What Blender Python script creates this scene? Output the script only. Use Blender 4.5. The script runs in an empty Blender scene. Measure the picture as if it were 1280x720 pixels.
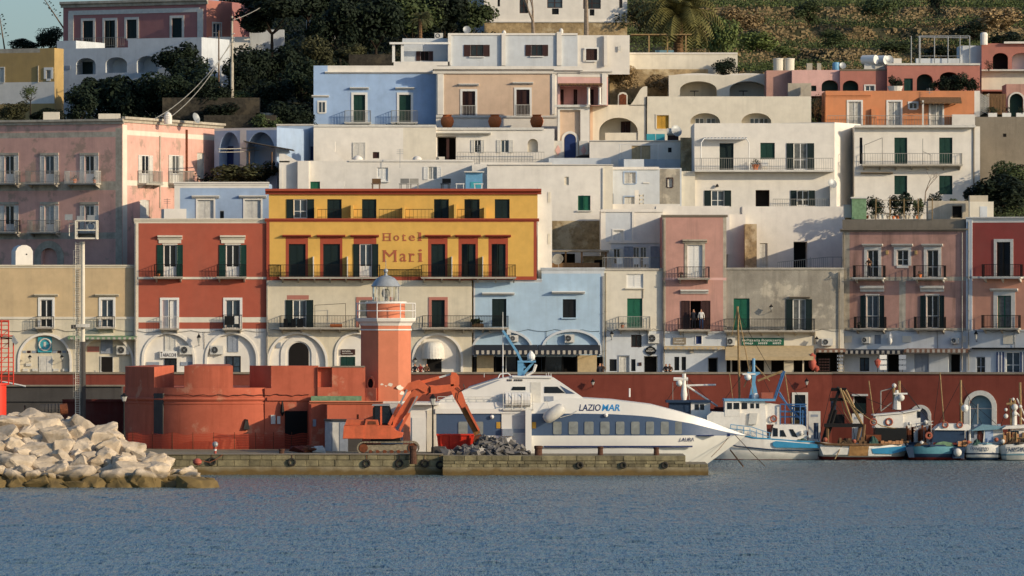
import bpy, bmesh, math, random
import numpy as np
from mathutils import Vector, Matrix, noise as mnoise
R = math.radians
sin, cos, pi = math.sin, math.cos, math.pi
SC = bpy.context.scene
COL = SC.collection
rng = random.Random(7)

# ------------------------------------------------------------------ camera, sky, sun, exposure
FP, CAMH, HOR = 7315.0, 12.0, 390.0            # focal length in photo pixels, eye height, horizon row
cd = bpy.data.cameras.new('camera'); cam = bpy.data.objects.new('camera', cd); COL.objects.link(cam)
cam.location = (0, 0, CAMH); cam.rotation_euler = (pi/2, 0, 0)
cd.sensor_width = 36; cd.lens = 36*FP/1280; cd.shift_y = (HOR-360)/1280
cd.clip_start = 1; cd.clip_end = 6000
SC.camera = cam
SUN_AZ, SUN_EL = R(60), R(18)                 # azimuth measured from the view's back towards the right
sdir = Vector((sin(SUN_AZ)*cos(SUN_EL), -cos(SUN_AZ)*cos(SUN_EL), sin(SUN_EL)))
sl = bpy.data.lights.new('sun', 'SUN'); sl.energy = 3.9; sl.angle = R(0.5); sl.color = (1, .85, .63)
so = bpy.data.objects.new('sun', sl); COL.objects.link(so)
so.rotation_euler = sdir.to_track_quat('Z', 'Y').to_euler()
W = bpy.data.worlds.new('World'); SC.world = W; W.use_nodes = True
nt = W.node_tree; bg = nt.nodes['Background']
sk = nt.nodes.new('ShaderNodeTexSky'); sk.sky_type = 'NISHITA'; sk.sun_disc = False
sk.sun_elevation = SUN_EL; sk.sun_rotation = math.atan2(sdir.x, sdir.y)
sk.air_density = 1.0; sk.dust_density = 1.5; sk.ozone_density = 4.6
nt.links.new(sk.outputs[0], bg.inputs[0]); bg.inputs[1].default_value = 0.15
SC.view_settings.view_transform = 'Standard'; SC.view_settings.look = 'None'
SC.view_settings.exposure = 0.0; SC.view_settings.gamma = 1
SC.render.engine = 'CYCLES'
SC.cycles.max_bounces = 5; SC.cycles.diffuse_bounces = 3; SC.cycles.glossy_bounces = 2

def at(px, py, D):                             # photo pixel -> point at depth D
    return Vector(((px-640)*D/FP, D, CAMH+(HOR-py)*D/FP))
_DB = [(466,497),(335,512),(276,518),(237,526),(200,535),(157,548),(120,560),(90,575),(60,592),(27,612),(0,630),(-80,690)]
def DB(py):                                    # depth of the hill's ground seen at a row
    if py >= _DB[0][0]: return _DB[0][1]
    for (a, da), (b, db) in zip(_DB, _DB[1:]):
        if py >= b: return da+(db-da)*(a-py)/(a-b)
    return _DB[-1][1]

# ------------------------------------------------------------------ materials
def lin(c):
    if isinstance(c, str):
        c = [int(c[i:i+2], 16)/255 for i in (0, 2, 4)]
    return tuple((x/12.92 if x <= .04045 else ((x+.055)/1.055)**2.4) for x in c)
MATS = {}
def mat(name, col, rough=.8, metal=0, var=.12, scale=3, dirt=0, streak=0, patch=0, patchcol='8f8577', bump=.15, bscale=12, spec=.3, objrand=0, dirtcol='3a342c', stretch=(1,1,1)):
    if name in MATS: return MATS[name]
    m = bpy.data.materials.new(name); m.use_nodes = True; MATS[name] = m
    t = m.node_tree; N, L = t.nodes, t.links; b = N['Principled BSDF']
    c = lin(col)
    b.inputs['Roughness'].default_value = rough; b.inputs['Metallic'].default_value = metal
    b.inputs['Specular IOR Level'].default_value = spec
    g = N.new('ShaderNodeNewGeometry')
    mp = N.new('ShaderNodeMapping'); mp.inputs['Scale'].default_value = stretch; L.new(g.outputs['Position'], mp.inputs[0])
    def nz(sc, vec=None, det=4, rgh=.6):
        n = N.new('ShaderNodeTexNoise'); n.inputs['Scale'].default_value = sc; n.inputs['Detail'].default_value = det
        n.inputs['Roughness'].default_value = rgh; L.new(vec or mp.outputs[0], n.inputs['Vector']); return n.outputs['Fac']
    def rmp(f, a, b_):
        r = N.new('ShaderNodeMapRange'); r.inputs[1].default_value = a; r.inputs[2].default_value = b_; L.new(f, r.inputs[0]); return r.outputs[0]
    def mix(f, a, b_, blend='MIX'):
        x = N.new('ShaderNodeMix'); x.data_type = 'RGBA'; x.blend_type = blend
        for i, v in ((0, f), (6, a), (7, b_)):
            if hasattr(v, 'links'): L.new(v, x.inputs[i])
            else: x.inputs[i].default_value = v if i == 0 else (*v, 1)
        return x.outputs[2]
    out = mix(rmp(nz(scale), .3, .7), tuple(x*(1-var) for x in c), tuple(min(1, x*(1+var)) for x in c))
    if objrand:
        oi = N.new('ShaderNodeObjectInfo')
        h = N.new('ShaderNodeMapRange'); h.inputs[3].default_value = 1-objrand; h.inputs[4].default_value = 1+objrand*.6
        L.new(oi.outputs['Random'], h.inputs[0])
        x = N.new('ShaderNodeVectorMath'); x.operation = 'SCALE'; L.new(out, x.inputs[0]); L.new(h.outputs[0], x.inputs['Scale']); out = x.outputs[0]
    def scl(f, k):
        q = N.new('ShaderNodeMath'); q.operation = 'MULTIPLY'; L.new(f, q.inputs[0]); q.inputs[1].default_value = k; return q.outputs[0]
    if patch:
        out = mix(scl(rmp(nz(.55, det=6, rgh=.65), .62-patch*.25, .68-patch*.2), .85), out, lin(patchcol))
    if dirt:
        out = mix(scl(rmp(nz(.35, det=6, rgh=.7), .45, .75), dirt), out, lin(dirtcol))
    if streak:
        m2 = N.new('ShaderNodeMapping'); m2.inputs['Scale'].default_value = (1.6, 1.6, .12); L.new(g.outputs['Position'], m2.inputs[0])
        out = mix(scl(rmp(nz(1.0, m2.outputs[0], 5, .65), .5, .78), streak), out, lin(dirtcol))
    L.new(out, b.inputs['Base Color'])
    if bump:
        bn = N.new('ShaderNodeBump'); bn.inputs['Strength'].default_value = bump; bn.inputs['Distance'].default_value = .03
        L.new(nz(bscale, det=5), bn.inputs['Height']); L.new(bn.outputs[0], b.inputs['Normal'])
    return m
def P(name, col, dirt=.18, streak=.2, **k):      # painted plaster
    return mat(name, col, rough=.9, var=.07, scale=1.2, dirt=dirt, streak=streak, spec=.15, dirtcol=k.pop('dirtcol', '6b6255'), **k)
M = dict(
 white=P('white_limewash','dfd7c9',dirt=.06,streak=.1), whiteb=P('bluish_limewash','c6c9c9',dirt=.14,streak=.2), cream=P('cream_plaster','d9cfba',dirt=.1,streak=.15), old=P('weathered_plaster','b9ad98',dirt=.45,streak=.5,bump=.4),
 beige=P('beige_plaster','c6ac84'), ivory=P('ivory_plaster','d2c6ac'), red=P('red_plaster','a85844',dirt=.1,streak=.12), yellow=P('yellow_plaster','d6a957',dirt=.07,streak=.08),
 trimred=P('red_trim','a04c38',dirt=.05,streak=.05), blue=P('pale_blue_plaster','a9bfce',dirt=.12,streak=.15), sky=P('sky_blue_plaster','9fb6d2',dirt=.12,streak=.15),
 pblue=P('dusty_blue_plaster','9aacc2'), pink=P('pink_plaster','bd8f80',dirt=.3,streak=.45,dirtcol='6d5a52'), palazzo=P('old_pink_plaster','d8a795',dirt=.3,streak=.3,dirtcol='8a6f69',patch=.25,patchcol='a98f7c'),
 stain=P('stained_pink_plaster','bb9080',dirt=.45,streak=.6,dirtcol='4d4138'), crimson=P('crimson_plaster','9c4a42'), peach=P('peach_plaster','cc9278'),
 tan=P('tan_plaster','cfb398',dirt=.1,streak=.15), orange=P('orange_plaster','c9855c',dirt=.15,streak=.2), salmon=P('salmon_plaster','b07364',dirt=.2,streak=.25), lpink=P('light_pink_plaster','d9aca0'),
 rose=P('rose_plaster','a5716c',dirt=.15), ochre=P('ochre_plaster','b0935f',dirt=.25,streak=.3), grey=P('grey_render','a29a8a',dirt=.6,streak=.45,bump=.6,patch=.35,patchcol='c9bda6',dirtcol='5d554a'),
 conc=P('old_concrete','8a7f6e',dirt=.6,streak=.6,bump=.5), stone=mat('pale_stone','b5aa96',var=.2,scale=2,dirt=.4,streak=.4,bump=.4), rough=mat('rough_masonry','a58d66',var=.35,scale=2.5,dirt=.5,bump=1,bscale=4,patch=.4,patchcol='cbb792'),
 quay=P('dark_red_quay_paint','7a3e32',dirt=.4,streak=.4,dirtcol='4a2018'), fort=P('orange_red_fort_paint','be654b',dirt=.3,streak=.4,patch=.12,patchcol='c98a6c',dirtcol='7c3522'), tower=P('salmon_tower_paint','c87a5b',dirt=.1,streak=.12,dirtcol='9a5a44'), maroon=P('maroon_wall_paint','5e2c26',dirt=.3), gwall=P('dark_grey_wall','4e4a46',dirt=.4,streak=.4,dirtcol='2b2826'),
 green=mat('dark_green_paint','12352a',rough=.55,var=.2), dgreen=mat('blackish_green_paint','10201c',rough=.55), brown=mat('brown_paint','3a221c',rough=.6), sgreen=mat('mid_green_paint','1c5a42',rough=.55), wht=mat('white_paint','dedad0',rough=.5,var=.04), oldwht=mat('aged_white_paint','c9c4b8',rough=.6), navy=mat('navy_paint','1d2f5c',rough=.5), yel=mat('ochre_shutter_paint','b58a32',rough=.6), greyp=mat('grey_paint','8c929a',rough=.6), blk=mat('black_paint','14130f',rough=.5), bluep=mat('bright_blue_paint','6596b4',rough=.4), teal=mat('teal_paint','3f9aa3',rough=.5,dirt=.2), tealg=mat('glaucous_paint','6f8f98',rough=.6),
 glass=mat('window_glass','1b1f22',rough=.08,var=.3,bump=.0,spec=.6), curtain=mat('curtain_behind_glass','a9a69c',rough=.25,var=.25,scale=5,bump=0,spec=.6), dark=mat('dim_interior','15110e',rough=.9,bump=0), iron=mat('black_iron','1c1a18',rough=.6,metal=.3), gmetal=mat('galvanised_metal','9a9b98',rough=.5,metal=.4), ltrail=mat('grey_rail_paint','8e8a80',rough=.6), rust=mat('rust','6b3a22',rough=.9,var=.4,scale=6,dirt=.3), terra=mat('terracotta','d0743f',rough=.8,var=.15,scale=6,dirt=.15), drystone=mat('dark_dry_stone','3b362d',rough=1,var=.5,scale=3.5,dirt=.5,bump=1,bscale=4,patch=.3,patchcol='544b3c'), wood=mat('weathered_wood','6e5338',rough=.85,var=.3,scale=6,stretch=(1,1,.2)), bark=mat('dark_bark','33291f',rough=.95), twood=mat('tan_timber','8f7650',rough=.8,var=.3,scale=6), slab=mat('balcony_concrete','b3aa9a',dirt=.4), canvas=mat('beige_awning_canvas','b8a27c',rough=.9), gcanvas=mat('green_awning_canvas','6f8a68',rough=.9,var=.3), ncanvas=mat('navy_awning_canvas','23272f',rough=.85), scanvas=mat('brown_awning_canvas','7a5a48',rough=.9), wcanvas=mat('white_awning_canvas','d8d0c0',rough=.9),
)
# ------------------------------------------------------------------ mesh builder
class MB:
    def __init__(s): s.v, s.f, s.m = [], [], []
    def poly(s, pts, m=0):
        n = len(s.v); s.v += [tuple(p) for p in pts]; s.f.append(tuple(range(n, n+len(pts)))); s.m.append(m)
    def box(s, x0, x1, y0, y1, z0, z1, m=0):
        n = len(s.v)
        s.v += [(x0,y0,z0),(x1,y0,z0),(x1,y1,z0),(x0,y1,z0),(x0,y0,z1),(x1,y0,z1),(x1,y1,z1),(x0,y1,z1)]
        for q in ((0,3,2,1),(4,5,6,7),(0,1,5,4),(1,2,6,5),(2,3,7,6),(3,0,4,7)):
            s.f.append(tuple(n+i for i in q)); s.m.append(m)
        return s
    def rings(s, rs, m=0, cap=True, close=True):          # list of equal rings of points
        n0 = len(s.v); k = len(rs[0])
        for r in rs: s.v += [tuple(p) for p in r]
        for i in range(len(rs)-1):
            for j in range(k if close else k-1):
                a = n0+i*k+j; b = n0+i*k+(j+1) % k
                s.f.append((a, b, b+k, a+k)); s.m.append(m)
        if cap:
            s.f.append(tuple(n0+j for j in reversed(range(k)))); s.m.append(m)
            s.f.append(tuple(n0+(len(rs)-1)*k+j for j in range(k))); s.m.append(m)
        return s
    def prism(s, pts, y0, y1, m=0):                       # outline in x,z
        return s.rings([[(x, y0, z) for x, z in pts], [(x, y1, z) for x, z in pts]], m)
    def hprism(s, pts, z0, z1, m=0):                      # outline in x,y
        return s.rings([[(x, y, z0) for x, y in pts], [(x, y, z1) for x, y in pts]], m)
    def tube(s, p, q, r, r2=None, n=6, m=0):
        p, q = Vector(p), Vector(q); d = q-p
        if d.length < 1e-6: return s
        u = d.orthogonal().normalized(); w = d.normalized().cross(u); r2 = r if r2 is None else r2
        return s.rings([[p+(u*cos(2*pi*i/n)+w*sin(2*pi*i/n))*r for i in range(n)], [q+(u*cos(2*pi*i/n)+w*sin(2*pi*i/n))*r2 for i in range(n)]], m)
    def path(s, pts, r, n=5, m=0):
        for a, b in zip(pts, pts[1:]): s.tube(a, b, r, n=n, m=m)
        return s
    def bar(s, p, q, w, h, m=0):                          # rectangular bar p->q, w across y, h across
        p, q = Vector(p), Vector(q); d = (q-p).normalized(); a = Vector((0, 1, 0))
        if abs(d.y) > .9: a = Vector((1, 0, 0))
        u = d.cross(a).normalized(); a = u.cross(d).normalized()
        f = lambda c: [c+u*h/2+a*w/2, c-u*h/2+a*w/2, c-u*h/2-a*w/2, c+u*h/2-a*w/2]
        return s.rings([f(p), f(q)], m)
    def lathe(s, prof, c=(0,0,0), n=16, m=0, sq=(1,1)):
        return s.rings([[(c[0]+r*cos(2*pi*i/n)*sq[0], c[1]+r*sin(2*pi*i/n)*sq[1], c[2]+z) for i in range(n)] for r, z in prof], m)
    def ball(s, c, r, n=10, m=0, sz=1):
        k = max(4, n//2)
        return s.lathe([(max(.001, r*sin(pi*i/k)), -r*sz*cos(pi*i/k)) for i in range(k+1)], c, n, m)
    def torus(s, c, Rr, r, axis='y', n=14, k=6, m=0):
        rs = []
        for i in range(n+1):
            a = 2*pi*i/n; ring = []
            for j in range(k):
                b = 2*pi*j/k; x = (Rr+r*cos(b))*cos(a); y = (Rr+r*cos(b))*sin(a); z = r*sin(b)
                p = {'y': (x, z, y), 'x': (z, x, y), 'z': (x, y, z)}[axis]
                ring.append((c[0]+p[0], c[1]+p[1], c[2]+p[2]))
            rs.append(ring)
        return s.rings(rs, m, cap=False)
    def xf(s, mx, n0=0):
        s.v[n0:] = [tuple(mx @ Vector(p)) for p in s.v[n0:]]; return s
    def mesh(s, name, mats, smooth=False):
        me = bpy.data.meshes.new(name); me.from_pydata(s.v, [], s.f)
        for m in (mats if isinstance(mats, (list, tuple)) else [mats]): me.materials.append(M[m] if isinstance(m, str) else m)
        if any(s.m): me.polygons.foreach_set('material_index', s.m)
        if smooth:
            me.polygons.foreach_set('use_smooth', [True]*len(s.f))
            me.set_sharp_from_angle(angle=R(40))
        me.update(); return me
    def weld(s):                                           # join coincident corners so that curved skins shade smoothly
        d = {}; ix = []; nv = []
        for p in s.v:
            k = tuple(round(c, 4) for c in p)
            if k not in d: d[k] = len(nv); nv.append(p)
            ix.append(d[k])
        s.v = nv; fs = [(tuple(dict.fromkeys(ix[i] for i in f)), m) for f, m in zip(s.f, s.m)]; fs = [q for q in fs if len(q[0]) > 2]; s.f = [q[0] for q in fs]; s.m = [q[1] for q in fs]; return s
    def build(s, name, mats, parent=None, loc=(0,0,0), rz=0, smooth=False):
        o = bpy.data.objects.new(name, s.mesh(name, mats, smooth)); COL.objects.link(o)
        o.parent = parent; o.location = loc; o.rotation_euler.z = rz
        return o
def inst(name, me, parent=None, loc=(0,0,0), rz=0, sc=None):
    o = bpy.data.objects.new(name, me); COL.objects.link(o); o.parent = parent; o.location = loc; o.rotation_euler.z = rz
    if sc is not None: o.scale = sc if hasattr(sc, '__len__') else (sc,)*3
    return o
def tag(o, label=None, cat=None, group=None, kind=None):
    if label: o['label'] = label
    if cat: o['category'] = cat
    if group: o['group'] = group
    if kind: o['kind'] = kind
    return o
def thing(name, label, cat, loc=(0,0,0), rz=0, group=None):
    o = bpy.data.objects.new(name, None); COL.objects.link(o); o.empty_display_size = .3
    o.location = loc; o.rotation_euler.z = rz
    return tag(o, label, cat, group, 'thing' if cat else None)
def copy_tree(o, parent=None):
    c = o.copy(); COL.objects.link(c)
    if parent: c.parent = parent
    for ch in [x for x in bpy.data.objects if x.parent == o]: copy_tree(ch, c)
    return c
CACHE = {}
def cached(key, fn):
    if key not in CACHE: CACHE[key] = fn()
    return CACHE[key]
def text_mesh(body, w, h, m, shear=0, bold=0, depth=.02, spacing=1, serif=False):   # lettering fitted to w x h, standing in x,z, facing -y
    cu = bpy.data.curves.new('lettering', 'FONT'); cu.body = body; cu.shear = shear; cu.offset = bold; cu.extrude = .02; cu.space_character = spacing
    cu.resolution_u = 4
    o = bpy.data.objects.new('lettering', cu); COL.objects.link(o); bpy.context.view_layer.update()
    me = bpy.data.meshes.new_from_object(o.evaluated_get(bpy.context.evaluated_depsgraph_get()))
    bpy.data.objects.remove(o); bpy.data.curves.remove(cu)
    co = np.empty(len(me.vertices)*3); me.vertices.foreach_get('co', co); co = co.reshape(-1, 3)
    mn, mx = co.min(0), co.max(0)
    out = np.empty_like(co)
    out[:,0] = (co[:,0]-mn[0])/(mx[0]-mn[0])*w; out[:,2] = (co[:,1]-mn[1])/(mx[1]-mn[1])*h; out[:,1] = -(co[:,2]-mn[2])/(mx[2]-mn[2])*depth
    me.vertices.foreach_set('co', out.ravel()); me.materials.clear(); me.materials.append(M[m]); me.update()
    return me
# ------------------------------------------------------------------ ground, promenade, sea
def lerp_tab(tab, x):
    if x <= tab[0][0]: return tab[0][1]
    for (a, va), (b, vb) in zip(tab, tab[1:]):
        if x <= b: return va+(vb-va)*(x-a)/(b-a)
    return tab[-1][1]
TERR = [(480,-3),(486,-3),(488,5.0),(500,5.6),(506,12)]+[(d, CAMH+(HOR-p)*d/FP-1.2) for p, d in _DB[1:]]+[(800,66),(1100,75)]
def ground(x, y):
    h = lerp_tab(TERR, y)
    px = 640+x*FP/y
    if px < 420:                                                   # the hill sinks to the left, where the sky shows
        k = min(1, max(0, (420-px)/330)); h = min(h, h*(1-k)+k*min(h, 36.5))
    if px < 300 and y < 530: h = min(h, 13.5)                       # yards behind the beige house
    if px < 300 and y < 577: k = min(1, max(0, (300-px)/35)); h = h*(1-k)+k*min(h, CAMH+(HOR-150)*y/FP-1)
    if y > 520: h += .8*mnoise.noise((x*.09, y*.09, 3))+.3*mnoise.noise((x*.35, y*.35, 9))
    if px > 780 and y > 566:                                       # old farming terraces: steps of about 3 m
        s = 3.0; q = h/s; fr = q-math.floor(q); h2 = s*(math.floor(q)+min(1, fr*.25+max(0, fr-.82)*4.3)); k = min(1, (px-780)/90); h = h*(1-k)+h2*k
    return h
def hillside():
    xs = np.concatenate([[-900,-500,-250,-130,-90],np.arange(-70,71,1.0),[90,130,250,500,900]])
    ys = np.concatenate([[470],np.arange(484,512,2.0),np.arange(513,720,1.0),[760,820,950,1100]])
    X, Y = np.meshgrid(xs, ys); Z = np.array([[ground(x, y) for x in xs] for y in ys])
    nx, ny = len(xs), len(ys); V = np.stack([X, Y, Z], -1).reshape(-1, 3)
    i = np.arange(ny-1)[:,None]*nx+np.arange(nx-1)[None]; Fc = np.stack([i, i+1, i+nx+1, i+nx], -1).reshape(-1, 4)
    me = bpy.data.meshes.new('hillside'); me.from_pydata(V.tolist(), [], Fc.tolist())
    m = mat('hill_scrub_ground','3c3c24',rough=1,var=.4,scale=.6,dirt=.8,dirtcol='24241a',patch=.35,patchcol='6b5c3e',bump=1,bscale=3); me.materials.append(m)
    o = bpy.data.objects.new('hillside', me); COL.objects.link(o); tag(o, kind='structure')
hillside()
b = MB(); b.box(-140, 140, 487.6, 520, 4, 6.0); tag(b.build('promenade', 'conc'), kind='structure')

def sea():
    xs = np.concatenate([[-3000,-1200,-500,-200,-100],np.arange(-54,54.1,.27),[100,200,500,1200,3000]])
    ys = np.concatenate([[-200,0,120,200,240],np.arange(258,330,.3),np.arange(330,492,.55)])
    X, Y = np.meshgrid(xs, ys); Z = np.zeros_like(X); r = np.random.RandomState(3)
    for k in range(40):
        wl = .6*1.03**k; a = R(r.normal(95, 30)); kx, ky = cos(a)*2*pi/wl, sin(a)*2*pi/wl
        Z += .0105*wl**.5*np.sin(kx*X+ky*Y+r.uniform(0, 6.28)+1.1*np.sin(X*.11*r.uniform(.5,1.5)+Y*.05+r.uniform(0,6)))*.5
    fade = np.clip((np.abs(X) < 60)*(Y > 250), 0, 1); Z *= fade
    Z = np.where(Y > 400, Z*.75, Z)
    nx, ny = len(xs), len(ys); V = np.stack([X, Y, Z], -1).reshape(-1, 3)
    i = np.arange(ny-1)[:,None]*nx+np.arange(nx-1)[None]; Fc = np.stack([i, i+1, i+nx+1, i+nx], -1).reshape(-1, 4)
    me = bpy.data.meshes.new('sea'); me.from_pydata(V.tolist(), [], Fc.tolist()); me.polygons.foreach_set('use_smooth', [True]*len(Fc))
    m = bpy.data.materials.new('sea_water'); m.use_nodes = True; t = m.node_tree; B = t.nodes['Principled BSDF']
    B.inputs['Base Color'].default_value = (*lin('64787c'), 1); B.inputs['Specular IOR Level'].default_value = .5; B.inputs['Roughness'].default_value = .26; B.inputs['IOR'].default_value = 1.33
    g = t.nodes.new('ShaderNodeNewGeometry'); mp = t.nodes.new('ShaderNodeMapping'); mp.inputs['Scale'].default_value = (1, .14, 1); t.links.new(g.outputs['Position'], mp.inputs[0])
    n = t.nodes.new('ShaderNodeTexNoise'); n.inputs['Scale'].default_value = 2.7; n.inputs['Detail'].default_value = 4; n.inputs['Roughness'].default_value = .6; t.links.new(mp.outputs[0], n.inputs['Vector'])
    bn = t.nodes.new('ShaderNodeBump'); bn.inputs['Strength'].default_value = 1; bn.inputs['Distance'].default_value = 1.0
    t.links.new(n.outputs['Fac'], bn.inputs['Height']); t.links.new(bn.outputs[0], B.inputs['Normal'])
    me.materials.append(m); o = bpy.data.objects.new('sea', me); COL.objects.link(o); tag(o, kind='structure')
sea()

# ------------------------------------------------------------------ houses
r2 = random.Random(21); M['glassb'] = mat('curtained_window_glass', '5b5c58', rough=.15, var=.4, scale=3, bump=0, spec=.6); M['glassc'] = mat('sky_lit_window_glass', '33404a', rough=.06, var=.3, bump=0, spec=.8)  # glassc: bluish base colour painted in place of reflected sky
class House:
    ALL = []
    def __init__(s, name, label, px, pyb, D=None, az=0, cat='house', group=None, wall='white'):
        s.D = DB(pyb) if D is None else D; s.az = R(az); s.O = at(px, pyb, s.D); s.wallmat = wall
        s.root = thing(name, label, cat, s.O, s.az, group); s.holes = []; s.zones = []; s.ALL.append(s)
    def u(s, px, v=0):
        c, n = cos(s.az), sin(s.az); a = (px-640)/FP; ox, oy = s.O.x-n*v, s.O.y+c*v
        return (a*oy-ox)/(c-a*n)
    def z(s, py, px=None, v=0):
        y = s.O.y+(s.u(px, v)*sin(s.az) if px is not None else 0)+cos(s.az)*v
        return CAMH+(HOR-py)*y/FP-s.O.z
    def rc(s, x0, y0, x1, y1, v=0):
        cx = (x0+x1)/2
        return s.u(x0, v), s.z(y1, cx, v), s.u(x1, v), s.z(y0, cx, v)          # u0,z0,u1,z1
    def zone(s, x0, y0, x1, y1, m): s.zones.append((*s.rc(x0, y0, x1, y1), m)); return s
    def wall(s, x0, y0, x1, y1, depth=8, m=None, v=0, name='wall', top=None, side=None, below=0, holes=None):
        m = m or s.wallmat; u0, z0, u1, z1 = s.rc(x0, y0, x1, y1, v); z0 -= below
        mats = [m, 'dark', top or 'slab', side or m]; e = 1e-4
        hs = [h for h in s.holes if abs(h['v']-v) < 1e-3 and h['u0'] > u0-e and h['u1'] < u1+e and h['z0'] > z0-.02-e and h['z1'] < z1+e] if holes is None else holes
        zs = [q for q in s.zones if q[2] > u0+.01 and q[0] < u1-.01 and q[3] > z0+.01 and q[1] < z1-.01]
        def mi(name):
            if name not in mats: mats.append(name)
            return mats.index(name)
        cu = sorted({round(min(max(x, u0), u1), 4) for x in [u0, u1]+[h[k] for h in hs for k in ('u0','u1')]+[q[i] for q in zs for i in (0, 2)]})
        cz = sorted({round(min(max(x, z0), z1), 4) for x in [z0, z1]+[h[k] for h in hs for k in ('z0','z1')]+[q[i] for q in zs for i in (1, 3)]})
        b = MB()
        def zm(cx, cz_):
            for q in reversed(zs):
                if q[0] < cx < q[2] and q[1] < cz_ < q[3]: return mi(q[4])
            return 0
        for a, c in zip(cu, cu[1:]):
            for d, f in zip(cz, cz[1:]):
                mx, mz = (a+c)/2, (d+f)/2
                if c-a < 2e-4 or f-d < 2e-4 or any(h['u0'] < mx < h['u1'] and h['z0'] < mz < h['z1'] for h in hs): continue
                b.poly([(a,v,d),(c,v,d),(c,v,f),(a,v,f)], zm(mx, mz))
        for h in hs:
            a, c, d, f = h['u0'], h['u1'], h['z0'], h['z1']; w = v+h['d']; k = mi(h['rev']) if h.get('rev') else zm((a+c)/2, f+.02) if f+.02 < z1 else 0
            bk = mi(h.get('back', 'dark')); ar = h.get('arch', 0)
            b.poly([(a,v,d),(a,v,f-ar),(a,w,f-ar),(a,w,d)], k); b.poly([(c,v,d),(c,w,d),(c,w,f-ar),(c,v,f-ar)], k)
            b.poly([(a,v,d),(a,w,d),(c,w,d),(c,v,d)], k); b.poly([(a,w,d),(c,w,d),(c,w,f),(a,w,f)], bk)
            if not ar: b.poly([(a,v,f),(c,v,f),(c,w,f),(a,w,f)], k)
            else:
                n = 14; pts = [((a+c)/2-(c-a)/2*cos(pi*i/n), f-ar+ar*sin(pi*i/n)) for i in range(n+1)]
                for (p, q), (p2, q2) in zip(pts, pts[1:]):
                    b.poly([(p,v,q),(p2,v,q2),(p2,v,f),(p,v,f)], zm((p+p2)/2, f-.01)); b.poly([(p,v,q),(p2,v,q2),(p2,w,q2),(p,w,q)], k)
        w = v+depth
        b.poly([(u0,v,z0),(u0,v,z1),(u0,w,z1),(u0,w,z0)], 3); b.poly([(u1,v,z0),(u1,w,z0),(u1,w,z1),(u1,v,z1)], 3)
        b.poly([(u0,w,z0),(u0,w,z1),(u1,w,z1),(u1,w,z0)], 3); b.poly([(u0,v,z1),(u1,v,z1),(u1,w,z1),(u0,w,z1)], 2)
        return b.build(name, mats, s.root)
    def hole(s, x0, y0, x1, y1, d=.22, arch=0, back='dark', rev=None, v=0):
        u0, z0, u1, z1 = s.rc(x0, y0, x1, y1, v)
        s.holes.append(dict(u0=u0, u1=u1, z0=z0, z1=z1, d=d, arch=arch if arch != 'round' else (u1-u0)/2*.999, back=back, rev=rev, v=v)); return s
    def part(s, name, x0, y0, x1, y1, m, out=.06, thick=None, v=0, parent=None):       # a proud strip: cornice, pilaster, panel
        u0, z0, u1, z1 = s.rc(x0, y0, x1, y1, v)
        return MB().box(u0, u1, v-out, v-.002 if thick is None else v-out+thick, z0, z1).build(name, m, parent or s.root)
    def cornice(s, x0, y0, x1, y1, m, out=.3, v=0, name='cornice'):
        u0, z0, u1, z1 = s.rc(x0, y0, x1, y1, v); h = z1-z0
        return MB().rings([[(u,v-.002,z0),(u,v-out*.35,z0),(u,v-out*.45,z0+h*.4),(u,v-out*.9,z0+h*.55),(u,v-out,z0+h*.6),(u,v-out,z1),(u,v-.002,z1)] for u in (u0-out*.3, u1+out*.3)]).build(name, m, s.root)
    def arch(s, x0, y0, x1, y1, wpx, m, out=.1, v=0, name='arch_moulding', rise=None):   # y0 crown, y1 foot, outer sizes
        u0, z0, u1, z1 = s.rc(x0, y0, x1, y1, v); w = wpx*s.D/FP; n = 18; ru = (u1-u0)/2; rz = rise*s.D/FP if rise else min(ru, z1-z0); cx = (u0+u1)/2; zc = z1-rz
        o = [(cx-ru*cos(pi*i/n), zc+rz*sin(pi*i/n)) for i in range(n+1)]; q = [(cx-(ru-w)*cos(pi*i/n), zc+(rz-w)*sin(pi*i/n)) for i in range(n+1)]
        if zc-z0 > .05: o = [(u0, z0)]+o+[(u1, z0)]; q = [(u0+w, z0)]+q+[(u1-w, z0)]
        return MB().rings([[(a[0],v-.002,a[1]),(a[0],v-out,a[1]),(c[0],v-out,c[1]),(c[0],v-.002,c[1])] for a, c in zip(o, q)]).build(name, m, s.root)
    def win(s, x0, y0, x1, y1, st='C', col='green', sur=None, sw=.16, hood=None, sill=None, frame='oldwht', v=0, hole=True, arch=0, name=None, d=.22, rail=None, lab=None, panel=0, pane='glass'):
        u0, z0, u1, z1 = s.rc(x0, y0, x1, y1, v); w, h = u1-u0, z1-z0; pane = r2.choice(('glass','glass','glassb','glassc')) if pane == 'glass' else pane; name = name or ('window' if h < 2.2 else 'balcony_door')
        if hole: s.holes.append(dict(u0=u0, u1=u1, z0=z0, z1=z1, d=d, arch=arch if arch != 'round' else w/2*.999, v=v))
        y = v+(d-.10 if hole else -.04); loc = (u0, y, z0); k = (round(w, 2), round(h, 2), st, col, frame, panel, pane)
        def fr():
            b = MB(); t = min(.07, w*.08); b.box(0, t, -.03, .05, 0, h); b.box(w-t, w, -.03, .05, 0, h); b.box(t, w-t, -.03, .05, h-t, h)
            if h < 2.2 or st in 'GO': b.box(t, w-t, -.03, .05, 0, t)
            if st in 'GO':
                b.box(w/2-t*.6, w/2+t*.6, -.032, .048, t, h-t)
                if panel: b.box(t, w-t, -.02, .03, t, h*panel)
                elif h > 1.2: b.box(t, w-t, -.028, .045, h*.36, h*.36+.05)
            return b.mesh('window', col if st in 'CP' else frame)
        o = inst(name, cached(('fr',)+k, fr), s.root, loc)
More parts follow.
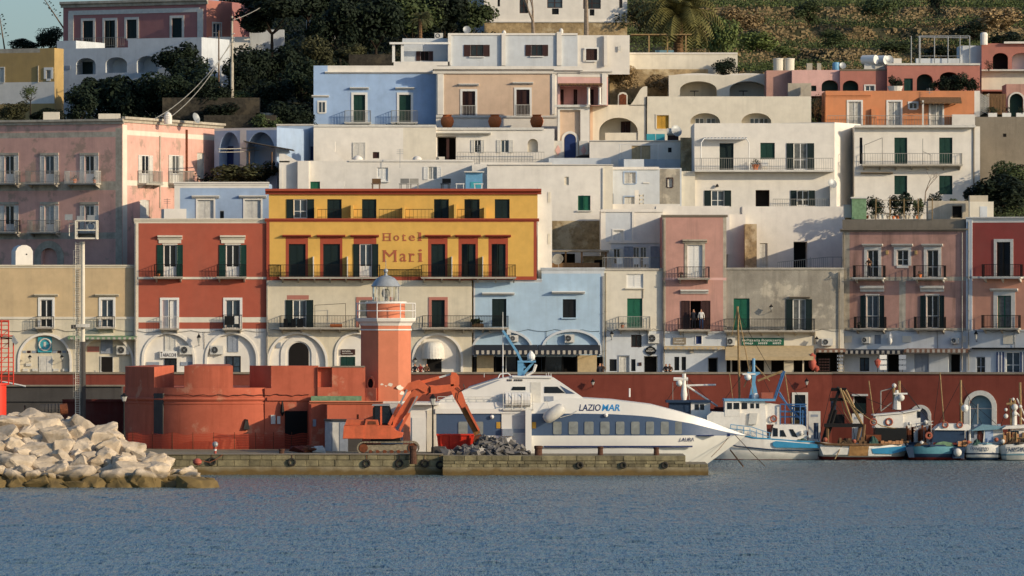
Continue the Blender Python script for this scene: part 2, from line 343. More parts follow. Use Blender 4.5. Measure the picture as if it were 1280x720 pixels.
        if lab: o['label'] = lab
        t = min(.07, w*.08)
        if st in 'GOD':
            def pn(): return MB().box(0, w/2-t*1.6, 0, .015, h*panel, h-2*t).mesh('pane', pane)
            if st != 'D':
                me = cached(('pn',)+k, pn)
                for xx in (t, w/2+t*.6): inst('pane', me, o, (xx, .012, t))
        def leaf(lw):
            def f():
                b = MB(); f_ = min(.08, lw*.16); T = .045
                b.box(0, f_, 0, T, 0, h); b.box(lw-f_, lw, 0, T, 0, h); b.box(f_, lw-f_, 0, T, 0, f_*1.4); b.box(f_, lw-f_, 0, T, h-f_*1.4, h)
                if h > 1.7: b.box(f_, lw-f_, 0, T, h*.46, h*.46+f_)
                n = max(4, int(h/.15)); z = f_*1.4; q = (h-2*f_*1.4)/n
                for i in range(n): b.rings([[(x,.004,z+i*q),(x,.012,z+i*q),(x,.04,z+i*q+q*1.1),(x,.03,z+i*q+q*1.1)] for x in (f_, lw-f_)])
                return b.mesh('shutter', col)
            return cached(('sh', round(lw, 2), round(h, 2), col), f)
        if st == 'C':
            me = leaf(w/2-t-.004)
            ajar = r2.random() < .14 and w > .8
            for i_, xx in enumerate((t, w/2+.004)): inst('shutter', me, o, (xx, -.01, .01), -r2.uniform(.25, .6) if ajar and not i_ else 0)
        if st in 'OX':
            me = leaf(w/2)
            inst('shutter', me, o, (-w/2-.01, v-y-.06, 0)); inst('shutter', me, o, (w+.01, v-y-.06, 0))
        if st == 'P':
            me = cached(('dl',)+k, lambda: MB().box(0, w/2-t-.005, 0, .04, 0, h-t).box(.07, w/2-t-.075, -.02, 0, .15, h*.42).box(.07, w/2-t-.075, -.02, 0, h*.48, h-t-.12).mesh('door_leaf', col))
            for xx in (t, w/2+.005): inst('door_leaf', me, o, (xx, -.01, 0))
        if sur:
            b = MB(); e = .05; f = v-y
            b.box(-sw, 0, f-e, f-.002, 0, h+sw); b.box(w, w+sw, f-e, f-.002, 0, h+sw); b.box(0, w, f-e, f-.002, h, h+sw)
            if h < 2.2: b.box(0, w, f-e, f-.002, -sw*.8, 0)
            b.build('surround', sur, o)
        if hood:
            hm, dz, hh, ex = hood if isinstance(hood, tuple) else (hood, .35, .2, .3)        # material, gap above opening, height, overhang
            f = v-y; zz = h+dz
            MB().rings([[(x,f-.002,zz),(x,f-.12,zz),(x,f-.16,zz+hh*.35),(x,f-.34,zz+hh*.6),(x,f-.36,zz+hh),(x,f-.002,zz+hh)] for x in (-ex, w+ex)]).build('hood', hm, o)
        if sill:
            f = v-y; MB().box(-.12, w+.12, f-.16, f-.002, -.1, -.003).build('sill', sill, o)
        if rail: s.railing(o, -.05, w+.05, v-y-.08, .02, 1.0, rail, sides=False)
        return o
    def railing(s, par, u0, u1, y, z0, hh, m, sides=True, depth=.8, step=.13):
        b = MB(); r = .014
        n = max(3, int((u1-u0)/step))
        for i in range(n+1):
            x = u0+(u1-u0)*i/n; b.box(x-r*.8, x+r*.8, y-r*.8, y+r*.8, z0, z0+hh)
        b.box(u0-.02, u1+.02, y-.025, y+.025, z0+hh, z0+hh+.045); b.box(u0, u1, y-.012, y+.012, z0+.1, z0+.13)
        if sides:
            for x in (u0, u1):
                q = max(2, int(depth/step))
                for i in range(1, q+1): b.box(x-r*.8, x+r*.8, y+depth*i/q-r, y+depth*i/q+r, z0, z0+hh)
                b.box(x-.02, x+.02, y+.03, y+depth, z0+hh, z0+hh+.04)
        return b.build('railing', m, par)
    def balc(s, x0, x1, ys, yr, m='iron', sm='slab', depth=.9, v=0, th=.14, brackets=True, step=.13, solid=None):   # ys slab top, yr rail top
        cx = (x0+x1)/2; u0, u1 = s.u(x0, v), s.u(x1, v); z = s.z(ys, cx, v); hh = s.z(yr, cx, v)-z; w = u1-u0
        b = MB(); b.box(0, w, -depth, -.003, -th, 0)
        b.box(-.04, w+.04, -depth-.04, -depth+.001, -.06, .012)
        if brackets:
            n = max(2, round(w/1.3)); 
            for i in range(n):
                x = .2+(w-.4)*i/(n-1); b.rings([[(xx,-.003,-th),(xx,-depth*.75,-th),(xx,-depth*.7,-th-.08),(xx,-.003,-th-.34)] for xx in (x-.06, x+.06)])
        o = b.build('balcony', sm, s.root, (u0, v, z))
        if solid: MB().box(0, w, -depth, -depth+.05, .03, hh).build('balcony_panel', solid, o)
        else: s.railing(o, .04, w-.04, -depth+.03, 0, hh, m, depth=depth-.06, step=step)
        return o
    def P(s, px, py, v=0): return s.root.matrix_basis if False else (Matrix.Translation(s.O) @ Matrix.Rotation(s.az, 4, 'Z')) @ Vector((s.u(px, v), v, s.z(py, px, v)))

# ---- things fixed to walls
def ac_unit(h, x0, y0, x1, y1, label, v=0, group='air conditioning units on the house fronts'):
    u0, z0, u1, z1 = h.rc(x0, y0, x1, y1, v); w, hh = u1-u0, z1-z0; c = h.P((x0+x1)/2, y1, v)
    t = thing('air_conditioner', label, 'air conditioner', c, h.az, group)
    MB().box(-w/2, w/2, -.36, -.06, 0, hh).build('casing', 'oldwht', t)
    r = hh*.38; b = MB(); b.torus((-w*.16, -.375, hh/2), r, .025)
    for k in range(4): a = pi*k/4; b.bar((-w*.16-r*cos(a), -.375, hh/2-r*sin(a)), (-w*.16+r*cos(a), -.375, hh/2+r*sin(a)), .01, .02)
    b.build('fan_grille', 'gmetal', t); MB().lathe([(r*.95, 0), (r*.95, .01)], n=14).xf(Matrix.Translation((-w*.16, -.364, hh/2)) @ Matrix.Rotation(pi/2, 4, 'X')).build('fan', 'dark', t)
    b = MB(); [b.box(x-.03, x+.03, -.38, -.004, -.06, -.003) or b for x in (-w*.3, w*.3)]; b.build('bracket', 'iron', t); return t
def lantern(h, px, py0, py1, label, v=0):
    t = thing('wall_lantern', label, 'wall lamp', h.P(px, py1, v), h.az, 'wall lanterns along the promenade'); L = h.z(py0)-h.z(py1)
    MB().path([(0,-.003,.05),(0,-.35,.0),(0,-.55,.12),(0,-.55,.2)], .025).build('bracket', 'iron', t)
    MB().lathe([(.07,.2),(.16,L*.62)], (0,-.55,0), 6).build('lantern_glass', 'curtain', t)
    MB().lathe([(.19,L*.62),(.13,L*.75),(.03,L*.9),(.02,L)], (0,-.55,0), 6).build('lantern_cap', 'iron', t); return t
def dish(loc, r, label, rz=.4, m='gmetal'):
    t = thing('satellite_dish', label, 'satellite dish', loc, rz, 'satellite dishes on the roofs')
    b = MB(); b.lathe([(.02,.0),(r*.5,.05*r),(r*.8,.14*r),(r,.25*r),(r*.98,.27*r),(r*.5,.08*r),(.02,.03)], n=16).xf(Matrix.Translation((0,-.1,r*1.3)) @ Matrix.Rotation(R(70), 4, 'X')); b.build('reflector', m, t, smooth=True)
    MB().tube((0,.05,0),(0,.05,r*1.3),.025).build('mast', 'gmetal', t); MB().tube((0,-.1,r*.6),(0,-.1-r*.8,r*1.3),.015).build('feed_arm', 'gmetal', t); return t
def sign(h, x0, y0, x1, y1, label, body, bm, tm, lines=None, out=.12, name='shop_sign', frame=None, v=0, shape='rect'):
    u0, z0, u1, z1 = h.rc(x0, y0, x1, y1, v); w, hh = u1-u0, z1-z0
    t = thing(name, label, 'sign', h.P((x0+x1)/2, y1, v), h.az)
    if shape == 'rect': MB().box(-w/2, w/2, -out, -.004, 0, hh).build('board', bm, t)
    else: MB().prism([(-w/2,hh*.5),(-w*.36,hh*.22),(-w*.1,.08*hh),(0,0),(w*.1,.08*hh),(w*.36,hh*.22),(w/2,hh*.5),(w*.36,hh*.78),(w*.1,.92*hh),(0,hh),(-w*.1,.92*hh),(-w*.36,hh*.78)], -out, -.004).build('board', bm, t)
    n = len(lines or [])
    for i, (s_, fx, fw, fz, fh) in enumerate(lines or []):
        if s_[0] == '#':                                            # lettering too small to read: a row of strokes
            k = int(s_[1:]); q = MB(); rr = random.Random(k)
            for j in range(k):
                a = w*fw*j/k; c = w*fw/k*.72; q.box(a, a+c*.35, -.012, 0, 0, hh*fh); e = rr.random()*.6; q.box(a+c*.35, a+c, -.012, 0, hh*fh*e, hh*fh*(e+.35))
            q.build('lettering', tm, t, (-w/2+w*fx, -out, hh*fz))
        else: inst('lettering', text_mesh(s_, w*fw, hh*fh, tm), t, (-w/2+w*fx, -out, hh*fz))
    return t
def awning(h, x0, y0, x1, y1, label, m, out=1.4, drop=None, scallop=False, v=0, group='shop awnings'):   # y0 at wall, y1 front edge bottom
    u0, u1 = h.u(x0, v), h.u(x1, v); z1, z0 = h.z(y0, (x0+x1)/2, v), h.z(y1, (x0+x1)/2, v); w = u1-u0; H = z1-z0; t = thing('awning', label, 'awning', h.P((x0+x1)/2, y0, v), h.az, group)
    vd = min(.28, H*.3) if drop is None else drop; a, e = -w/2, w/2
    b = MB(); b.rings([[(x,-.01,0),(x,-out,-H+vd),(x,-out,-H+vd-.02),(x,-.01,-.03)] for x in (a, e)]); b.build('canopy', m, t)
    b = MB(); n = max(6, int(w/.22))
    for i in range(n):
        xa, xb = a+w*i/n, a+w*(i+1)/n; d2 = .05 if scallop else 0
        b.poly([(xa,-out-.01,-H+vd),(xb,-out-.01,-H+vd),(xb,-out-.01,-H+d2),((xa+xb)/2,-out-.01,-H),(xa,-out-.01,-H+d2)], i % 2 if scallop else 0)
    b.build('valance', [m, 'slab'], t)
    b = MB(); [b.tube((x,-.02,-H*.8),(x,-out,-H+vd),.02) for x in (a+.05, e-.05)]; b.build('arm', 'iron', t); return t
def flowerpot(loc, r, label, m='terra', group='plant pots', plant=True):
    t = thing('plant_pot', label, 'plant pot', loc, 0, group)
    MB().lathe([(r*.7,0),(r,r*1.5),(r*1.08,r*1.5),(r*1.08,r*1.7),(r*.9,r*1.7)], n=10).build('pot', m, t)
    if plant: inst('foliage', cached('potfol', lambda: crown_mesh(5, 90, .16, 'leaf_dark', (1,1,1))), t, (0,0,r*2.4), rng.random()*6, r*1.7)
    return t
# ---- leaves
def leafmat(name, c, v=.35):
    m = mat(name, c, rough=.75, var=v, scale=.9, bump=0, objrand=.3, spec=.2)
    return m
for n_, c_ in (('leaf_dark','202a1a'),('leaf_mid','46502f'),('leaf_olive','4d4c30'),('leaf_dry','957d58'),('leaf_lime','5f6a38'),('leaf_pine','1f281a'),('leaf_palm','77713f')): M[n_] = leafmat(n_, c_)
def crown_mesh(seed, n, leaf, m, dims, lobes=9, fill=.55):
    r = random.Random(seed); v, f = [], []; L = []
    for i in range(lobes):
        a, e = r.uniform(0, 6.28), r.uniform(-1.0, 1.2); k = r.uniform(.35, .72)
        L.append((Vector((cos(a)*cos(e)*k, sin(a)*cos(e)*k, sin(e)*k)), r.uniform(.28, .5)))
    for i in range(n):
        c, q = r.choice(L); d = Vector((r.gauss(0,1), r.gauss(0,1), r.gauss(0,1))).normalized(); p = c+d*q*(r.random()**.4 if r.random() < fill else 1)
        p = Vector((p.x*dims[0], p.y*dims[1], p.z*dims[2])); nn = (d+Vector((r.gauss(0,.6), r.gauss(0,.6), r.gauss(0,.6)+.3))).normalized()
        t = nn.orthogonal().normalized(); t.rotate(Matrix.Rotation(r.uniform(0, 6.28), 3, nn)); w = nn.cross(t); s = leaf*r.uniform(.6, 1.35); k = len(v)
        v += [p-t*s, p+w*s*.5, p+t*s, p-w*s*.5]; f.append((k, k+1, k+2, k+3))
    me = bpy.data.meshes.new('crown'); me.from_pydata(v, [], f); me.materials.append(M[m]); me.update(); return me
def tree(px, pyb, wpx, hpx, label, kind='leaf_dark', D=None, name='tree', cat='tree', trunk=.3, seed=1, group=None, flat=1, n=2600, leaf=.075, bark='bark', lean=0):
    D = D or DB(pyb); p = at(px, pyb, D); s = D/FP; w, h = wpx*s, hpx*s; t = thing(name, label, cat, p, rng.uniform(0, 6.28), group)
    th = h*trunk; ch = (h-th*.75)/2; b = MB(); r0 = max(.06, h*.022)
    b.tube((0,0,-.6 if trunk > .12 else -.03),(0,0,th),r0*1.3,r0*.8,8)
    for i in range(5):
        a = i*1.256+seed; b.tube((0,0,th*.9),(cos(a)*w*.2, sin(a)*w*.2, th+ch*(.35+.3*(i % 2))), r0*.7, r0*.25, 5)
    b.build('trunk', bark, t)
    zc, zr = (h*.42, h*.62) if name in ('shrub', 'bush') or trunk < .1 else (h-ch, ch*1.05)
    inst('crown', cached(('crown', kind, seed % 4, n, leaf), lambda: crown_mesh(seed % 4+11, n, leaf, kind, (1,1,1), 13 if trunk < .2 else 9)), t, (0,0,zc), seed*1.7, (w*.54, w*.54, zr))
    return t
# ================================================================== front row on the promenade
GZ = 466
# --- beige house
h = House('house', 'long beige house with two balconies at the left end of the promenade', 0, GZ, 497, wall='beige')
h.zone(-70, 397.5, 170, 468, 'ivory')
for x in (0, 1):
    x0 = (47.5, 123.5)[x]
    h.win(x0+3, 374.5, x0+18, 409, 'G', frame='wht', sur='wht', sw=.2, hood=('ivory', .25, .22, .5), rail=None, panel=.0)
h.win(-32, 374.5, -17, 409, 'G', frame='wht', sur='wht')
h.hole(24, 418, 88, 466, .3, 'round', back='ivory'); h.hole(100, 420, 166, 466, .3, 'round', back='ivory')
h.wall(-70, 333.5, 168, 468, 9)
h.cornice(-70, 331, 168, 335, 'ivory', .12); h.part('string_course', -70, 396, 168, 399, 'cream', .07)
for x in (45, 121): h.balc(x, x+23, 409, 396, depth=.7)
h.arch(22, 416, 90, 467, 3, 'white'); h.arch(98, 418, 168, 467, 3, 'white')
h.win(49, 445, 66, 466, 'P', col='oldwht', v=.3, hole=False, name='door')
for k in range(10): h.part('tile', 28+k*6 if k < 4 else 30+k*6, 438.3, 32.5+k*6 if k < 4 else 34.5+k*6, 441.3, 'brown' if k % 2 else 'greyp', .03, v=.3)
h.win(126, 425, 141, 442, 'C', 'greyp', v=.3, hole=False); h.win(125.5, 445, 142, 467, 'D', v=.3, hole=False, name='doorway', frame='oldwht')
u0, z0, u1, z1 = h.rc(127, 446, 140.5, 467, .3); MB().box(u0, u1, .24, .262, z0, z1).build('door_leaf', 'dark', h.root)
ac_unit(h, 146, 432, 162, 443, 'air conditioner in a dark recess under the green awning', v=.3)
sign(h, 47.5, 421, 65, 440.5, 'turquoise square sign with pale round emblem over the white arched door', '', 'teal', 'oldwht', None, v=.3, name='emblem_sign')
u, z = h.u(56.2, .3), h.z(430.5, 56, .3)
MB().torus((0,0,0), .5, .07).build('emblem_ring', 'oldwht', bpy.data.objects['emblem_sign'], (0,-.14,.66)); 
MB().box(-.1,.1,-.02,0,-.22,.22).build('emblem_mark', 'oldwht', bpy.data.objects['emblem_sign'], (0,-.13,.66))
awning(h, 86, 419.5, 172, 424.5, 'faded green awning over the dark shop door', 'gcanvas', 1.3, .2, True)
for px, l in ((38, 'lantern left of the white arched door'), (78, 'lantern right of the white arched door')): lantern(h, px, 443, 452, 'small black wall '+l, v=.25)
for px, py in ((32,462.5),(44,462.5),(70,462.5),(82,462.5),(36,456)): h.part('letter_box', px-3.5, py-1.6, px+3.5, py+1.6, 'oldwht', .12, v=.3)
h.part('poster', 109, 433, 124, 440, 'salmon', .03, v=.3)
# chimney-like roof hut
t = thing('roof_hut', 'small white round-topped hut on the beige house roof', 'roof hut', at(28, 334, 500), R(18))
s = 500/FP; MB().prism([(-11*s,0),(11*s,0),(11*s,20*s),(8*s,25*s),(3*s,27.5*s),(-3*s,27.5*s),(-8*s,25*s),(-11*s,20*s)], -.7, .9).build('wall', 'white', t)
MB().lathe([(.06,0),(.06,.05)]).xf(Matrix.Rotation(pi/2,4,'X')).build('vent', 'dark', t, (.2,-.69,1.1))

# --- red house
h = House('house', 'brick red house with cream window heads beside the yellow hotel', 168, GZ, 496.6, wall='red')
h.zone(168, 396.5, 333, 403, 'cream'); h.zone(168, 411, 333, 468, 'white'); h.zone(168, 275, 173, 412, 'cream'); h.zone(173, 275, 333, 279, 'cream')
for x0, x1 in ((204.5, 220.5), (282.5, 299.5)): h.win(x0, 306, x1, 346, 'O', 'green', sur='cream', sw=.1, hood=('cream', .45, .35, .5), frame='wht', panel=.32)
h.win(203, 375, 221, 410.5, 'C', 'wht', sur='wht', sw=.2); h.win(282, 375, 300, 410.5, 'G', frame='wht', sur='wht', sw=.2)
h.hole(180, 417, 241, 466, .22, 'round', back='white'); h.hole(259, 417, 320, 466, .22, 'round', back='white')
h.wall(168, 275, 333, 468, 10)
h.cornice(168, 273, 333, 277, 'cream', .15); h.part('string_course', 173, 346.2, 333, 349, 'cream', .06)
for x0, x1 in ((204.5, 220.5), (282.5, 299.5)): h.part('window_head', x0-6, 299, x1+6, 304, 'cream', .07)
h.balc(193, 229, 346, 331); h.balc(271.5, 308.5, 346, 331)
h.balc(200, 224, 410.5, 396, 'oldwht', depth=.7); h.balc(279, 303, 410.5, 394, depth=.7)
u0, z0, u1, z1 = h.rc(281, 395, 297, 407); MB().box(0, (u1-u0)*.75, -.74, -.72, .05, z1-z0).build('laundry', 'blk', h.root, (u0,0,z0)); MB().box((u1-u0)*.8, (u1-u0)*1.1, -.75, -.72, .15, z1-z0).build('laundry', 'oldwht', h.root, (u0,0,z0))
h.arch(177, 414.5, 244, 467, 3, 'white'); h.arch(256, 414.5, 323, 467, 3, 'white')
h.win(206, 418, 220, 439, 'C', 'oldwht', v=.22, hole=False); h.win(206, 448, 221, 466, 'G', v=.22, hole=False, name='shop_door', frame='iron')
h.win(285, 420, 298, 440, 'C', 'greyp', v=.22, hole=False); h.win(282, 445, 301, 466, 'G', v=.22, hole=False, name='shop_door', frame='iron')
for px in (191, 234): h.part('notice_board', px-8, 452.5, px+8, 457, 'greyp', .06, v=.22)
ac_unit(h, 225, 432, 241, 443, 'air conditioner to the right of the tobacconist sign', v=.22); ac_unit(h, 263, 432, 279, 443, 'air conditioner left of a small grey shuttered window under an arch', v=.22)
sign(h, 200, 439, 221.5, 447.5, 'white tobacconist sign with dark lettering under the red house', '', 'wht', 'brown', [('T', .05, .1, .14, .76), ('ABACCHI', .18, .76, .2, .5)], v=.2, out=.25)
lantern(h, 249, 416, 432, 'black wall lantern between the two arches of the red house')
# --- hotel
h = House('hotel', 'yellow hotel with red window frames and green shutters', 333, GZ, 496.4, cat='hotel', wall='yellow')
h.zone(333, 350, 592, 468, 'ivory'); h.zone(333, 275, 337, 350, 'trimred'); h.zone(667, 277, 671, 350, 'trimred'); h.zone(333, 345.5, 671, 350.5, 'trimred')
for x0, x1, st in ((361,382,'C'),(404,425,'C'),(449.5,465,'O'),(539,556.5,'C'),(577,594.5,'C'),(614.5,632,'C')):
    h.zone(x0-4 if st == 'C' else 442, 295, x1+3 if st == 'C' else 470.5, 346, 'trimred')
    h.win(x0, 305, x1, 346, st, 'dgreen', frame='wht', panel=.33)
    h.cornice(x0-6 if st == 'C' else 440, 293.5, x1+5 if st == 'C' else 472, 296.5, 'trimred', .4, name='hood')
for x0, x1, st in ((362,383,'O'),(539.5,556,'C'),(449,469,'G')):
    h.win(x0+(4 if st == 'O' else 0), 375, x1-(0 if st == 'O' else 0), 409, st, 'dgreen', frame='wht', sur=None if st == 'O' else 'salmon', sw=.25)
h.zone(358.5, 369, 386, 374.5, 'salmon')
h.hole(337, 418, 407, 466, .2, 'round', back='white'); h.hole(421, 418, 470, 466, .2, 'round', back='white'); h.hole(519, 419, 575, 466, .25, 'round', back='white')
h.wall(333, 276, 671, 350, 12, side='white'); h.wall(333, 350, 590, 468, 12, name='ground_floor_wall')
h.cornice(332, 273, 673, 277, 'trimred', .2)
# setback top floor
V = 1.1
for x0, x1, st in ((367,384,'O'),(409,427,'C'),(452.5,470.5,'C'),(542.5,561,'C'),(580.5,599.5,'C'),(618.5,637,'C')): h.win(x0, 249, x1, 273, st, 'dgreen', frame='wht', v=V)
h.wall(336, 240, 672, 274, 9, 'yellow', v=V, name='top_floor_wall', side='white'); h.cornice(334, 236, 674.5, 243, 'trimred', .5, v=V)
h.wall(672, 233, 690, 350, 8, 'white', v=2.2, name='side_wall')
for px in (685,): h.part('vent_panel', px, 240, px+3, 253, 'cream', .04, v=2.2); h.part('vent_panel', px, 292, px+3, 305, 'cream', .04, v=2.2)
for px, y0 in ((394.5,259),(440,256),(504.5,259),(569,255),(606.5,259)):            # low partitions on the top terrace
    u, z = h.u(px, .2), h.z(273.2, px, .2); MB().box(u-.1, u+.1, -.05, V-.01, 0, (273-y0)*h.D/FP).build('terrace_partition', 'yellow', h.root, (0,0,z+.01))
for a, c in ((395,427),(440,470),(472,504),(505,541),(570,606)): h.railing(h.root, h.u(a+2), h.u(c), .1, h.z(273), .75, 'iron', sides=False, step=.3)
for a, c in ((350.5,475.5),(527,645)): h.balc(a, c, 346.5, 331.5, depth=1.0)
h.railing(h.root, h.u(337), h.u(350), -.05, h.z(346), 1, 'iron', sides=False); h.railing(h.root, h.u(476), h.u(526), -.05, h.z(346), .6, 'iron', sides=False)
for px in (392, 434.5, 565, 603.5):                                                    # glass partitions between the balconies
    u = h.u(px); z = h.z(346.5); MB().box(u-.035, u+.035, -.98, -.01, .02, 1.75).build('balcony_partition', 'oldwht', h.root, (0,0,z))
h.balc(350, 452, 409.5, 395, depth=1.0); h.balc(528, 631, 409.5, 395, depth=1.0)
h.part('string_course', 333, 410, 592, 412.5, 'cream', .06)
for px, w in ((355,5),(364,6),(372,7)): u = h.u(px); MB().box(u, u+w*.068, -.85, -.55, .02, .75).build('chair', 'blk', h.root, (0,0,h.z(409.5)))
MB().box(0, 1.0, -.85, -.4, .02, .3).build('planter', 'terra', h.root, (h.u(413),0,h.z(409.5)))
t = MB().path([(0,-.9,0),(0,-.9,1.9),(2.6,-.9,2.05),(2.6,-.9,0)], .02).build('washing_line', 'iron', h.root, (h.u(394),0,h.z(409.5)))
h.arch(334, 414.5, 410, 467, 3, 'white'); h.arch(418, 414.5, 473, 467, 3, 'white'); h.arch(515, 416, 579, 467, 3, 'white'); h.arch(351, 420.5, 395.5, 467, 6, 'white', v=.2)
u0, z0, u1, z1 = h.rc(361, 428, 386, 467, .2); w = (u1-u0)/2; n = 14
MB().prism([((u0+u1)/2-w*cos(pi*i/n), z1-w+w*sin(pi*i/n)) for i in range(n+1)]+[(u1, z0), (u0, z0)], .17, .19).build('archway_door', 'dark', h.root)
h.win(426, 446, 444, 466, 'C', 'green', v=.2, hole=False, name='door'); h.part('vent_grille', 345, 428, 351, 435, 'greyp', .08, v=.2)
sign(h, 426, 436.5, 444, 443.5, 'small dark brown sign with two rows of pale lettering over a green door', '', 'brown', 'oldwht', [('#7', .1, .6, .52, .3), ('#10', .1, .75, .16, .2)], v=.2)
h.win(532.5, 446.5, 553, 466, 'D', v=.25, hole=False, name='doorway'); u0, z0, u1, z1 = h.rc(533.5, 447, 552, 467, .25); MB().box(u0, u1, .19, .2, z0, z1).build('door_leaf', 'dark', h.root)
for a, c in ((558,572),(521,530)): h.part('pipe_box', c-2, 420, c, 466, 'oldwht', .06, v=.25)
M['lettering_red'] = P('faded_red_lettering', 'a85f44', dirt=.05, streak=0)
u = [('Hotel', 479, 290.5, 528, 301, .03), ('Mari', 479, 311.5, 529, 327, .03)]
for s_, x0, y0, x1, y1, bo in u:
    a, z0, c, z1 = h.rc(x0, y0, x1, y1)
    spec = {'Hotel': [('H', 0, .19, 0, .9), ('o', .27, .14, 0, .66), ('t', .48, .1, 0, .82), ('e', .66, .15, 0, .66), ('l', .9, .07, 0, 1)],
            'Mari': [('M', 0, .33, 0, .92), ('a', .42, .16, 0, .66), ('r', .66, .13, 0, .66), ('i', .89, .08, 0, 1)]}[s_]
    H = z1-z0; Wd = c-a
    for ch, fx, fw, fz, fh in spec:
        o = inst('letter', text_mesh(ch, Wd*fw, H*fh, 'lettering_red', bold=.004 if ch != 'M' else 0), h.root, (a+Wd*fx, -.012, z0))
        bars = {'H': [(0,.4),(.6,1)], 't': [(.3,1)], 'l': [(0,1)], 'M': [(0,.2),(.8,1)], 'a': [], 'r': [(0,.75)], 'i': [(0,1)]}.get(ch, [])
        b = MB()
        for p, q in bars:
            b.box(Wd*fw*p-.05, Wd*fw*q+.05, -.022, -.001, -.01, .05)
            if ch in 'HM': b.box(Wd*fw*p-.05, Wd*fw*q+.05, -.022, -.001, H*fh-.05, H*fh+.01)
            if ch in 'l': b.box(-.1, Wd*fw*.5, -.022, -.001, H*fh-.05, H*fh+.01)
            if ch in 'ri': b.box(-.1, Wd*fw*.4, -.022, -.001, H*.66-.06, H*.66)
        if bars: b.build('serif', 'lettering_red', o)
# dome awning
u0, z0, u1, z1 = h.rc(527, 426.5, 556, 448); w = (u1-u0)/2; H = z1-z0
t = thing('awning', 'white domed canvas awning over a dark door beside the lighthouse', 'awning', h.P(541.5, 448, .25), 0, 'shop awnings'); b = MB(); rs = []
for i in range(7):
    a = pi/2*i/6; rs.append([((-w+.0)*cos(pi*j/12)*(1 if i else 1), -.05-1.1*sin(pi*j/12)*cos(a), .25+(H-.25)*sin(a)) if False else (-w*cos(pi*j/12)*(cos(a)**.45 if i < 6 else .02), -.03-1.2*sin(pi*j/12)*(cos(a)**.6 if i < 6 else .02), .25+(H-.25)*sin(a)) for j in range(13)])
b.rings(rs, 0, cap=False, close=False); b.build('canopy', 'wcanvas', t)
b = MB(); [b.poly([p, q, (q[0], q[1], 0), ((p[0]+q[0])/2, (p[1]+q[1])/2, -.05), (p[0], p[1], 0)]) for p, q in zip(rs[0], rs[0][1:])]; b.build('valance', 'wcanvas', t)
lantern(h, 519, 446, 456, 'small black wall lamp between lighthouse and domed awning', v=.2)
# rooftop terrace things on the hotel
zt = at(0, 236.5, 502).z
t = thing('roof_kiosk', 'small roof kiosk painted with blue sea scene', 'kiosk', at(592, 236.5, 504)); s = 504/FP
MB().box(-10*s, 11*s, 0, 1.6, 0, 21*s).build('wall', 'bluep', t); MB().box(-12*s, 13*s, -.3, 1.8, 21*s, 22.5*s).build('roof', 'oldwht', t); MB().box(-4*s, 9*s, -.03, -.003, 2*s, 9*s).build('painted_panel', 'teal', t)
k = 0
for px, m_, l in ((470,'wood','brown wooden bench at the left of the hotel roof'),(505,'ltrail','thin metal chair, left one of a pair on hotel roof'),(518,'ltrail','thin metal chair, right one of a pair on hotel roof'),(557,'blk','dark stack of folded chairs on the hotel roof'),(575,'wht','white table left of the blue roof kiosk'),(598,'wht','white table in front of the blue roof kiosk')):
    nm = l.split(' ')[2 if 'wooden' in l else 1]; nm = {'wooden':'bench','metal':'chair','stack':'folded_chairs','table':'table','bench':'bench'}.get(nm, 'table')
    t = thing(nm, l, nm.replace('_', ' '), at(px, 237, 499.6), rng.uniform(-.3,.3)); b = MB()
    for sx in (-.3,.3):
        for sy in (-.25,.25): MB().box(sx-.025, sx+.025, sy-.025, sy+.025, 0, .45).build('leg', m_, t)
    MB().box(-.38,.38,-.32,.32,.45,.52).build('top' if 'table' in l else 'seat', m_, t)
    if 'table' not in l: MB().box(-.38,.38,.28,.33,.55,.95).build('backrest', m_, t)

# --- pale blue house
h = House('house', 'pale blue house above a navy awning restaurant front', 592, GZ, 496.6, wall='blue')
h.win(615, 373.5, 633, 408.5, 'C', 'dgreen'); h.win(703.5, 374, 720, 397, 'C', 'blk', sill='blue')
h.hole(594, 415, 663, 445, .25, 14*496/FP, back='blue'); h.hole(680, 415, 749, 445, .25, 14*496/FP, back='blue')
h.hole(594, 446, 676.9, 468, 1.6, back='dark'); h.hole(677.1, 446, 750, 468, 1.6, back='dark')
h.zone(592, 334, 755, 342, 'whiteb'); h.zone(751, 334, 755, 468, 'whiteb'); h.zone(592, 446, 755, 468, 'iron'); h.zone(590, 348, 677, 353, 'whiteb'); h.zone(590,340,594,446,'whiteb')
h.wall(677, 336, 755, 468, 10); h.holes2 = None
h.wall(592, 350, 677, 468, 10, name='wall_low')
h.cornice(676, 334.5, 756, 338, 'whiteb', .12); h.cornice(592, 348.5, 677, 351.5, 'whiteb', .1)
for a, c, y in ((605,641,365.5),(692,729,364)): h.cornice(a, y, c, y+3.4, 'wht', .5, name='shade_roll')
h.arch(590, 411.5, 666, 444, 3, 'whiteb', rise=24); h.arch(677, 411.5, 752, 444, 3, 'whiteb', rise=24); h.balc(588, 636, 409.5, 395.5, depth=1.0)
ac_unit(h, 706, 418, 718, 428, 'air conditioner inside the right arch of the pale blue house', v=.25); ac_unit(h, 637, 419, 648, 427, 'air conditioner inside the left arch of the pale blue house', v=.25)
awning(h, 592, 431, 672, 443, 'navy scalloped awning left of the pair under the pale blue house', 'ncanvas', 1.9, .35, True); awning(h, 673, 431, 750, 443, 'navy scalloped awning right of the pair under the pale blue house', 'ncanvas', 1.9, .35, True)
for a, c in ((596,617),(722,746)): h.part('shop_panel', a, 444, c, 467, 'canvas', .08, v=.02)
for px in (619, 632, 646, 659, 668, 681, 703, 720): h.part('shop_mullion', px, 445, px+1.2, 467, 'oldwht' if px == 632 else 'iron', .06, v=.05)
for a, c in ((633,645),(647,658),(682,702)): h.part('shop_pane', a, 446, c, 467, 'glass', .02, v=.3)
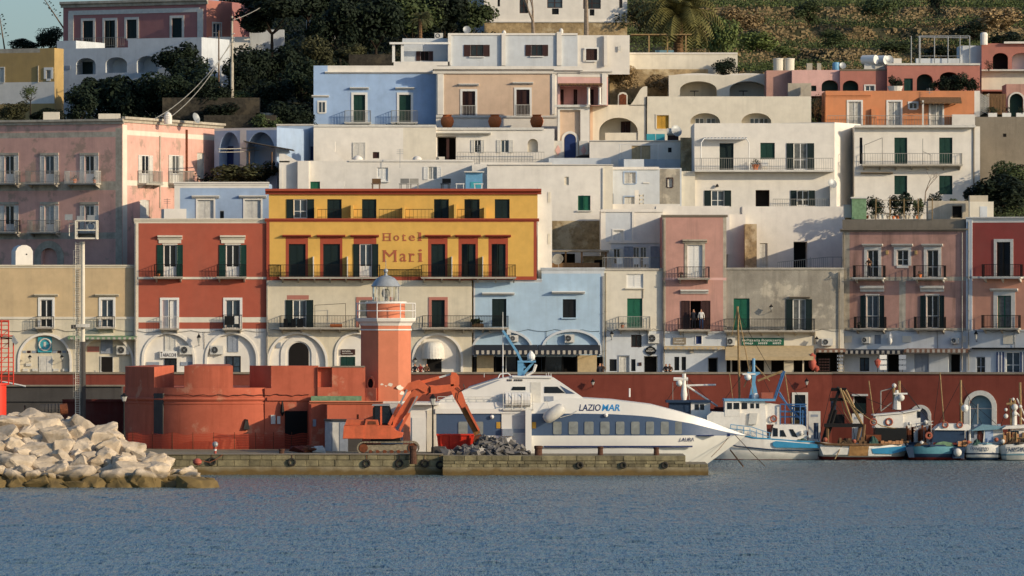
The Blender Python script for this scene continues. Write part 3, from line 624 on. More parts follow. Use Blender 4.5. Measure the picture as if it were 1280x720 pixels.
MB().box(0,1.0,-.5,-.15,0,.35).build('flower_box', 'wood', h.root, (h.u(590),-.3,h.z(409.5))); inst('foliage', crown_mesh(3, 160, .16, 'leaf_mid', (.7,.2,.25)), h.root, (h.u(590)+.5,-.65,h.z(409.5)+.5))
# --- narrow cream house
h = House('house', 'narrow cream house with one green balcony door and black oval sign', 755, GZ, 496.8, wall='cream')
h.zone(755, 412, 828, 468, 'whiteb')
h.win(783, 342.5, 804, 360, 'C', 'wht', sur=None, sill='cream'); h.win(784, 373, 803, 410, 'C', 'sgreen'); h.win(789, 418.5, 802, 434, 'G', frame='brown')
h.win(762, 449, 771, 464, 'C', 'blk'); h.win(774, 445, 786, 467, 'P', 'oldwht', name='door', sur='greyp', sw=.08); h.win(789, 449, 794.5, 464, 'C', 'blk'); h.win(805, 445, 822, 467, 'D', name='doorway', d=.9)
h.wall(755, 337, 828, 468, 9); h.part('string_course', 755, 411.5, 828, 413.5, 'cream', .06); h.part('coping', 755, 335.5, 828, 338, 'slab', .1)
h.balc(773, 813, 410.5, 396, 'ltrail'); ac_unit(h, 810, 417, 824, 429, 'air conditioner above the black oval sign'); lantern(h, 764.5, 413, 425, 'black wall lantern at the left edge of the narrow cream house')
sign(h, 806, 432, 820.5, 444.5, 'black lozenge shaped sign with pale lettering above a dark door', '', 'blk', 'oldwht', [('#4', .32, .36, .62, .14), ('#8', .15, .7, .38, .2)], shape='oval')
h.part('letter_box', 798, 453, 802, 457, 'brown', .08)
h.part('pipe', 803, 361, 804.2, 373, 'conc', .05)
# --- narrow pink house
h = House('house', 'tall narrow pink house with two people on its lower balcony', 828, GZ, 496.6, wall='rose')
h.zone(828, 270, 832, 416, 'stone'); h.zone(904, 270, 908, 416, 'stone'); h.zone(828, 347, 908, 350.5, 'lpink'); h.zone(828, 416, 908, 468, 'whiteb'); h.zone(832,270,904,347,'pink'); h.zone(832,350,904,416,'pink')
h.win(859, 306, 878, 347, 'C', 'wht', sur='stone', sw=.22, hood=('stone', .15, .3, .4)); h.win(863, 376, 876.5, 411, 'D', d=1.2, name='balcony_door', frame='brown')
h.win(870, 420, 877, 430, 'C', 'navy', sur='wht', sw=.07); h.win(843, 446, 849, 463, 'C', 'blk'); h.win(852, 446, 857.5, 463, 'C', 'blk'); h.win(885, 447, 897.5, 467, 'D', name='doorway', d=.8)
h.wall(828, 270, 908, 468, 9); h.cornice(827, 268.5, 909, 271.5, 'conc', .15)
for a in (851.5, 877): h.win(a, 376, a+11, 411, 'C', 'brown', hole=False, name='shutter_leaf')
h.cornice(852, 362, 884, 367, 'oldwht', .35, name='hood'); h.balc(847, 887, 347.5, 334, depth=.9); h.balc(847.5, 887, 412, 398, depth=.9); h.part('string_course', 828, 414, 908, 416.5, 'oldwht', .06)
sign(h, 841, 422, 857.5, 430.5, 'small grey weathered sign above the striped awning', '', 'conc', 'oldwht', [('#5', .25, .5, .55, .25), ('#9', .12, .76, .18, .22)])
awning(h, 830, 432.5, 906, 437, 'rolled thin striped awning under the narrow pink house', 'canvas', .5, .18, True)
h.part('tap_box', 862, 436, 867, 441, 'stone', .2)
# --- grey and white house
h = House('house', 'grey weathered house with wide beige awning and green pizzeria sign', 908, GZ, 496.7, az=-3, wall='grey')
h.zone(908, 412, 1056, 468, 'cream')
h.win(917, 373, 937, 413, 'C', 'sgreen'); h.win(992-1, 374, 1007, 413, 'O', 'dgreen', frame='wht')
h.hole(908, 449, 1018, 467, 1.2, back='dark'); h.hole(1020, 441, 1048, 467, 1.2)
h.wall(908, 336, 1055, 468, 10); h.part('coping', 908, 334.5, 1055, 337, 'slab', .08); h.balc(906, 1019, 413, 399, depth=1.0); h.cornice(988, 370.5, 1011, 373, 'conc', .3, name='hood')
h.part('downpipe', 1018, 413, 1019.2, 430, 'conc', .1); lantern(h, 964, 380, 390, 'thin black lamp beside the green shutters of the grey house')
for px, w in ((913,2),(924,2),(935,3),(955,9),(980,12),(1003,2)): h.part('shop_pillar', px, 449, px+w, 467, 'cream', .0, v=.15, thick=.15)
sign(h, 927, 422.5, 980, 431.5, 'long green pizzeria sign with white lettering above the beige awning', '', 'sgreen', 'wht', [('Pizzeria Rosticceria', .12, .82, .52, .36), ('#5', .4, .22, .12, .28), ('#6', .04, .24, .12, .28), ('#5', .74, .2, .12, .28), ('#3', .02, .08, .52, .36)])
ac_unit(h, 909, 422, 919, 431.5, 'air conditioner left of the green pizzeria sign'); ac_unit(h, 1027, 423, 1041, 432, 'air conditioner to the right of the green pizzeria sign')
awning(h, 907, 432, 1017, 450, 'wide plain beige awning under the green pizzeria sign', 'canvas', 2.2, .3); awning(h, 1020, 435.5, 1057, 440.5, 'short dark awning over the souvenir shop', 'scanvas', 1.2, .2, True)
lantern(h, 1021, 420, 430, 'black lamp on a bracket right of the beige awning')
for px, y0, y1, w, m_, l in ((1015.5,447,464,5,'coral','coral red beach floats hanging at the souvenir shop'),(1050,443,464,8,'greyp','grey postcard rack outside the souvenir shop'),(1030,448,464,14,'brown','brown rack of small goods inside the souvenir shop')):
    if 'coral' not in M: M['coral'] = mat('coral_plastic', 'a85444', rough=.7)
    s = 494/FP; t = thing('goods_rack' if 'rack' in l else 'beach_floats', l, 'goods', at(px, 466, 494.5)); H = (466-y0)*s; b = MB()
    if 'rack' in l:
        [b.box(x-.03, x+.03, -.03, .03, 0, H) for x in (-w*s/2, w*s/2)]; b.build('frame', 'iron', t); b = MB()
        for k in range(5):
            for j in range(4): b.box(-w*s/2+.04+j*w*s/4, -w*s/2+w*s/4+j*w*s/4-.02, -.1, .02, .15+k*H/5.2, .05+k*H/5.2+H/6)
        b.build('cards', m_, t)
    else:
        b.lathe([(.02,.2),(.28,.45),(.34,.9),(.2,1.2),(.3,1.45),(.02,1.7)], n=10).lathe([(.02,0),(.24,.2),(.3,.45),(.02,.7)], (.35,.1,0), 10); b.build('float', m_, t, smooth=True)
# --- stained pink house
h = House('house', 'stained pink house with four iron balconies and white pilasters', 1053, GZ, 497, az=-16, wall='stain')
h.zone(1053, 412, 1209, 468, 'whiteb'); h.zone(1053, 288, 1062, 412, 'stone'); h.zone(1124, 351, 1132, 412, 'stone'); h.zone(1053, 346, 1209, 351, 'stone')
for x0, x1, y1 in ((1084,1098,346),(1121,1135.5,332),(1158.5,1173,346)): h.win(x0, 312.5, x1, y1, 'G', frame='oldwht', sur='oldwht', sw=.25, hood=('oldwht', .3, .22, .4), pane='glass')
for x0, x1 in ((1083,1098),(1158,1173)): h.win(x0, 369, x1, 410, 'G', frame='oldwht', sur='oldwht', sw=.1, hood=('oldwht', .3, .5, .5))
h.win(1093, 418.5, 1101, 430, 'C', 'greyp'); h.win(1074.5, 447, 1086.5, 464, 'G', frame='iron'); h.hole(1107, 443, 1124, 467, 1); h.win(1142.5, 442, 1161, 466, 'P', 'greyp', name='door'); h.win(1185.5, 442, 1200, 467, 'D', name='doorway', d=.9)
h.wall(1053, 287, 1208, 468, 10); h.wall(1053, 274, 1206, 287, 10, 'conc', name='parapet_wall', v=.1); h.cornice(1052, 286, 1209, 289.5, 'conc', .3); h.part('string_course', 1053, 410, 1209, 413, 'stone', .07)
for x0, x1 in ((1083,1098),(1158,1173)):
    for a in (x0-7.3, x1+.3): h.win(a, 369.5, a+7, 410, 'C', 'dgreen', hole=False, name='shutter_leaf')
for a, c in ((1069,1107.5),(1144,1183)): h.balc(a, c, 347, 332.5, sm='oldwht', depth=1.0)
for a, c in ((1070,1108.5),(1145,1183)): h.balc(a, c, 410.5, 396.5, depth=1.0)
for a, c in ((1050,1065),(1128,1139),(1203,1214)): h.part('stone_panel', a, 420, c, 428, 'cream', .05)
for px in (1109, 1145): h.part('wall_ornament', px-1.4, 313, px+1.4, 318, 'ochre', .15)
ac_unit(h, 1078, 421, 1088, 429, 'dark air conditioner on the ground floor of the stained pink house'); ac_unit(h, 1190, 422, 1199, 429.5, 'air conditioner at the right end of the stained pink house')
t = thing('wall_lamp', 'white egg shaped wall lamp on the stained pink house', 'wall lamp', h.P(1112.5, 431)); MB().lathe([(.02,0),(.17,.25),(.2,.6),(.1,.95),(.02,1.05)], (0,-.35,0), 10).build('shade', 'wht', t, smooth=True); MB().tube((0,-.01,.5),(0,-.35,.5),.03).build('bracket', 'iron', t)
awning(h, 1058, 436.5, 1133, 442.5, 'dark blue scalloped awning under the stained pink house', 'ncanvas', 1.5, .3, True); awning(h, 1134, 435.5, 1214, 441, 'brown and white scalloped awning under the stained pink house', 'scanvas', 1.3, .3, True)
t = thing('umbrella', 'closed red sunshade beside the souvenir shop door', 'umbrella', at(1097, 466, 492)); MB().lathe([(.03,.4),(.22,.7),(.3,1.0),(.1,1.15),(.02,1.2)], n=9).build('cloth', 'coral', t); MB().tube((0,0,0),(0,0,1.3),.03).build('pole', 'iron', t)
for px, m_, l in ((1104,'wht','white notice stand beside the red sunshade'),(1128,'greyp','rack of pale blue cards by the dark shop door')):
    t = thing('display_stand', l, 'display stand', at(px, 466, 492)); b = MB()
    [b.box(-.3,.3,-.05,.0,.25+k*.45,.6+k*.45) for k in range(3)]; b.build('board', m_, t); MB().tube((0,0,0),(0,0,1.7),.03).build('pole', 'iron', t)
# --- crimson and peach house
D2 = h.root.location.y+h.u(1208)*sin(h.az)
h = House('house', 'house with crimson upper floor over a peach floor at the right edge', 1208, GZ, D2-.1, az=-19, wall='peach')
h.zone(1208, 272, 1340, 346, 'crimson'); h.zone(1208, 272, 1215.5, 412, 'whiteb'); h.zone(1215, 271, 1340, 278, 'white'); h.zone(1208, 412, 1340, 468, 'whiteb')
h.win(1246, 302.5, 1263, 346, 'C', 'blk', sur='oldwht', sw=.25); h.win(1247, 369.5, 1264, 410, 'G', frame='sgreen', sur='oldwht', sw=.35, hood=('oldwht', .35, .25, .6), pane='glass')
h.win(1220, 446, 1231.5, 466, 'G', frame='greyp', name='door'); h.win(1257, 440, 1275, 466, 'G', frame='wht', name='shop_door')
h.wall(1208, 272, 1330, 468, 10); h.cornice(1208, 271, 1330, 274, 'white', .15); h.part('string_course', 1208, 345.3, 1330, 348, 'oldwht', .08); h.balc(1230, 1279, 346.3, 331, sm='oldwht', depth=.9); h.balc(1229.5, 1276.5, 410, 394.5, depth=.9)
h.part('pilaster', 1207.8, 273, 1215.3, 412, 'whiteb', .08); h.part('awning_rail', 1216, 434.5, 1300, 436.5, 'blk', .4)
for a in (1246, 1276):
    for k in range(5): h.part('curtain_stripe', a+k*1.8, 440, a+k*1.8+1.8, 466, 'wht' if k % 2 else 'navy', .1)
lantern(h, 1222, 412, 427, 'black curved wall lantern right of the white pilaster'); 
h.part('stone_panel', 1254, 419, 1268, 430, 'cream', .05)

# rainwater pipes and slack cables along the fronts
r3 = random.Random(4)
for h, pipes, y0, x0, x1 in zip(House.ALL, ((98,),(170,),(334.5,),(754,),(757,),(830,),(1049,),(1055,1203),(1211,)), (334,276,351,342,338,271,337,288,274), (0,170,335,594,756,829,909,1055,1217), (166,331,588,750,827,906,1050,1205,1300)):
    for px in pipes:
        u = h.u(px); z0, z1 = h.z(463, px), h.z(y0+3, px); b = MB(); b.tube((u,-.1,z0),(u,-.1,z1),.05); [b.box(u-.07,u+.07,-.16,-.004,z0+(z1-z0)*k/5,z0+(z1-z0)*k/5+.05) for k in range(1,5)]; b.build('downpipe', r3.choice(('conc','slab','ltrail')), h.root)
    for yy in (413.5+r3.uniform(-1,1.5),):
        pts = []; n = 14
        for k in range(n+1): px = x0+(x1-x0)*k/n; pts.append((h.u(px), -.06, h.z(yy, px)+(.12 if k % 3 == 0 else -.05)+r3.uniform(-.03,.03)))
        b = MB(); b.path(pts, .018, 4); px = x0+(x1-x0)*r3.uniform(.2,.8); b.path([(h.u(px),-.06,h.z(yy,px)),(h.u(px)+.05,-.06,h.z(yy+22,px))], .018, 4); b.build('cable', 'iron', h.root)
# ================================================================== houses up the hill
# --- old pink palazzo, seen on its corner
h = House('house', 'large old pink palazzo with a peeling sunlit side and white shutters', 153, 345, 516, az=-22, cat='palazzo', wall='palazzo')
for y0, y1 in ((166,172.5),(227.5,238.5),(291,299)): h.zone(-80, y0, 153, y1, 'stone')
h.zone(144.5, 160, 153, 345, 'stone')
for x0, x1, xc in ((6,17.5,0),(56,67.5,1),(106,117.5,2),(-44,-33,3)):
    h.win(x0, 194.5, x1, 229, 'O', 'oldwht', frame='wht', panel=.34, sur='stone', sw=.12); h.win(x0, 257, x1, 290, 'O', 'oldwht', frame='wht', panel=.3, pane='curtain' if xc == 1 else 'glass', sur='stone', sw=.12)
h.win(53, 305, 70, 345, 'D', arch='round', d=.9, frame='brown', name='doorway')
h.wall(-80, 152, 152.7, 345, .4, below=4); MB().box(-22.5, -.5, .5, 13, -4, h.z(152)-.05).build('roof_mass', 'stone', h.root); h.cornice(-80, 150, 154, 156.5, 'stone', .35)
for x0, x1, y0, y1 in ((x0, x1, y0, y1) for x0, x1 in ((0,23.5),(50.5,73.5),(100,123.5)) for y0, y1 in ((191,194),(252.5,255.5))): h.part('window_head', x0, y0, x1, y1, 'stone', .09)
h.arch(43, 301, 80, 345, 9, 'stone', .06)
for a, c, sm in ((87,126.5,'oldwht'),(38,75,'ltrail'),(-4,26,'ltrail')): h.balc(a, c, 229, 214.5, sm, depth=1.1)
h.balc(-4, 26, 290, 276, 'blk', depth=1); h.balc(40, 76, 290, 276, 'ltrail', depth=1); h.balc(97, 124, 290, 276, 'ltrail', depth=1)
g = House('side_face', '', 153, 345, 516, az=68, wall='palazzo')          # the sunlit side, moved under the palazzo below
for y0, y1 in ((166.5,172.5),(228,234.5)): g.zone(153, y0, 285, y1, 'cream')
g.zone(153, 156, 159, 345, 'cream'); g.zone(269, 150, 285, 345, 'cream')
for x0, x1 in ((177,186),(215,224)): g.win(x0, 194, x1, 229, 'O', 'oldwht', frame='wht', panel=.35, d=.12)
g.win(246.5, 191, 256, 222, 'C', 'oldwht', sill='oldwht'); g.win(175, 250, 187, 273, 'C', 'oldwht', sill='oldwht')
g.wall(153.3, 152, 276, 345, .4, below=4); g.cornice(153, 150, 277.5, 157, 'stone', .35)
for a, c in ((171.5,192.5),(210,231)): g.balc(a, c, 229.5, 214.5, 'ltrail', depth=.9)
g.part('downpipe', 231.8, 162, 233.4, 228, 'rust', .12); g.part('downpipe', 199, 170, 200, 260, 'stone', .08)
for ch in [o for o in bpy.data.objects if o.parent == g.root]:
    ch.location = Matrix.Rotation(R(90), 4, 'Z') @ ch.location; ch.rotation_euler.z += R(90); ch.parent = h.root
bpy.data.objects.remove(g.root)

# --- small house helper: label, outline, wall and lists of windows
def cot(label, x0, y0, x1, y1, wall, wins=(), D=None, az=0, depth=7, trims=(), zones=(), balcs=(), holes=(), cor=None, name='house', below=3, extra=()):
    h = House(name, label, x0, y1, D, az, wall=wall)
    for z in zones: h.zone(*z)
    for q in holes: h.hole(*q[:4], **q[4])
    for w in wins: h.win(*w[:4], **(w[4] if len(w) > 4 else {}))
    h.wall(x0, y0, x1, y1, depth, below=below)
    for e in extra: h.wall(*e)
    if cor: h.cornice(x0, y0-cor[1]*.4, x1, y0+cor[1]*.6, cor[0], cor[2] if len(cor) > 2 else .15)
    for t in trims: h.part(*t)
    for q in balcs: h.balc(*q[:4], **q[4])
    return h
d_ = dict
# --- terrace hut row between palazzo and hotel
h = cot('pale blue upper house with hooded windows behind the red house', 218, 229, 336, 280, 'pblue', [(247,250,267,274,d_(st='C',col='oldwht',sur='white',sw=.15,hood=('white',.15,.25,.5))),(306,250,326,274,d_(st='C',col='oldwht',sur='white',sw=.15,hood=('white',.15,.25,.5)))], D=510, zones=[(218,229,336,235,'white'),(218,229,225,280,'white')], cor=('white',4))
cot('low white lean-to beside the pale blue upper house', 205, 261, 233, 276, 'white', D=508.5, depth=3, az=8)
t = thing('chimney', 'small dark stove chimney on the red house terrace', 'chimney', at(277.5, 273, 505)); s = 505/FP; MB().box(-2.3*s,2.3*s,-.2,.2,0,9*s).build('stack', 'blk', t); MB().box(-2.8*s,2.8*s,-.25,.25,9*s,9.8*s).build('cap', 'gmetal', t)
# --- long white house behind the hotel
h = cot('long white house with stepped parapet behind the yellow hotel roof', 349, 201, 592, 245, 'white', [(388,227,400,239,d_(st='C',col='sgreen')),(471,209.5,485,226.5,d_(st='C',col='wht',sill='wht')),(535,208.5,546,224.5,d_(st='O',col='wht',frame='wht',pane='curtain'))], D=524, depth=6, trims=[('pilaster',349,209,353,243,'white',.05),('coping',436,199.6,592,202,'white',.1)])
s = 524/FP; h.wall(349, 198.5, 362, 203, 4, 'white', v=.0, name='parapet_wall', holes=[])
MB().prism([(0,0),(22*s,0),(22*s,.3*s),(6*s,9*s),(0,9*s)], -.02, .5).build('parapet_wall', 'white', h.root, (h.u(349), 0, h.z(201)-.01))
t = thing('chimney', 'curved white chimney pipe on the roof behind the hotel', 'chimney', at(429, 239, 516)); MB().rings([[(x+.25*math.sin(z*2.2)-.4, y, z) for x, y in ((-.3,-.3),(.3,-.3),(.3,.3),(-.3,.3))] for z in [i*.11 for i in range(9)]]).build('stack', 'white', t)
for px, w_, y0, c in ((379,14,201,'white'),): cot('little white roof block on the long white house', px-w_/2, y0, px+w_/2, 210, 'white', D=523.4, depth=2)
cot('small white house with one window right of the blue kiosk', 590, 205, 625, 243, 'white', [], D=520, az=0)
cot('plain white house with tiny square window and satellite dish', 600, 203, 690, 245, 'white', [(621.5,222,628,229,d_(st='G',sur='wht',sw=.1))], D=523)
dish(at(617, 222, 519.4), .5, 'satellite dish on the white wall right of the blue kiosk', .2)
# --- white wall tier under the blue house
h = cot('cream white lower house below the sky blue house', 392, 157, 545, 208, 'white', [(441,178,457,200,d_(st='C',col='oldwht',hole=False)),(466,190,474,198,d_(st='C',col='brown'))], D=532, zones=[(504,160,545,208,'cream')], trims=[('string_course',392,156,545,158.5,'oldwht',.1)])
h.win(519, 178, 526, 191, 'C', 'oldwht')
for px, r, l in ((447,9.5,'larger white roof dome beside the stair wall'),(521.5,8.5,'white roof dome near the open dark doorway')):
    t = thing('roof_dome', l, 'dome', at(px, 201, 529)); s = 529/FP; MB().ball((0,0,0), r*s*.75, 16, sz=.95).build('dome', 'white', t, smooth=True)
t = thing('stair_wall', 'white sloping stair parapet above the long white house', 'stair wall', at(400, 205, 529)); s = 529/FP; MB().prism([(0,0),(30*s,0),(30*s,5*s),(8*s,25*s),(6*s,27*s),(0,27*s)], 0, .6).build('wall', 'white', t); MB().box(8*s,19*s,.05,1.2,0,28*s).build('post', 'white', t)
# --- sky blue house
h = cot('sky blue house with two green balcony doors and white crowns', 392, 82, 546, 157, 'sky', [(442,118.5,456.5,152.5,d_(st='C',col='green',sur='wht',sw=.22,hood=('wht',.5,.2,.35))),(499,118.5,513.5,152.5,d_(st='C',col='green',sur='wht',sw=.22,hood=('wht',.5,.2,.35))),], D=548, balcs=[(431,464,153,139,d_(sm='oldwht',m='ltrail')),(489,522,153,139,d_(sm='oldwht',m='ltrail'))], zones=[(392,82,546,91,'white'),(392,82,409.5,119,'sky'),(392,155,546,158,'oldwht')], holes=[])
h.cornice(407, 89.5, 546, 92, 'white', .25); h.cornice(390.5, 119, 410.5, 121.5, 'white', .2); h.win(398, 127, 407, 141, 'G', frame='wht', sur='wht', sw=.1, hole=False)
cot('low blue garden house in front of the dark trees', 346, 156, 392, 200, 'pblue', [(375,184,385,200,d_(st='C',col='navy',sur='wht',sw=.1)),(388,183,392,200,d_(st='C',col='navy'))], D=534, cor=('white',2))
h = House('house', 'small blue house with deep arches right of the palazzo', 268, 210, 531, az=-27, wall='pblue'); h.zone(268, 157, 346, 163, 'white'); h.zone(300,157,308,210,'white')
h.hole(274, 165, 300, 207, 1.5, arch=2, back='pblue'); h.hole(308, 165, 344, 207, 1.5, arch=2, back='pblue'); h.wall(268, 160, 346, 210, 6, below=3); h.win(277, 183, 292, 207, 'C', 'navy', v=1.5, hole=False, name='door')
cot('grey wall with railing above the small blue arches', 320, 141, 347, 162, 'grey', D=551)
t = thing('tin_awning', 'dark sagging tin roof over the terrace beside blue arches', 'roof', at(330, 186, 527)); s = 536/FP; MB().rings([[(-25*s,y,10*s),(36*s,y,-1*s),(36*s,y,-2*s),(-25*s,y,9*s)] for y in (-.5, 3)]).build('roof', 'gwall', t); b = MB(); [b.tube((x*s,-.4,-26*s),(x*s,-.4,-4*s),.06) for x in (-18,10)]; b.build('post', 'wood', t)
# --- tan house with pots
h = cot('tan house with white pilasters and terracotta pots before it', 545, 85, 697, 161, 'tan', [(578,114,594,146,d_(st='C',col='brown',sur='wht',sw=.2,hood=('wht',.5,.2,.35),rail='oldwht')),(645.5,112,662,145,d_(st='C',col='brown',sur='wht',sw=.2,hood=('wht',.5,.2,.35),rail='oldwht'))], D=546.5, zones=[(545,85,697,91,'white'),(545,145,697,162,'white'),(545,85,555,145,'white'),(688,91,697,145,'white')])
h.cornice(543, 83, 725, 92, 'white', .5); h.part('string_course', 545, 144.5, 697, 147, 'oldwht', .15); h.part('pilaster', 547, 92, 554, 143, 'white', .12)
h.part('pilaster', 690, 92, 694, 143, 'white', .12)
for px, l in ((559,'leftmost large terracotta pot on the white wall'),(618.5,'middle large terracotta pot on the white wall'),(671,'rightmost large terracotta pot on the white wall')):
    t = thing('terracotta_pot', l, 'pot', at(px, 160.5, 544.6), 0, 'large terracotta pots'); s = 544.6/FP
    MB().lathe([(4.5*s,0),(7.2*s,4*s),(8.5*s,9*s),(7.2*s,13.5*s),(5.2*s,15.3*s),(5.6*s,16.6*s),(6.4*s,17.2*s),(5*s,17.2*s),(4.6*s,15*s)], n=18).build('pot', 'terra', t, smooth=True)
# --- pink loggia
h = House('house', 'white porch house with pink walls, columns and blue arched door', 697, 200, 534, wall='tan'); h.zone(697, 88, 760, 96, 'white'); h.zone(697, 132, 737, 200, 'white'); h.zone(722, 88, 728, 132, 'white'); h.zone(697, 96, 728, 132, 'lpink'); h.zone(728, 97, 760, 132, 'lpink')
h.hole(700, 137.5, 725.5, 198, .3, arch=0, back='tan'); h.hole(700,108,750,131.5,2,back='lpink'); h.wall(697, 88, 760, 132, 7, name='upper_wall'); h.wall(697, 132, 737, 200, 8)
h.cornice(694, 86, 727, 91, 'white', .4); h.cornice(726, 88, 764, 92, 'white', .3); h.part('pilaster', 752.5, 92, 758.5, 131, 'white', .1)
for a, c in ((701,704.5),(717,721.5),(737,742)): h.win(a, 112, c, 131, 'C', 'brown', v=2, hole=False, name='door')
for px in (735.5, 749.5): u = h.u(px); MB().lathe([(.2,0),(.14,.1),(.13,1.5),(.2,1.6)], (u,-.6,h.z(131)), 10).build('column', 'white', h.root)
u0, z0, u1, z1 = h.rc(698, 104.5, 753, 107.5); b = MB(); b.box(u0, u1, -1.0, 1.9, z0+.08, z1)
[b.box(u0+.1+k*.35, u0+.2+k*.35, -1.1, 1.9, z0-.03, z0+.08) for k in range(int((u1-u0)/.35))]; b.build('pergola_roof', 'wood', h.root); h.part('terrace_slab', 693, 131, 737, 134, 'oldwht', .3)
h.arch(702, 164, 723, 199, 3, 'white', v=.3); u0, z0, u1, z1 = h.rc(705.5, 167.5, 720, 199, .3); w = (u1-u0)/2
o = MB().prism([((u0+u1)/2-w*cos(pi*i/14), z1-w+w*sin(pi*i/14)) for i in range(15)]+[(u1,z0),(u0,z0)], .24, .27).build('arched_door', 'navy', h.root)
for a in (692, 724):
    h.part('tile_panel', a, 176, a+11, 198, 'oldwht', .25); c = h.u(a+5.5); zz = h.z(188)
    MB().prism([(-.25,0),(0,-.5),(.25,0),(0,.5)], -.3, -.26).build('diamond_ornament', 'lpink', h.root, (c,0,zz))
# --- white house front block under the pots
h = House('house', 'low white house with open dark doorway under the terracotta pots', 504, 203, 533, wall='white')
h.win(546.5, 170.5, 570, 200, 'D', d=2.2, name='doorway'); h.win(593, 175, 601, 191, 'O', 'oldwht', frame='wht'); h.win(626, 175, 636, 191, 'O', 'oldwht', frame='wht'); h.hole(659.5, 173.5, 672.5, 190, .5, arch=.45, back='cream')
h.wall(504, 161, 680, 203, 7, below=3); h.part('coping', 504, 159.5, 680, 162.5, 'oldwht', .15); h.cornice(536, 165.5, 611, 168.5, 'oldwht', .6, name='shade_roll'); h.railing(h.root, h.u(572), h.u(680), -.6, h.z(201), .75, 'ltrail', sides=False, step=.25)
h.wall(680, 161, 693, 203, 5, name='end_wall'); ac_unit(h, 542, 196, 556, 201, 'air conditioner standing below the dark doorway'); u0 = h.u(558); MB().box(u0, u0+.25, .2, .4, 0, 2.1).build('curtain', 'brown', h.root, (0,0,h.z(201)))
# --- top white-blue house
h = House('house', 'white flat roofed house with brown shutters on top of the ridge', 487, 90, 556, wall='whiteb'); 
h.win(525.5, 64, 536, 76, 'O', 'brown', frame='brown', pane='dark', v=1.2); h.win(588, 56, 604, 70.5, 'O', 'brown', frame='brown', sill='wht'); h.win(664, 56, 678, 70, 'O', 'brown', frame='brown', sill='wht')
h.win(732.5, 61, 746.5, 75.5, 'C', 'brown', sur='wht', sw=.15)
h.wall(503, 48, 562, 90, 6, v=1.2, name='porch_wall'); h.wall(560, 43, 722, 90, 10); h.wall(492, 77, 562, 82, 1.6, 'white', v=-.2, name='parapet_wall', holes=[]); h.wall(722, 44, 787, 93, 9, v=.15, name='wing_wall', m='white')
for px in (492, 503): MB().box(-.13,.13,-.13,.13,0,1.85).build('porch_post', 'wht', h.root, (h.u(px), -.1, h.z(78)))
h.part('porch_beam', 487, 53, 562, 55.5, 'wht', .5); h.part('parapet_coping', 560, 41.5, 722, 44, 'white', .1); h.part('pilaster', 696, 40, 702, 82, 'white', .2); h.part('pilaster', 755, 44, 759, 82, 'white', .25); h.part('pilaster', 627, 43, 632, 82, 'white', .25); h.part('pilaster', 560, 44, 564, 82, 'white', .2)
h.part('vent_panel', 772.5, 57, 776, 64, 'oldwht', .02)
for px, y in ((701.5,36),(630,38.5)):
    t = thing('chimney', f'small round topped white chimney {"near the wing" if px > 660 else "in the middle"} of the ridge house', 'chimney', at(px, 46, 556.5)); s = 556/FP; MB().lathe([(2.6*s,0),(2.6*s,(44-y)*s),(1.6*s,(46-y)*s),(.2*s,(46.8-y)*s)], n=10).build('stack', 'white', t)
dish(at(583.5, 44, 558), .38, 'satellite dish on the ridge house roof', .1); t = thing('air_conditioner', 'air conditioner box on the ridge house roof', 'air conditioner', at(548.5, 48, 558), 0, 'air conditioning units on the house fronts'); MB().box(-.4,.4,-.2,.2,0,.5).build('casing', 'oldwht', t); MB().torus((-.1,-.21,.25),.18,.03).build('fan_grille', 'iron', t)
# --- white hilltop house
h = House('house', 'white hilltop house with deep windows and stone footing', 605, 43, 604, wall='white')
h.zone(605, 27, 790, 44, 'rough'); h.win(622, -2, 625, 8, 'C', 'blk')
for a, c, y1 in ((649.5,660,16.5),(684,703,10),(729,751,11),(774,778,10)): h.win(a, -8, c, y1, 'G', frame='brown')
h.win(690, 10.5, 698.5, 18, 'C', 'blk'); h.win(737, 11.5, 743, 19.5, 'C', 'blk')
h.wall(605, -60, 784, 44, 9); h.part('footing_ledge', 605, 26, 786, 28, 'white', .12)
cot('grey side wing of the white hilltop house', 580, -40, 606, 30, 'whiteb', D=605.5, depth=8)
# --- garden wall & pergola
def gwall(label, x0, y0, x1, y1, m, D=None, t=.6, az=0, name='garden_wall', cap=None):
    h = House(name, label, x0, y1, D, az, cat='wall', wall=m); h.wall(x0, y0, x1, y1, t, below=2, name='wall', holes=[])
    if cap: h.part('coping', x0, y0-.8, x1, y0+1, cap, .08)
    return h
gwall('long cream garden wall below the palm tree', 786, 66.5, 922, 86, 'cream', 562, cap='white')
gwall('rough stone retaining wall behind the dry bush', 762, 86.5, 885, 118, 'rough', 561)
t = thing('pergola', 'brown timber pergola in front of the palm tree', 'pergola', at(826, 67, 566)); s = 566/FP; b = MB(); b.box(-38*s,38*s,-1.2,1.2,22.6*s,24*s).build('roof', 'twood', t)
for x in (-15, 8, 31): MB().box(x*s-.07,x*s+.07,-1.1,-.96,0,22.5*s).build('post', 'twood', t)
MB().box(-7*s,16*s,-.5,.2,0,4*s).build('bench_box', 'tealg', t)
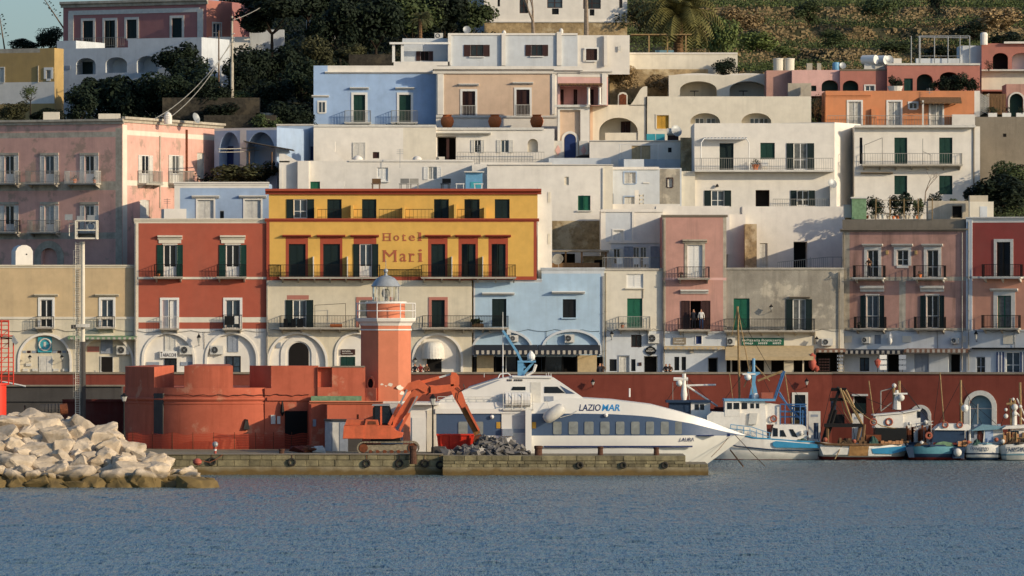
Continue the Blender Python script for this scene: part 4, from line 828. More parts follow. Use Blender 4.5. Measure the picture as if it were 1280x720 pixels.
# --- cream arched house
h = House('house', 'old cream house with broad arches and a curved parapet', 735, 195, 536, wall='cream'); h.zone(735, 120, 1014, 195, 'cream')
h.hole(749, 147, 797.5, 178, 2.2, arch=1.3, back='cream'); h.hole(863, 141.3, 900, 155, 1.2, arch=.8, back='cream'); h.hole(927, 141.3, 964, 155, 1.2, arch=.8, back='cream')
h.win(821, 144, 836, 161, 'C', 'yel', sur='cream', sw=.12)
h.wall(808, 120.5, 1014, 195, 8); h.wall(735, 131, 808, 195, 8, name='terrace_wall')
for a in (868.5, 883, 937, 949): h.win(a, 147.5, a+11.5, 155, 'G', frame='wht', v=1.2, hole=False, panel=0)
h.win(776, 152, 788, 166, 'C', 'brown', v=2.2, hole=False); h.part('parapet', 756.5, 166, 797, 179, 'cream', .1, v=.2)
s = 536/FP; n = 10; MB().prism([(0,0)]+[(s*24*i/n, s*(24*(1-cos(pi*min(1, i/n*1.15)))/2)) for i in range(n+1)]+[(s*24,0)], 0, .5).build('curved_parapet', 'cream', h.root, (h.u(785), 0, h.z(132)))
h.part('downpipe', 807.5, 121, 808.8, 178, 'iron', .1); h.part('buttress', 737.5, 133, 741, 195, 'tan', .15)
t = thing('doorway_hut', 'small arched brown door in the old cream wall', 'doorway', at(778.5, 132, 546)); s = 547/FP; MB().prism([(-6*s,0),(6*s,0),(6*s,13*s),(4*s,16*s),(0,17*s),(-4*s,16*s),(-6*s,13*s)], 0, 1).build('wall', 'cream', t); MB().prism([(-4.5*s,0),(4.5*s,0),(4.5*s,13*s),(0,15*s),(-4.5*s,13*s)], -.03, -.004).build('door', 'rust', t)
h = House('house', 'white loggia with two wide arches above the cream house', 836, 122, 556, wall='cream'); h.hole(850, 101.5, 896, 120.5, 2.5, arch=.8, back='cream'); h.hole(912, 101.5, 958, 120.5, 2.5, arch=.8, back='white'); h.wall(836, 94, 968, 124, 6)
b = MB(); s = 556/FP
for c0 in (872, 936):
    b = MB(); b.prism([(-33*s,0)]+[(x*s, (2.6*cos(x/33*pi/2))*s) for x in range(-30, 31, 6)]+[(33*s,0)], 0, 5).build('roof_vault', 'white', h.root, (h.u(c0), .01, h.z(94)-.01))
for px, l in ((868,'dark round table under the left loggia arch'),(929,'dark round table under the right loggia arch')): t = thing('table', l, 'table', at(px, 121, 555)); MB().lathe([(.04,0),(.04,.5),(.42,.5),(.42,.58)], n=12).build('top', 'blk', t)
# --- terraced cream corner house right of arches
gwall('grey shaded parapet with quarter round end by the cream house', 985, 104, 1014, 126, 'old', 546); gwall('plain cream parapet house end', 960, 120.5, 1014, 160, 'old', 544)
t = thing('parapet_end', 'quarter round wall end beside the shaded parapet', 'wall', at(1006, 121, 545)); s = 545/FP; MB().prism([(-8*s,0),(7*s,0),(7*s,17*s),(3*s,15*s),(-1*s,9*s),(-5*s,3*s)], -.1, .5).build('wall', 'old', t)
# --- small bits by the domed terrace
h = cot('white house with yellowish shutters and a small black window', 737, 176, 852, 214, 'white', [(789.5,182,801,199,d_(st='C',col='canvas')),(801.5,182,813,199,d_(st='C',col='canvas')),(835,184.5,839.5,190.5,d_(st='C',col='blk'))], D=530, zones=[(773,199,852,214,'whiteb')], cor=('white',1.5))
t = thing('water_heater', 'teal crate stack with white drum on the terrace edge', 'crates', at(822, 176.5, 531)); b = MB(); [b.box(-1+.85*k, -.2+.85*k, -.3,.3,0,.65) for k in range(2)]; b.build('crate', 'teal', t); MB().tube((.85,0,.85),(1.9,0,.85),.33,n=12).build('drum', 'oldwht', t); MB().box(.9,1.9,-.2,.2,0,.52).build('stand', 'brown', t)
dish(at(844, 174, 531), .55, 'grey satellite dish at the white terrace corner', .5)
t = thing('pergola', 'thin white tube pergola over the yellowish shutters', 'pergola', at(800, 201, 528.5)); s = 535/FP; b = MB(); [b.tube((x*s,-.5,0),(x*s,-.5,20*s),.03) for x in (-25,22)]; b.tube((-27*s,-.5,20*s),(24*s,-.5,20*s),.03).build('frame', 'wht', t)
t = thing('boat_cover', 'black tarpaulin hump beside the blue arched door', 'tarpaulin', at(738, 199, 531.5)); MB().lathe([(1.5,0),(1.3,.25),(.7,.42),(.05,.45)], n=14, sq=(1,.5)).build('cover', 'blk', t, smooth=True)
gwall('tumbled dark stone wall between two white houses', 851, 172, 869, 216, 'rough', 529, 1.5)
# --- middle whites
h = cot('plain white house with small green shutters over rough stone base', 609, 206, 766, 312, 'white', [(705.5,221,711,231.5,d_(st='C',col='cream')),(722.5,244.5,738,263,d_(st='C',col='sgreen',sill='oldwht'))], D=513, zones=[(684,276,751,312,'rough'),(754,208,766,312,'cream')], cor=('white',1.5), trims=[('downpipe',753,210,754.2,262,'oldwht',.1)])  # cream zone down the right edge paints in its sunlit strip
h = House('house', 'bluish white stepped house in the shaded middle', 762, 265, 520, wall='whiteb'); h.win(780.5, 215.5, 794.5, 229.5, 'C', 'oldwht', sur='pblue', sw=.1); h.win(780.5, 246, 793, 262, 'C', 'oldwht', sur='pblue', sw=.1); h.zone(824.5, 211, 850, 258, 'grey')
h.win(834.5, 223, 840.5, 234, 'C', 'oldwht', sur='brown', sw=.08); h.wall(761, 210, 852, 265, 6, below=3); h.wall(852, 214, 869, 262, 5, 'cream', v=.5, name='end_wall'); h.part('ledge', 804, 228, 812, 229.2, 'white', .1); h.part('coping', 761, 208.6, 824, 212, 'white', .12)
h.win(764.5, 242, 766.5, 262, 'C', 'blk', hole=False); h.wall(780, 199, 805, 212, 3, 'whiteb', v=1, name='roof_block', holes=[])
t = thing('roof_stub', 'white roof stub with pierced blocks in the shaded middle', 'roof stub', at(799, 262.5, 517)); s = 517/FP; MB().box(-5.5*s,-.5*s,0,.8,0,25*s).build('wall', 'white', t); b = MB(); [b.box(0,5.5*s,.1,.3,(2+k*5)*s,(4+k*5)*s) for k in range(4)]; b.box(0,1*s,.1,.3,0,20*s); b.box(4.5*s,5.5*s,.1,.3,0,20*s); b.build('pierced_block', 'cream', t)
h = House('house', 'white house with inset bluish panel and long railed terrace', 751, 340, 505, wall='white'); h.zone(757, 265, 792, 302, 'whiteb'); h.zone(764, 302, 828, 340, 'whiteb')
h.win(767, 288, 779, 302, 'C', 'wht', sur='wht', sw=.12); h.win(791.5, 309, 799, 335, 'G', frame='wht'); h.win(800.5, 309, 808, 335, 'G', frame='wht'); h.win(767, 311, 775, 330, 'O', 'oldwht', frame='wht')
h.win(780, 308, 791, 336, 'C', 'greyp', hole=False, name='shutter_leaf'); h.win(813, 308, 824, 336, 'C', 'greyp', hole=False, name='shutter_leaf')
h.wall(751, 263, 829, 342, 7); h.part('coping', 751, 261.6, 829, 265, 'white', .1); h.part('rib', 790, 265, 793, 303, 'white', .08); h.part('string_course', 762, 300.5, 828, 304, 'white', .12)
t = thing('terrace_railing', 'grey iron railing on the terrace over the narrow cream house', 'railing', at(790, 336, 497.2)); House.railing(None, t, -2.5, 2.5, 0, 0, .95, 'ltrail', False)
for k, px in enumerate((775, 795.5, 808)):
    t = thing('chair', f'white plastic chair {"left of the three glazed doors" if k == 0 else "in the middle before the glazed doors" if k == 1 else "right, before the glazed doors"} on the terrace', 'chair', at(px, 336, 500)); MB().box(-.25,.25,-.25,.25,.38,.45).build('seat', 'wht', t); MB().box(-.25,.25,.22,.27,.45,.95).build('backrest', 'wht', t); [MB().box(x-.03,x+.03,y-.03,y+.03,0,.38).build('leg', 'wht', t) for x in (-.22,.22) for y in (-.22,.22)]
cot('low white roof wall over the narrow pink house', 820, 257.5, 912, 275, 'white', D=507, depth=5)
gwall('lower white strip behind the narrow pink house', 752, 255, 850, 268, 'white', 514)
t = thing('roof_shelter', 'dark ramshackle roof shelter above the pale blue house', 'shelter', at(719, 336, 503)); s = 503/FP; b = MB(); b.box(-42*s,42*s,-1.5,2,21*s,23*s); b.build('roof', 'conc', t)
for x in (-40, -12, 8, 38): MB().box(x*s-.08,x*s+.08,-1.3,-1.1,0,21*s).build('post', 'wood', t)
MB().box(-18*s,0,1.4,1.8,3*s,19*s).build('dark_opening', 'dark', t); MB().box(10*s,36*s,.6,1.2,0,16*s).build('brick_wall', 'rough', t); MB().box(24*s,35*s,.5,.59,2*s,11*s).build('hatch', 'dark', t); b = MB(); b.box(-38*s,30*s,-1.6,-1.5,0,.5); b.build('fence_panel', 'wood', t)
dish(at(698, 334, 500.5), .5, 'grey satellite dish on the ramshackle roof shelter', -.3, 'ltrail')
cot('low pale roof edge below the blue arched door', 686, 197.5, 764, 212, 'whiteb', D=526, depth=6)
# --- white gable bits right of pink
gwall('bright white gable between narrow pink house and stone gable', 909, 268, 932, 340, 'white', 507.5, 5); gwall('tan bare stone gable with a small dark opening', 931, 280, 946, 340, 'rough', 506, 4); h = cot('white house with pale shutters behind the tan gable', 928, 258, 1056, 340, 'white', [(949.5,304,959.5,335,d_(st='C',col='oldwht')),(992,302,1009,335.5,d_(st='D',d=1.2,name='doorway'))], D=509, depth=6)
t = thing('terrace_railing', 'sloping grey railing on the terrace by the dark doorway', 'railing', at(1005, 336, 500)); b = MB(); s = 500/FP
for k in range(26): b.box(-33*s+k*.17-.012, -33*s+k*.17+.012, -.01, .01, 0, .55+k*.018)
b.bar((-33*s,0,.55),(-33*s+25*.17,0,1.0),.05,.05); b.bar((-33*s+25*.17,0,1.0),(48*s,0,1.0),.05,.05); [b.box(x*s-.02,x*s+.02,-.02,.02,0,1) for x in (8,24,36,47)]; b.build('railing', 'ltrail', t)
# --- big white corner house
h = House('house', 'big white corner house with three rows of dark shutters', 868, 265, 521, wall='white')
h.win(899.5, 179, 917, 213, 'C', 'dgreen'); h.win(950.5, 178.5, 968.5, 199, 'C', 'green'); h.win(992, 179, 1009, 212, 'O', 'dgreen', frame='wht'); h.win(889, 238, 905.5, 258, 'O', 'dgreen', frame='wht'); h.win(944.5, 237.5, 962, 262, 'D', name='doorway', d=.8, frame='brown'); h.win(996, 238, 1011, 257, 'O', 'dgreen', frame='wht')
h.wall(868, 154, 1043, 268, 11, below=2)
g = House('x', '', 1043, 268, 521, az=64, wall='white'); g.wall(1043.15, 154, 1076, 268, 8, name='side_wall', below=2); e = R(64)
for ch in [o for o in bpy.data.objects if o.parent == g.root]: ch.location = Matrix.Rotation(e, 4, 'Z') @ ch.location+(g.O-h.O); ch.rotation_euler.z += e; ch.parent = h.root
bpy.data.objects.remove(g.root)
h.part('terrace_slab', 868, 212.5, 1042, 215, 'oldwht', 1.1); h.railing(h.root, h.u(868), h.u(1040), -1.05, h.z(212.5), 1.0, 'ltrail', sides=False, step=.2); u0, z0, u1, z1 = h.rc(1037, 232, 1045, 262); MB().box(u0, u1, -.8, -.01, z0, z1).build('stair_block', 'white', h.root)
h.railing(h.root, h.u(966), h.u(1036), -.6, h.z(262), .9, 'ltrail', sides=False, step=.2); h.part('lower_slab', 940, 262, 1040, 263.5, 'oldwht', .7)
t = thing('pergola', 'white tube pergola with slatted top on the big white house terrace', 'pergola', h.P(906, 213)); s = 521/FP; b = MB(); [b.path([(x*30*s,-1.0,0),(x*30*s,-1.0,34*s),(x*26*s,-.9,40*s)],.05) for x in (-1,1)]; b.tube((-27*s,-.9,39*s),(27*s,-.9,39*s),.05); b.build('frame', 'wht', t); b = MB(); [b.box((-26+k*4.3)*s,(-24.3+k*4.3)*s,-.9,-.02,39*s,41*s) for k in range(13)]; b.build('slats', 'greyp', t)
t = thing('garden_chair', 'white garden chair beside a pot on the big white terrace', 'chair', h.P(956, 213)+Vector((0,-.6,0))); MB().box(-.3,.3,-.25,.25,.35,.42).build('seat', 'wht', t); MB().box(-.3,.3,.2,.26,.42,.9).build('backrest', 'wht', t); [MB().box(x-.03,x+.03,y-.03,y+.03,0,.35).build('leg', 'wht', t) for x in (-.26,.26) for y in (-.2,.2)]
flowerpot(h.P(944, 213)+Vector((0,-.6,0)), .3, 'tan flower pot left of the white garden chair'); dish(at(1039, 238, 519.5), .45, 'satellite dish on the white stair block', .5)
t = thing('wall_lamp', 'small dark wall lamp over the white framed window', 'wall lamp', h.P(896.5, 234)); MB().lathe([(.03,0),(.15,.05),(.1,.2),(.02,.3)], (0,-.2,0), 8).build('shade', 'iron', t); MB().box(-.03,.03,-.2,-.003,.1,.14).build('bracket', 'iron', t)
# --- orange house
h = House('house', 'orange house with white framed doors above a white lower floor', 1028, 160, 541, wall='orange'); h.zone(1218, 113, 1226, 262, 'white')
for a, c in ((1060.5,1076.5),(1110,1126),(1163,1178)): h.win(a, 127, c, 157, 'G', frame='wht', sur='wht', sw=.15, pane='curtain')
h.win(1136.5, 128.5, 1146.5, 136, 'G', frame='wht', sur='wht', sw=.12)
h.wall(1032, 113.5, 1225, 158, 7); h.wall(1190, 143, 1219, 158, .3, 'white', v=-.6, name='terrace_parapet', holes=[]); h.cornice(1033, 118, 1088, 121, 'orange', .12); h.part('chimney_breast', 1089, 136, 1095, 158, 'orange', .3); h.railing(h.root, h.u(1034), h.u(1190), -.55, h.z(158), .95, 'ltrail', sides=False, step=.25)
u0, z0, u1, z1 = h.rc(1149, 121.5, 1201, 130); MB().rings([[(u0,-.01,z1),(u0,-1.3,z0+.1),(u0,-1.3,z0),(u0,-.01,z1-.1)],[(u1,-.01,z1),(u1,-1.3,z0+.1),(u1,-1.3,z0),(u1,-.01,z1-.1)]]).build('porch_roof', 'wood', h.root); b = MB(); [b.box(u0+.2+k*.5,u0+.27+k*.5,-1.32,-.02,z0-.08,z0) for k in range(7)]; b.build('porch_rafters', 'wood', h.root); MB().box(-.08,.08,-1.3,-1.14,0,h.z(126)-h.z(157)).build('porch_post', 'oldwht', h.root, (h.u(1152.5),0,h.z(157)))
h = House('house', 'white house front with four green shutters and a long balcony', 1068, 246, 521.5, wall='white')
for a, c in ((1118,1134),(1174,1190.5)): h.win(a, 172, c, 205, 'C', 'green'); h.win(a, 219.5, c, 243, 'C', 'green')
h.win(1074.5, 172, 1078, 205, 'C', 'blk'); h.wall(1068, 158, 1225, 264, 8, below=2); h.part('coping', 1068, 156.8, 1219, 159.5, 'oldwht', .6); h.balc(1077, 1202, 206, 192.5, 'ltrail', depth=1.1, step=.22); h.cornice(1078, 215, 1114, 217.5, 'conc', .5, name='shade_board'); h.part('downpipe', 1216.5, 160, 1218, 250, 'conc', .1)
t = thing('washing_line_post', 'thin bent washing line poles on the long balcony', 'poles', h.P(1102, 206)+Vector((0,-1,0))); s = 527/FP; MB().path([(-22*s,0,0),(-22*s,0,24*s),(0,0,33*s),(0,0,0)],.03).path([(50*s,0,0),(50*s,0,32*s)],.03).path([(50*s,0,16*s),(60*s,0,12*s),(60*s,0,0)],.03).build('pole', 'ltrail', t)
# --- salmon tier
h = House('house', 'light pink house with a low arched green doorway', 990, 117, 551, wall='lpink'); h.hole(1027, 100, 1048, 114, 1, arch=.55, back='green'); h.hole(1013.5, 107, 1020.5, 114, .3, back='green'); h.wall(990, 87.5, 1050, 120, 6)
cot('rust brown shed left of the light pink house', 958, 88, 991, 120, 'stain', D=552, depth=5)
h = House('house', 'salmon house with arched green door and small white window', 1050, 117, 550.6, wall='salmon'); h.hole(1053.5, 100.5, 1073, 114, 1, arch=.55, back='green'); h.win(1081.5, 107, 1093, 114, 'G', frame='wht', sur='wht', sw=.1); h.wall(1050, 87.5, 1110, 120, 6); h.cornice(1050,86.5,1110,88.5,'conc',.1)
h = House('house', 'salmon house with green door and big arch under dark vines', 1109, 117, 550, wall='salmon'); h.win(1130, 98, 1141, 114, 'C', 'green', name='door'); h.hole(1146, 92.5, 1166, 114, 1.2, arch=.6, back='green'); h.hole(1175, 90, 1198, 114, 1.2, arch=.5, back='dark'); h.wall(1109, 80, 1225, 120, 7); h.part('coping', 1109, 79, 1225, 81.5, 'oldwht', .1)
for k, (px, py, r) in enumerate(((1118, 113, 11), (1182, 113, 13), (1200, 114, 15), (1212, 114, 12), (1168,114,8))): tree(px, py, r*2, r*1.6, ['dark bush in a white tub left of the green door','dark vine bush under the salmon arch','broad dark vine bush right of the salmon arch','dark bush at the end of the salmon house','low dark plant at the foot of the big arch'][k], 'leaf_dark', D=547.5, name='bush', cat='bush', trunk=.1, seed=k, n=900, leaf=.11, group='bushes on the salmon house terrace')
t = thing('planter', 'round white planter tub before the salmon house', 'planter', at(1119, 114.5, 546.5)); MB().lathe([(.55,0),(.75,.5),(.7,.5)], n=14).build('tub', 'oldwht', t)
h = House('house', 'rose pink house with two arches and white chimney at upper right', 1227, 112, 553, az=-4, wall='salmon'); h.hole(1241, 66, 1260, 87, 1, arch=.5, back='dark'); h.hole(1265, 66, 1290, 87, 1, arch=.5, back='white'); h.zone(1227, 87, 1340, 112, 'cream'); h.wall(1227, 54, 1340, 114, 7); h.part('roof_edge', 1255, 52, 1340, 54.5, 'white', .4); h.part('terrace_wall', 1227, 87, 1340, 89, 'oldwht', .8)
t = thing('chimney', 'round white chimney left of the rose pink house', 'chimney', at(1230, 56, 552.5)); MB().lathe([(.34,0),(.36,1.0),(.26,1.15),(.02,1.2)], n=12).build('stack', 'white', t)
h = cot('white shed wall left of the rose pink house', 1200, 57, 1228, 82, 'whiteb', D=554, depth=4); h = cot('low white terrace wall below the steel frame', 1145, 73, 1202, 82, 'whiteb', D=553.5, depth=1)
t = thing('steel_frame', 'empty steel pergola frame on the salmon house roof', 'frame', at(1175, 80, 551.5)); s = 551/FP; b = MB(); [b.tube((x*s,y,0),(x*s,y,35*s),.05) for x, y in ((-36,0),(-26,0),(-23,2),(-7,0),(10,0),(26,1),(37,0))]; b.tube((-26*s,0,35*s),(37*s,0,35*s),.05); b.tube((-26*s,2,35*s),(37*s,2,34*s),.05); b.tube((-26*s,0,10*s),(26*s,0,10*s),.03); b.build('frame', 'gmetal', t)
for px, l in ((973,'left cream water tank on the roof behind the cream house'),(986.5,'right cream water tank on the roof behind the cream house')): t = thing('water_tank', l, 'water tank', at(px, 89, 556)); MB().lathe([(.48,0),(.5,1.1),(.53,1.1),(.53,1.2),(.1,1.25)], n=16).build('tank', 'cream', t)
t = thing('water_tank', 'blue barrel on the pink house roof', 'water tank', at(1045, 88, 553)); MB().lathe([(.3,0),(.34,.2),(.34,.6),(.3,.75),(.05,.78)], n=14).build('barrel', 'bluep', t); dish(at(1053, 88, 553), .33, 'small grey dish beside the blue barrel', .2); dish(at(1111, 82, 551.5), .42, 'small grey dish right of the white tanks', .3)
for px, y, L, l in ((1087,74.5,13,'front white cylindrical tank lying on the roof'),(1100,75,12,'rear white cylindrical tank lying on the roof')): t = thing('water_tank', l, 'water tank', at(px, y, 552+(px > 1090))); s = 552/FP; MB().tube((-L/2*s*1.2,.6,0),(L/2*s*1.2,-.3,0),.43,n=18).build('tank', 'wht', t, smooth=False); MB().box(-.5,.5,-.1,.4,-.9,-.38).build('stand', 'oldwht', t)
for px, w_, m_, l in ((1012,7,'stone','left small stone block on the pink house roof'),(1024,5,'stone','right small stone block on the pink house roof'),(1122,10,'white','small white block on the salmon house roof'),(1096,17,'whiteb','low white block under the roof tanks')): t = thing('roof_block', l, 'block', at(px, 88 if px < 1030 else 82, 553)); s = .0756; MB().box(-w_/2*s,w_/2*s,0,.6,0,9*s).build('block', m_, t)
# right edge: retaining walls and garden gate
h = gwall('tall stained concrete retaining wall at the right edge', 1219, 146, 1330, 208, 'conc', 531, 2, az=-4, name='retaining_wall'); h.part('drain', 1254, 167, 1258, 171, 'dark', .02)
h = House('house', 'dark red porch house with white arched door and planters', 1258, 147, 545, wall='stain'); h.hole(1262, 117, 1279, 146, .6, arch=.55, back='green'); h.arch(1260, 115, 1281, 146, 2, 'oldwht'); h.wall(1258, 105, 1340, 150, 5)
t = thing('trellis', 'white diamond trellis on the dark garden terrace', 'trellis', at(1231, 143, 541)); b = MB(); s = .074
for k in range(-4, 9): a0, a1 = max(-5, -5+k*2-0), 0; b.bar((max(-5,k*2-10)*s,0,max(0,-(k*2-10)-5)*s*1),(min(5,k*2)*s,0,min(20,10)*s),.02,.03) if False else None
for k in range(10):
    z = k*2.2*s; b.bar((-5*s,0,z),(5*s,0,z+10*s*.6),.02,.04); b.bar((5*s,.03,z),(-5*s,.03,z+10*s*.6),.02,.04)
b.box(-5.4*s,-5*s,-.02,.02,0,26*s); b.box(5*s,5.4*s,-.02,.02,0,26*s); b.build('lattice', 'oldwht', t)
t = thing('garden_fence', 'grey wooden slat fence beside the trellis', 'fence', at(1248, 143, 541.5))
sl_ = MB().box(-.12,.12,-.02,.02,0,1.9).mesh('slat', 'wood')
for k in range(6): inst('slat', sl_, t, ((k-3)*.28, 0, 0))
for px, l in ((1241,'left white planter box on the retaining wall'),(1258.5,'middle white planter box on the retaining wall'),(1276,'right white planter box on the retaining wall')): t = thing('planter', l, 'planter', at(px, 146.5, 537.6), 0, 'white planters'); MB().box(-.4,.4,.1,.5,0,.4).build('box', 'wht', t); inst('foliage', cached('potfol', lambda: crown_mesh(5, 90, .16, 'leaf_dark', (1,1,1))), t, (0,.3,.7), px, .45)
t = thing('parapet_block', 'stepped cream parapet at the right end of the roof garden', 'parapet', at(1226, 274, 500)); s = 500/FP; MB().box(-14*s,16*s,0,1,0,22*s).build('wall', 'cream', t); MB().box(-1*s,8*s,-.03,-.004,2*s,16*s).build('panel', 'whiteb', t); MB().box(-13*s,10*s,.9,2,20*s,30*s).build('upper_wall', 'old', t)
h = cot('low grey wall and shed on the roof garden', 1160, 251, 1228, 276, 'old', [(1190,257,1203,273,d_(st='D',frame='conc'))], D=503, depth=2)
# --- upper left houses
h = House('house', 'dusty pink villa with white pilasters and four dark doors', 79, 60, 592, az=-26, wall='rose'); h.zone(79, 1, 262, 4, 'stone')
for a, c, y0, y1 in ((104,116.5,26,60),(131,144,25.5,60),(158.5,171,24.5,48),(215,227.5,22.5,47)): h.win(a, y0, c, y1, 'C', 'dgreen', sur='oldwht', sw=.25)
h.wall(79, 2, 258, 64, 9, below=4); h.cornice(78, 0, 259, 7.5, 'stone', .4); h.part('fascia', 86, 11.5, 250, 17, 'oldwht', .05); h.part('pilaster', 85.5, 16, 92, 60, 'oldwht', .06); h.part('pilaster', 247, 11, 254, 60, 'oldwht', .06); h.railing(h.root, h.u(96), h.u(158), -.5, h.z(60), .9, 'ltrail', sides=False, step=.2)
g = House('x', '', 258, 64, 592+ h.u(258)*sin(h.az), az=50, wall='salmon'); g.win(266, 29, 276, 48, 'G', frame='wht', sur='oldwht', sw=.12); g.wall(258.3, 2, 290, 64, 5, name='side_wall', below=4); e = R(76)
rel = Matrix.Rotation(-h.az, 4, 'Z') @ (g.O-h.O)
for ch in [o for o in bpy.data.objects if o.parent == g.root]: ch.location = Matrix.Rotation(e, 4, 'Z') @ ch.location+rel; ch.rotation_euler.z += e; ch.parent = h.root
bpy.data.objects.remove(g.root)
h = House('house', 'white hillside house with three low arches under the pink villa', 71, 140, 574, az=-24, wall='whiteb'); h.zone(71, 45, 300, 140, 'whiteb'); h.hole(95, 72.5, 119.5, 93, 1.2, arch=.65, back='whiteb'); h.hole(132, 71.5, 158.5, 91, 1.5, arch=.65, back='whiteb'); h.hole(171, 70, 197.5, 91, 1.5, arch=.65, back='whiteb')
h.wall(71, 51, 95, 142, 6, below=3); h.wall(95, 60, 160, 142, 6, below=3, name='arch_wall'); h.wall(160, 47.5, 252, 142, 6, below=3, name='right_wall'); h.win(103.5, 77.5, 116, 92.5, 'C', 'dgreen', v=1.2, hole=False); h.win(96, 79, 100, 92.5, 'C', 'dgreen', v=1.2, hole=False); h.part('plaque', 81.5, 82, 88, 87, 'greyp', .05)
cot('low white parapet at the end of the pink villa terrace', 252, 46, 312, 60, 'white', D=585, depth=1.2)
h = cot('ochre yellow house at the far left with white base', -40, 61, 68, 130, 'ochre', [(-4,85,5,103,d_(st='C',col='oldwht',sur='oldwht',sw=.1)),(58,87.5,63.5,98.5,d_(st='G',frame='wht',sur='wht',sw=.25))], D=566, az=-22, depth=2, zones=[(-40,60,50,66.5,'stone'),(-40,103,68,130,'white')], below=4)
h.part('downpipe', 47.5, 82, 48.5, 103, 'stone', .1)
gwall('cream gabled garden wall end behind the palazzo roof', 54, 140, 74, 160, 'cream', 540); gwall('slanted white stair roof behind the palazzo', 123, 142, 150, 156, 'cream', 538)
t = thing('chimney', 'white round chimney on the palazzo roof', 'chimney', at(210, 155, 522)); MB().lathe([(.36,0),(.36,.7),(.28,.85),(.3,.9),(.05,1.1)], n=12).build('stack', 'white', t); dish(at(243, 157, 526), .5, 'pale satellite dish on the palazzo roof', 1.0)
gwall('grey dry stone wall on the dark hillside', 203, 122, 325, 142, 'drystone', 551, 1, name='stone_wall'); gwall('lower grey stone wall above the blue arches', 255, 144, 345, 162, 'drystone', 545, 1, name='stone_wall')
for px, y0, y1, l in ((415,17,43,'ruined white chimney stump among dark trees'),(388,25,42,'broken white wall piece among dark trees')): gwall(l, px-5, y0, px+4, y1, 'white', 606, 1, name='ruined_wall')
gwall('distant white wall seen under the pine', 305, 37, 355, 52, 'whiteb', 597, 1); gwall('stone field wall behind the ridge house', 436, 68, 490, 84, 'drystone', 575, 1, name='stone_wall')
# ================================================================== waterfront
# quay wall: two straight runs
h = House('quay_wall', 'long dark red quay wall under the promenade', 420, 575, 487, cat='quay wall', wall='quay')
h.hole(991, 492, 1008.5, 540, .5, back='glass', rev='oldwht'); h.wall(-90, 467, 1040, 600, 1.2)
h.part('coping', -90, 465, 1040, 467.6, 'conc', .12); h.part('mooring_ledge', 640, 569, 1040, 590, 'conc', .8)
u0, z0, u1, z1 = h.rc(990, 490.5, 1010, 540); b = MB(); b.box(u0, u0+.22, -.08, -.003, z0, z1).box(u1-.22, u1, -.08, -.003, z0, z1).box(u0+.22, u1-.22, -.08, -.003, z1-.2, z1); b.build('door_surround', 'oldwht', h.root)
for px in (741,): lantern(h, px, 473, 484, 'black wall lantern on the red quay wall above the ferry')
lantern(h, 1008, 472, 484, 'black wall lantern on the red quay wall over the white framed door')
h = House('quay_wall', 'shaded dark red quay wall with arched gates behind the fishing boats', 1040, 575, 487, az=-13, cat='quay wall', wall='quay')
h.hole(1067, 494.5, 1083, 517, .4, rev='oldwht'); h.hole(1142, 508, 1160, 540, .4, arch='round', back='greyp'); h.hole(1211, 494, 1240, 548, .5, arch='round', back='tealg')
h.wall(1040.2, 467, 1345, 600, 1.2); h.part('coping', 1040, 465, 1345, 467.6, 'conc', .12); h.part('mooring_ledge', 1040, 569, 1345, 590, 'conc', .8)
h.arch(1137, 506, 1164, 540, 4, 'oldwht', .1); h.arch(1205, 488, 1246, 548, 6, 'oldwht', .12); h.part('gate_rail', 1211, 510, 1240, 511.3, 'oldwht', .0, v=.45, thick=.03); h.part('window_lintel', 1065, 492.5, 1085, 495, 'oldwht', .08)
h.part('hanging_net', 1067, 504, 1082, 518, 'dgreen', .1)
for px, y0, w_, l in ((1018,514,15,'tall white notice panel with small print on the quay'),(1072,517,14,'white panel on the quay behind the tan trawler')):
    t = thing('notice_panel', l, 'panel', at(px, 560, 484.6)); s = 484.6/FP; MB().box(-w_/2*s, w_/2*s, -.1, .1, 0, (560-y0)*s).build('board', 'oldwht', t); MB().box(-w_*.3*s, w_*.3*s, -.115, -.1, (560-y0-7)*s, (560-y0-4)*s).build('print', 'greyp', t)
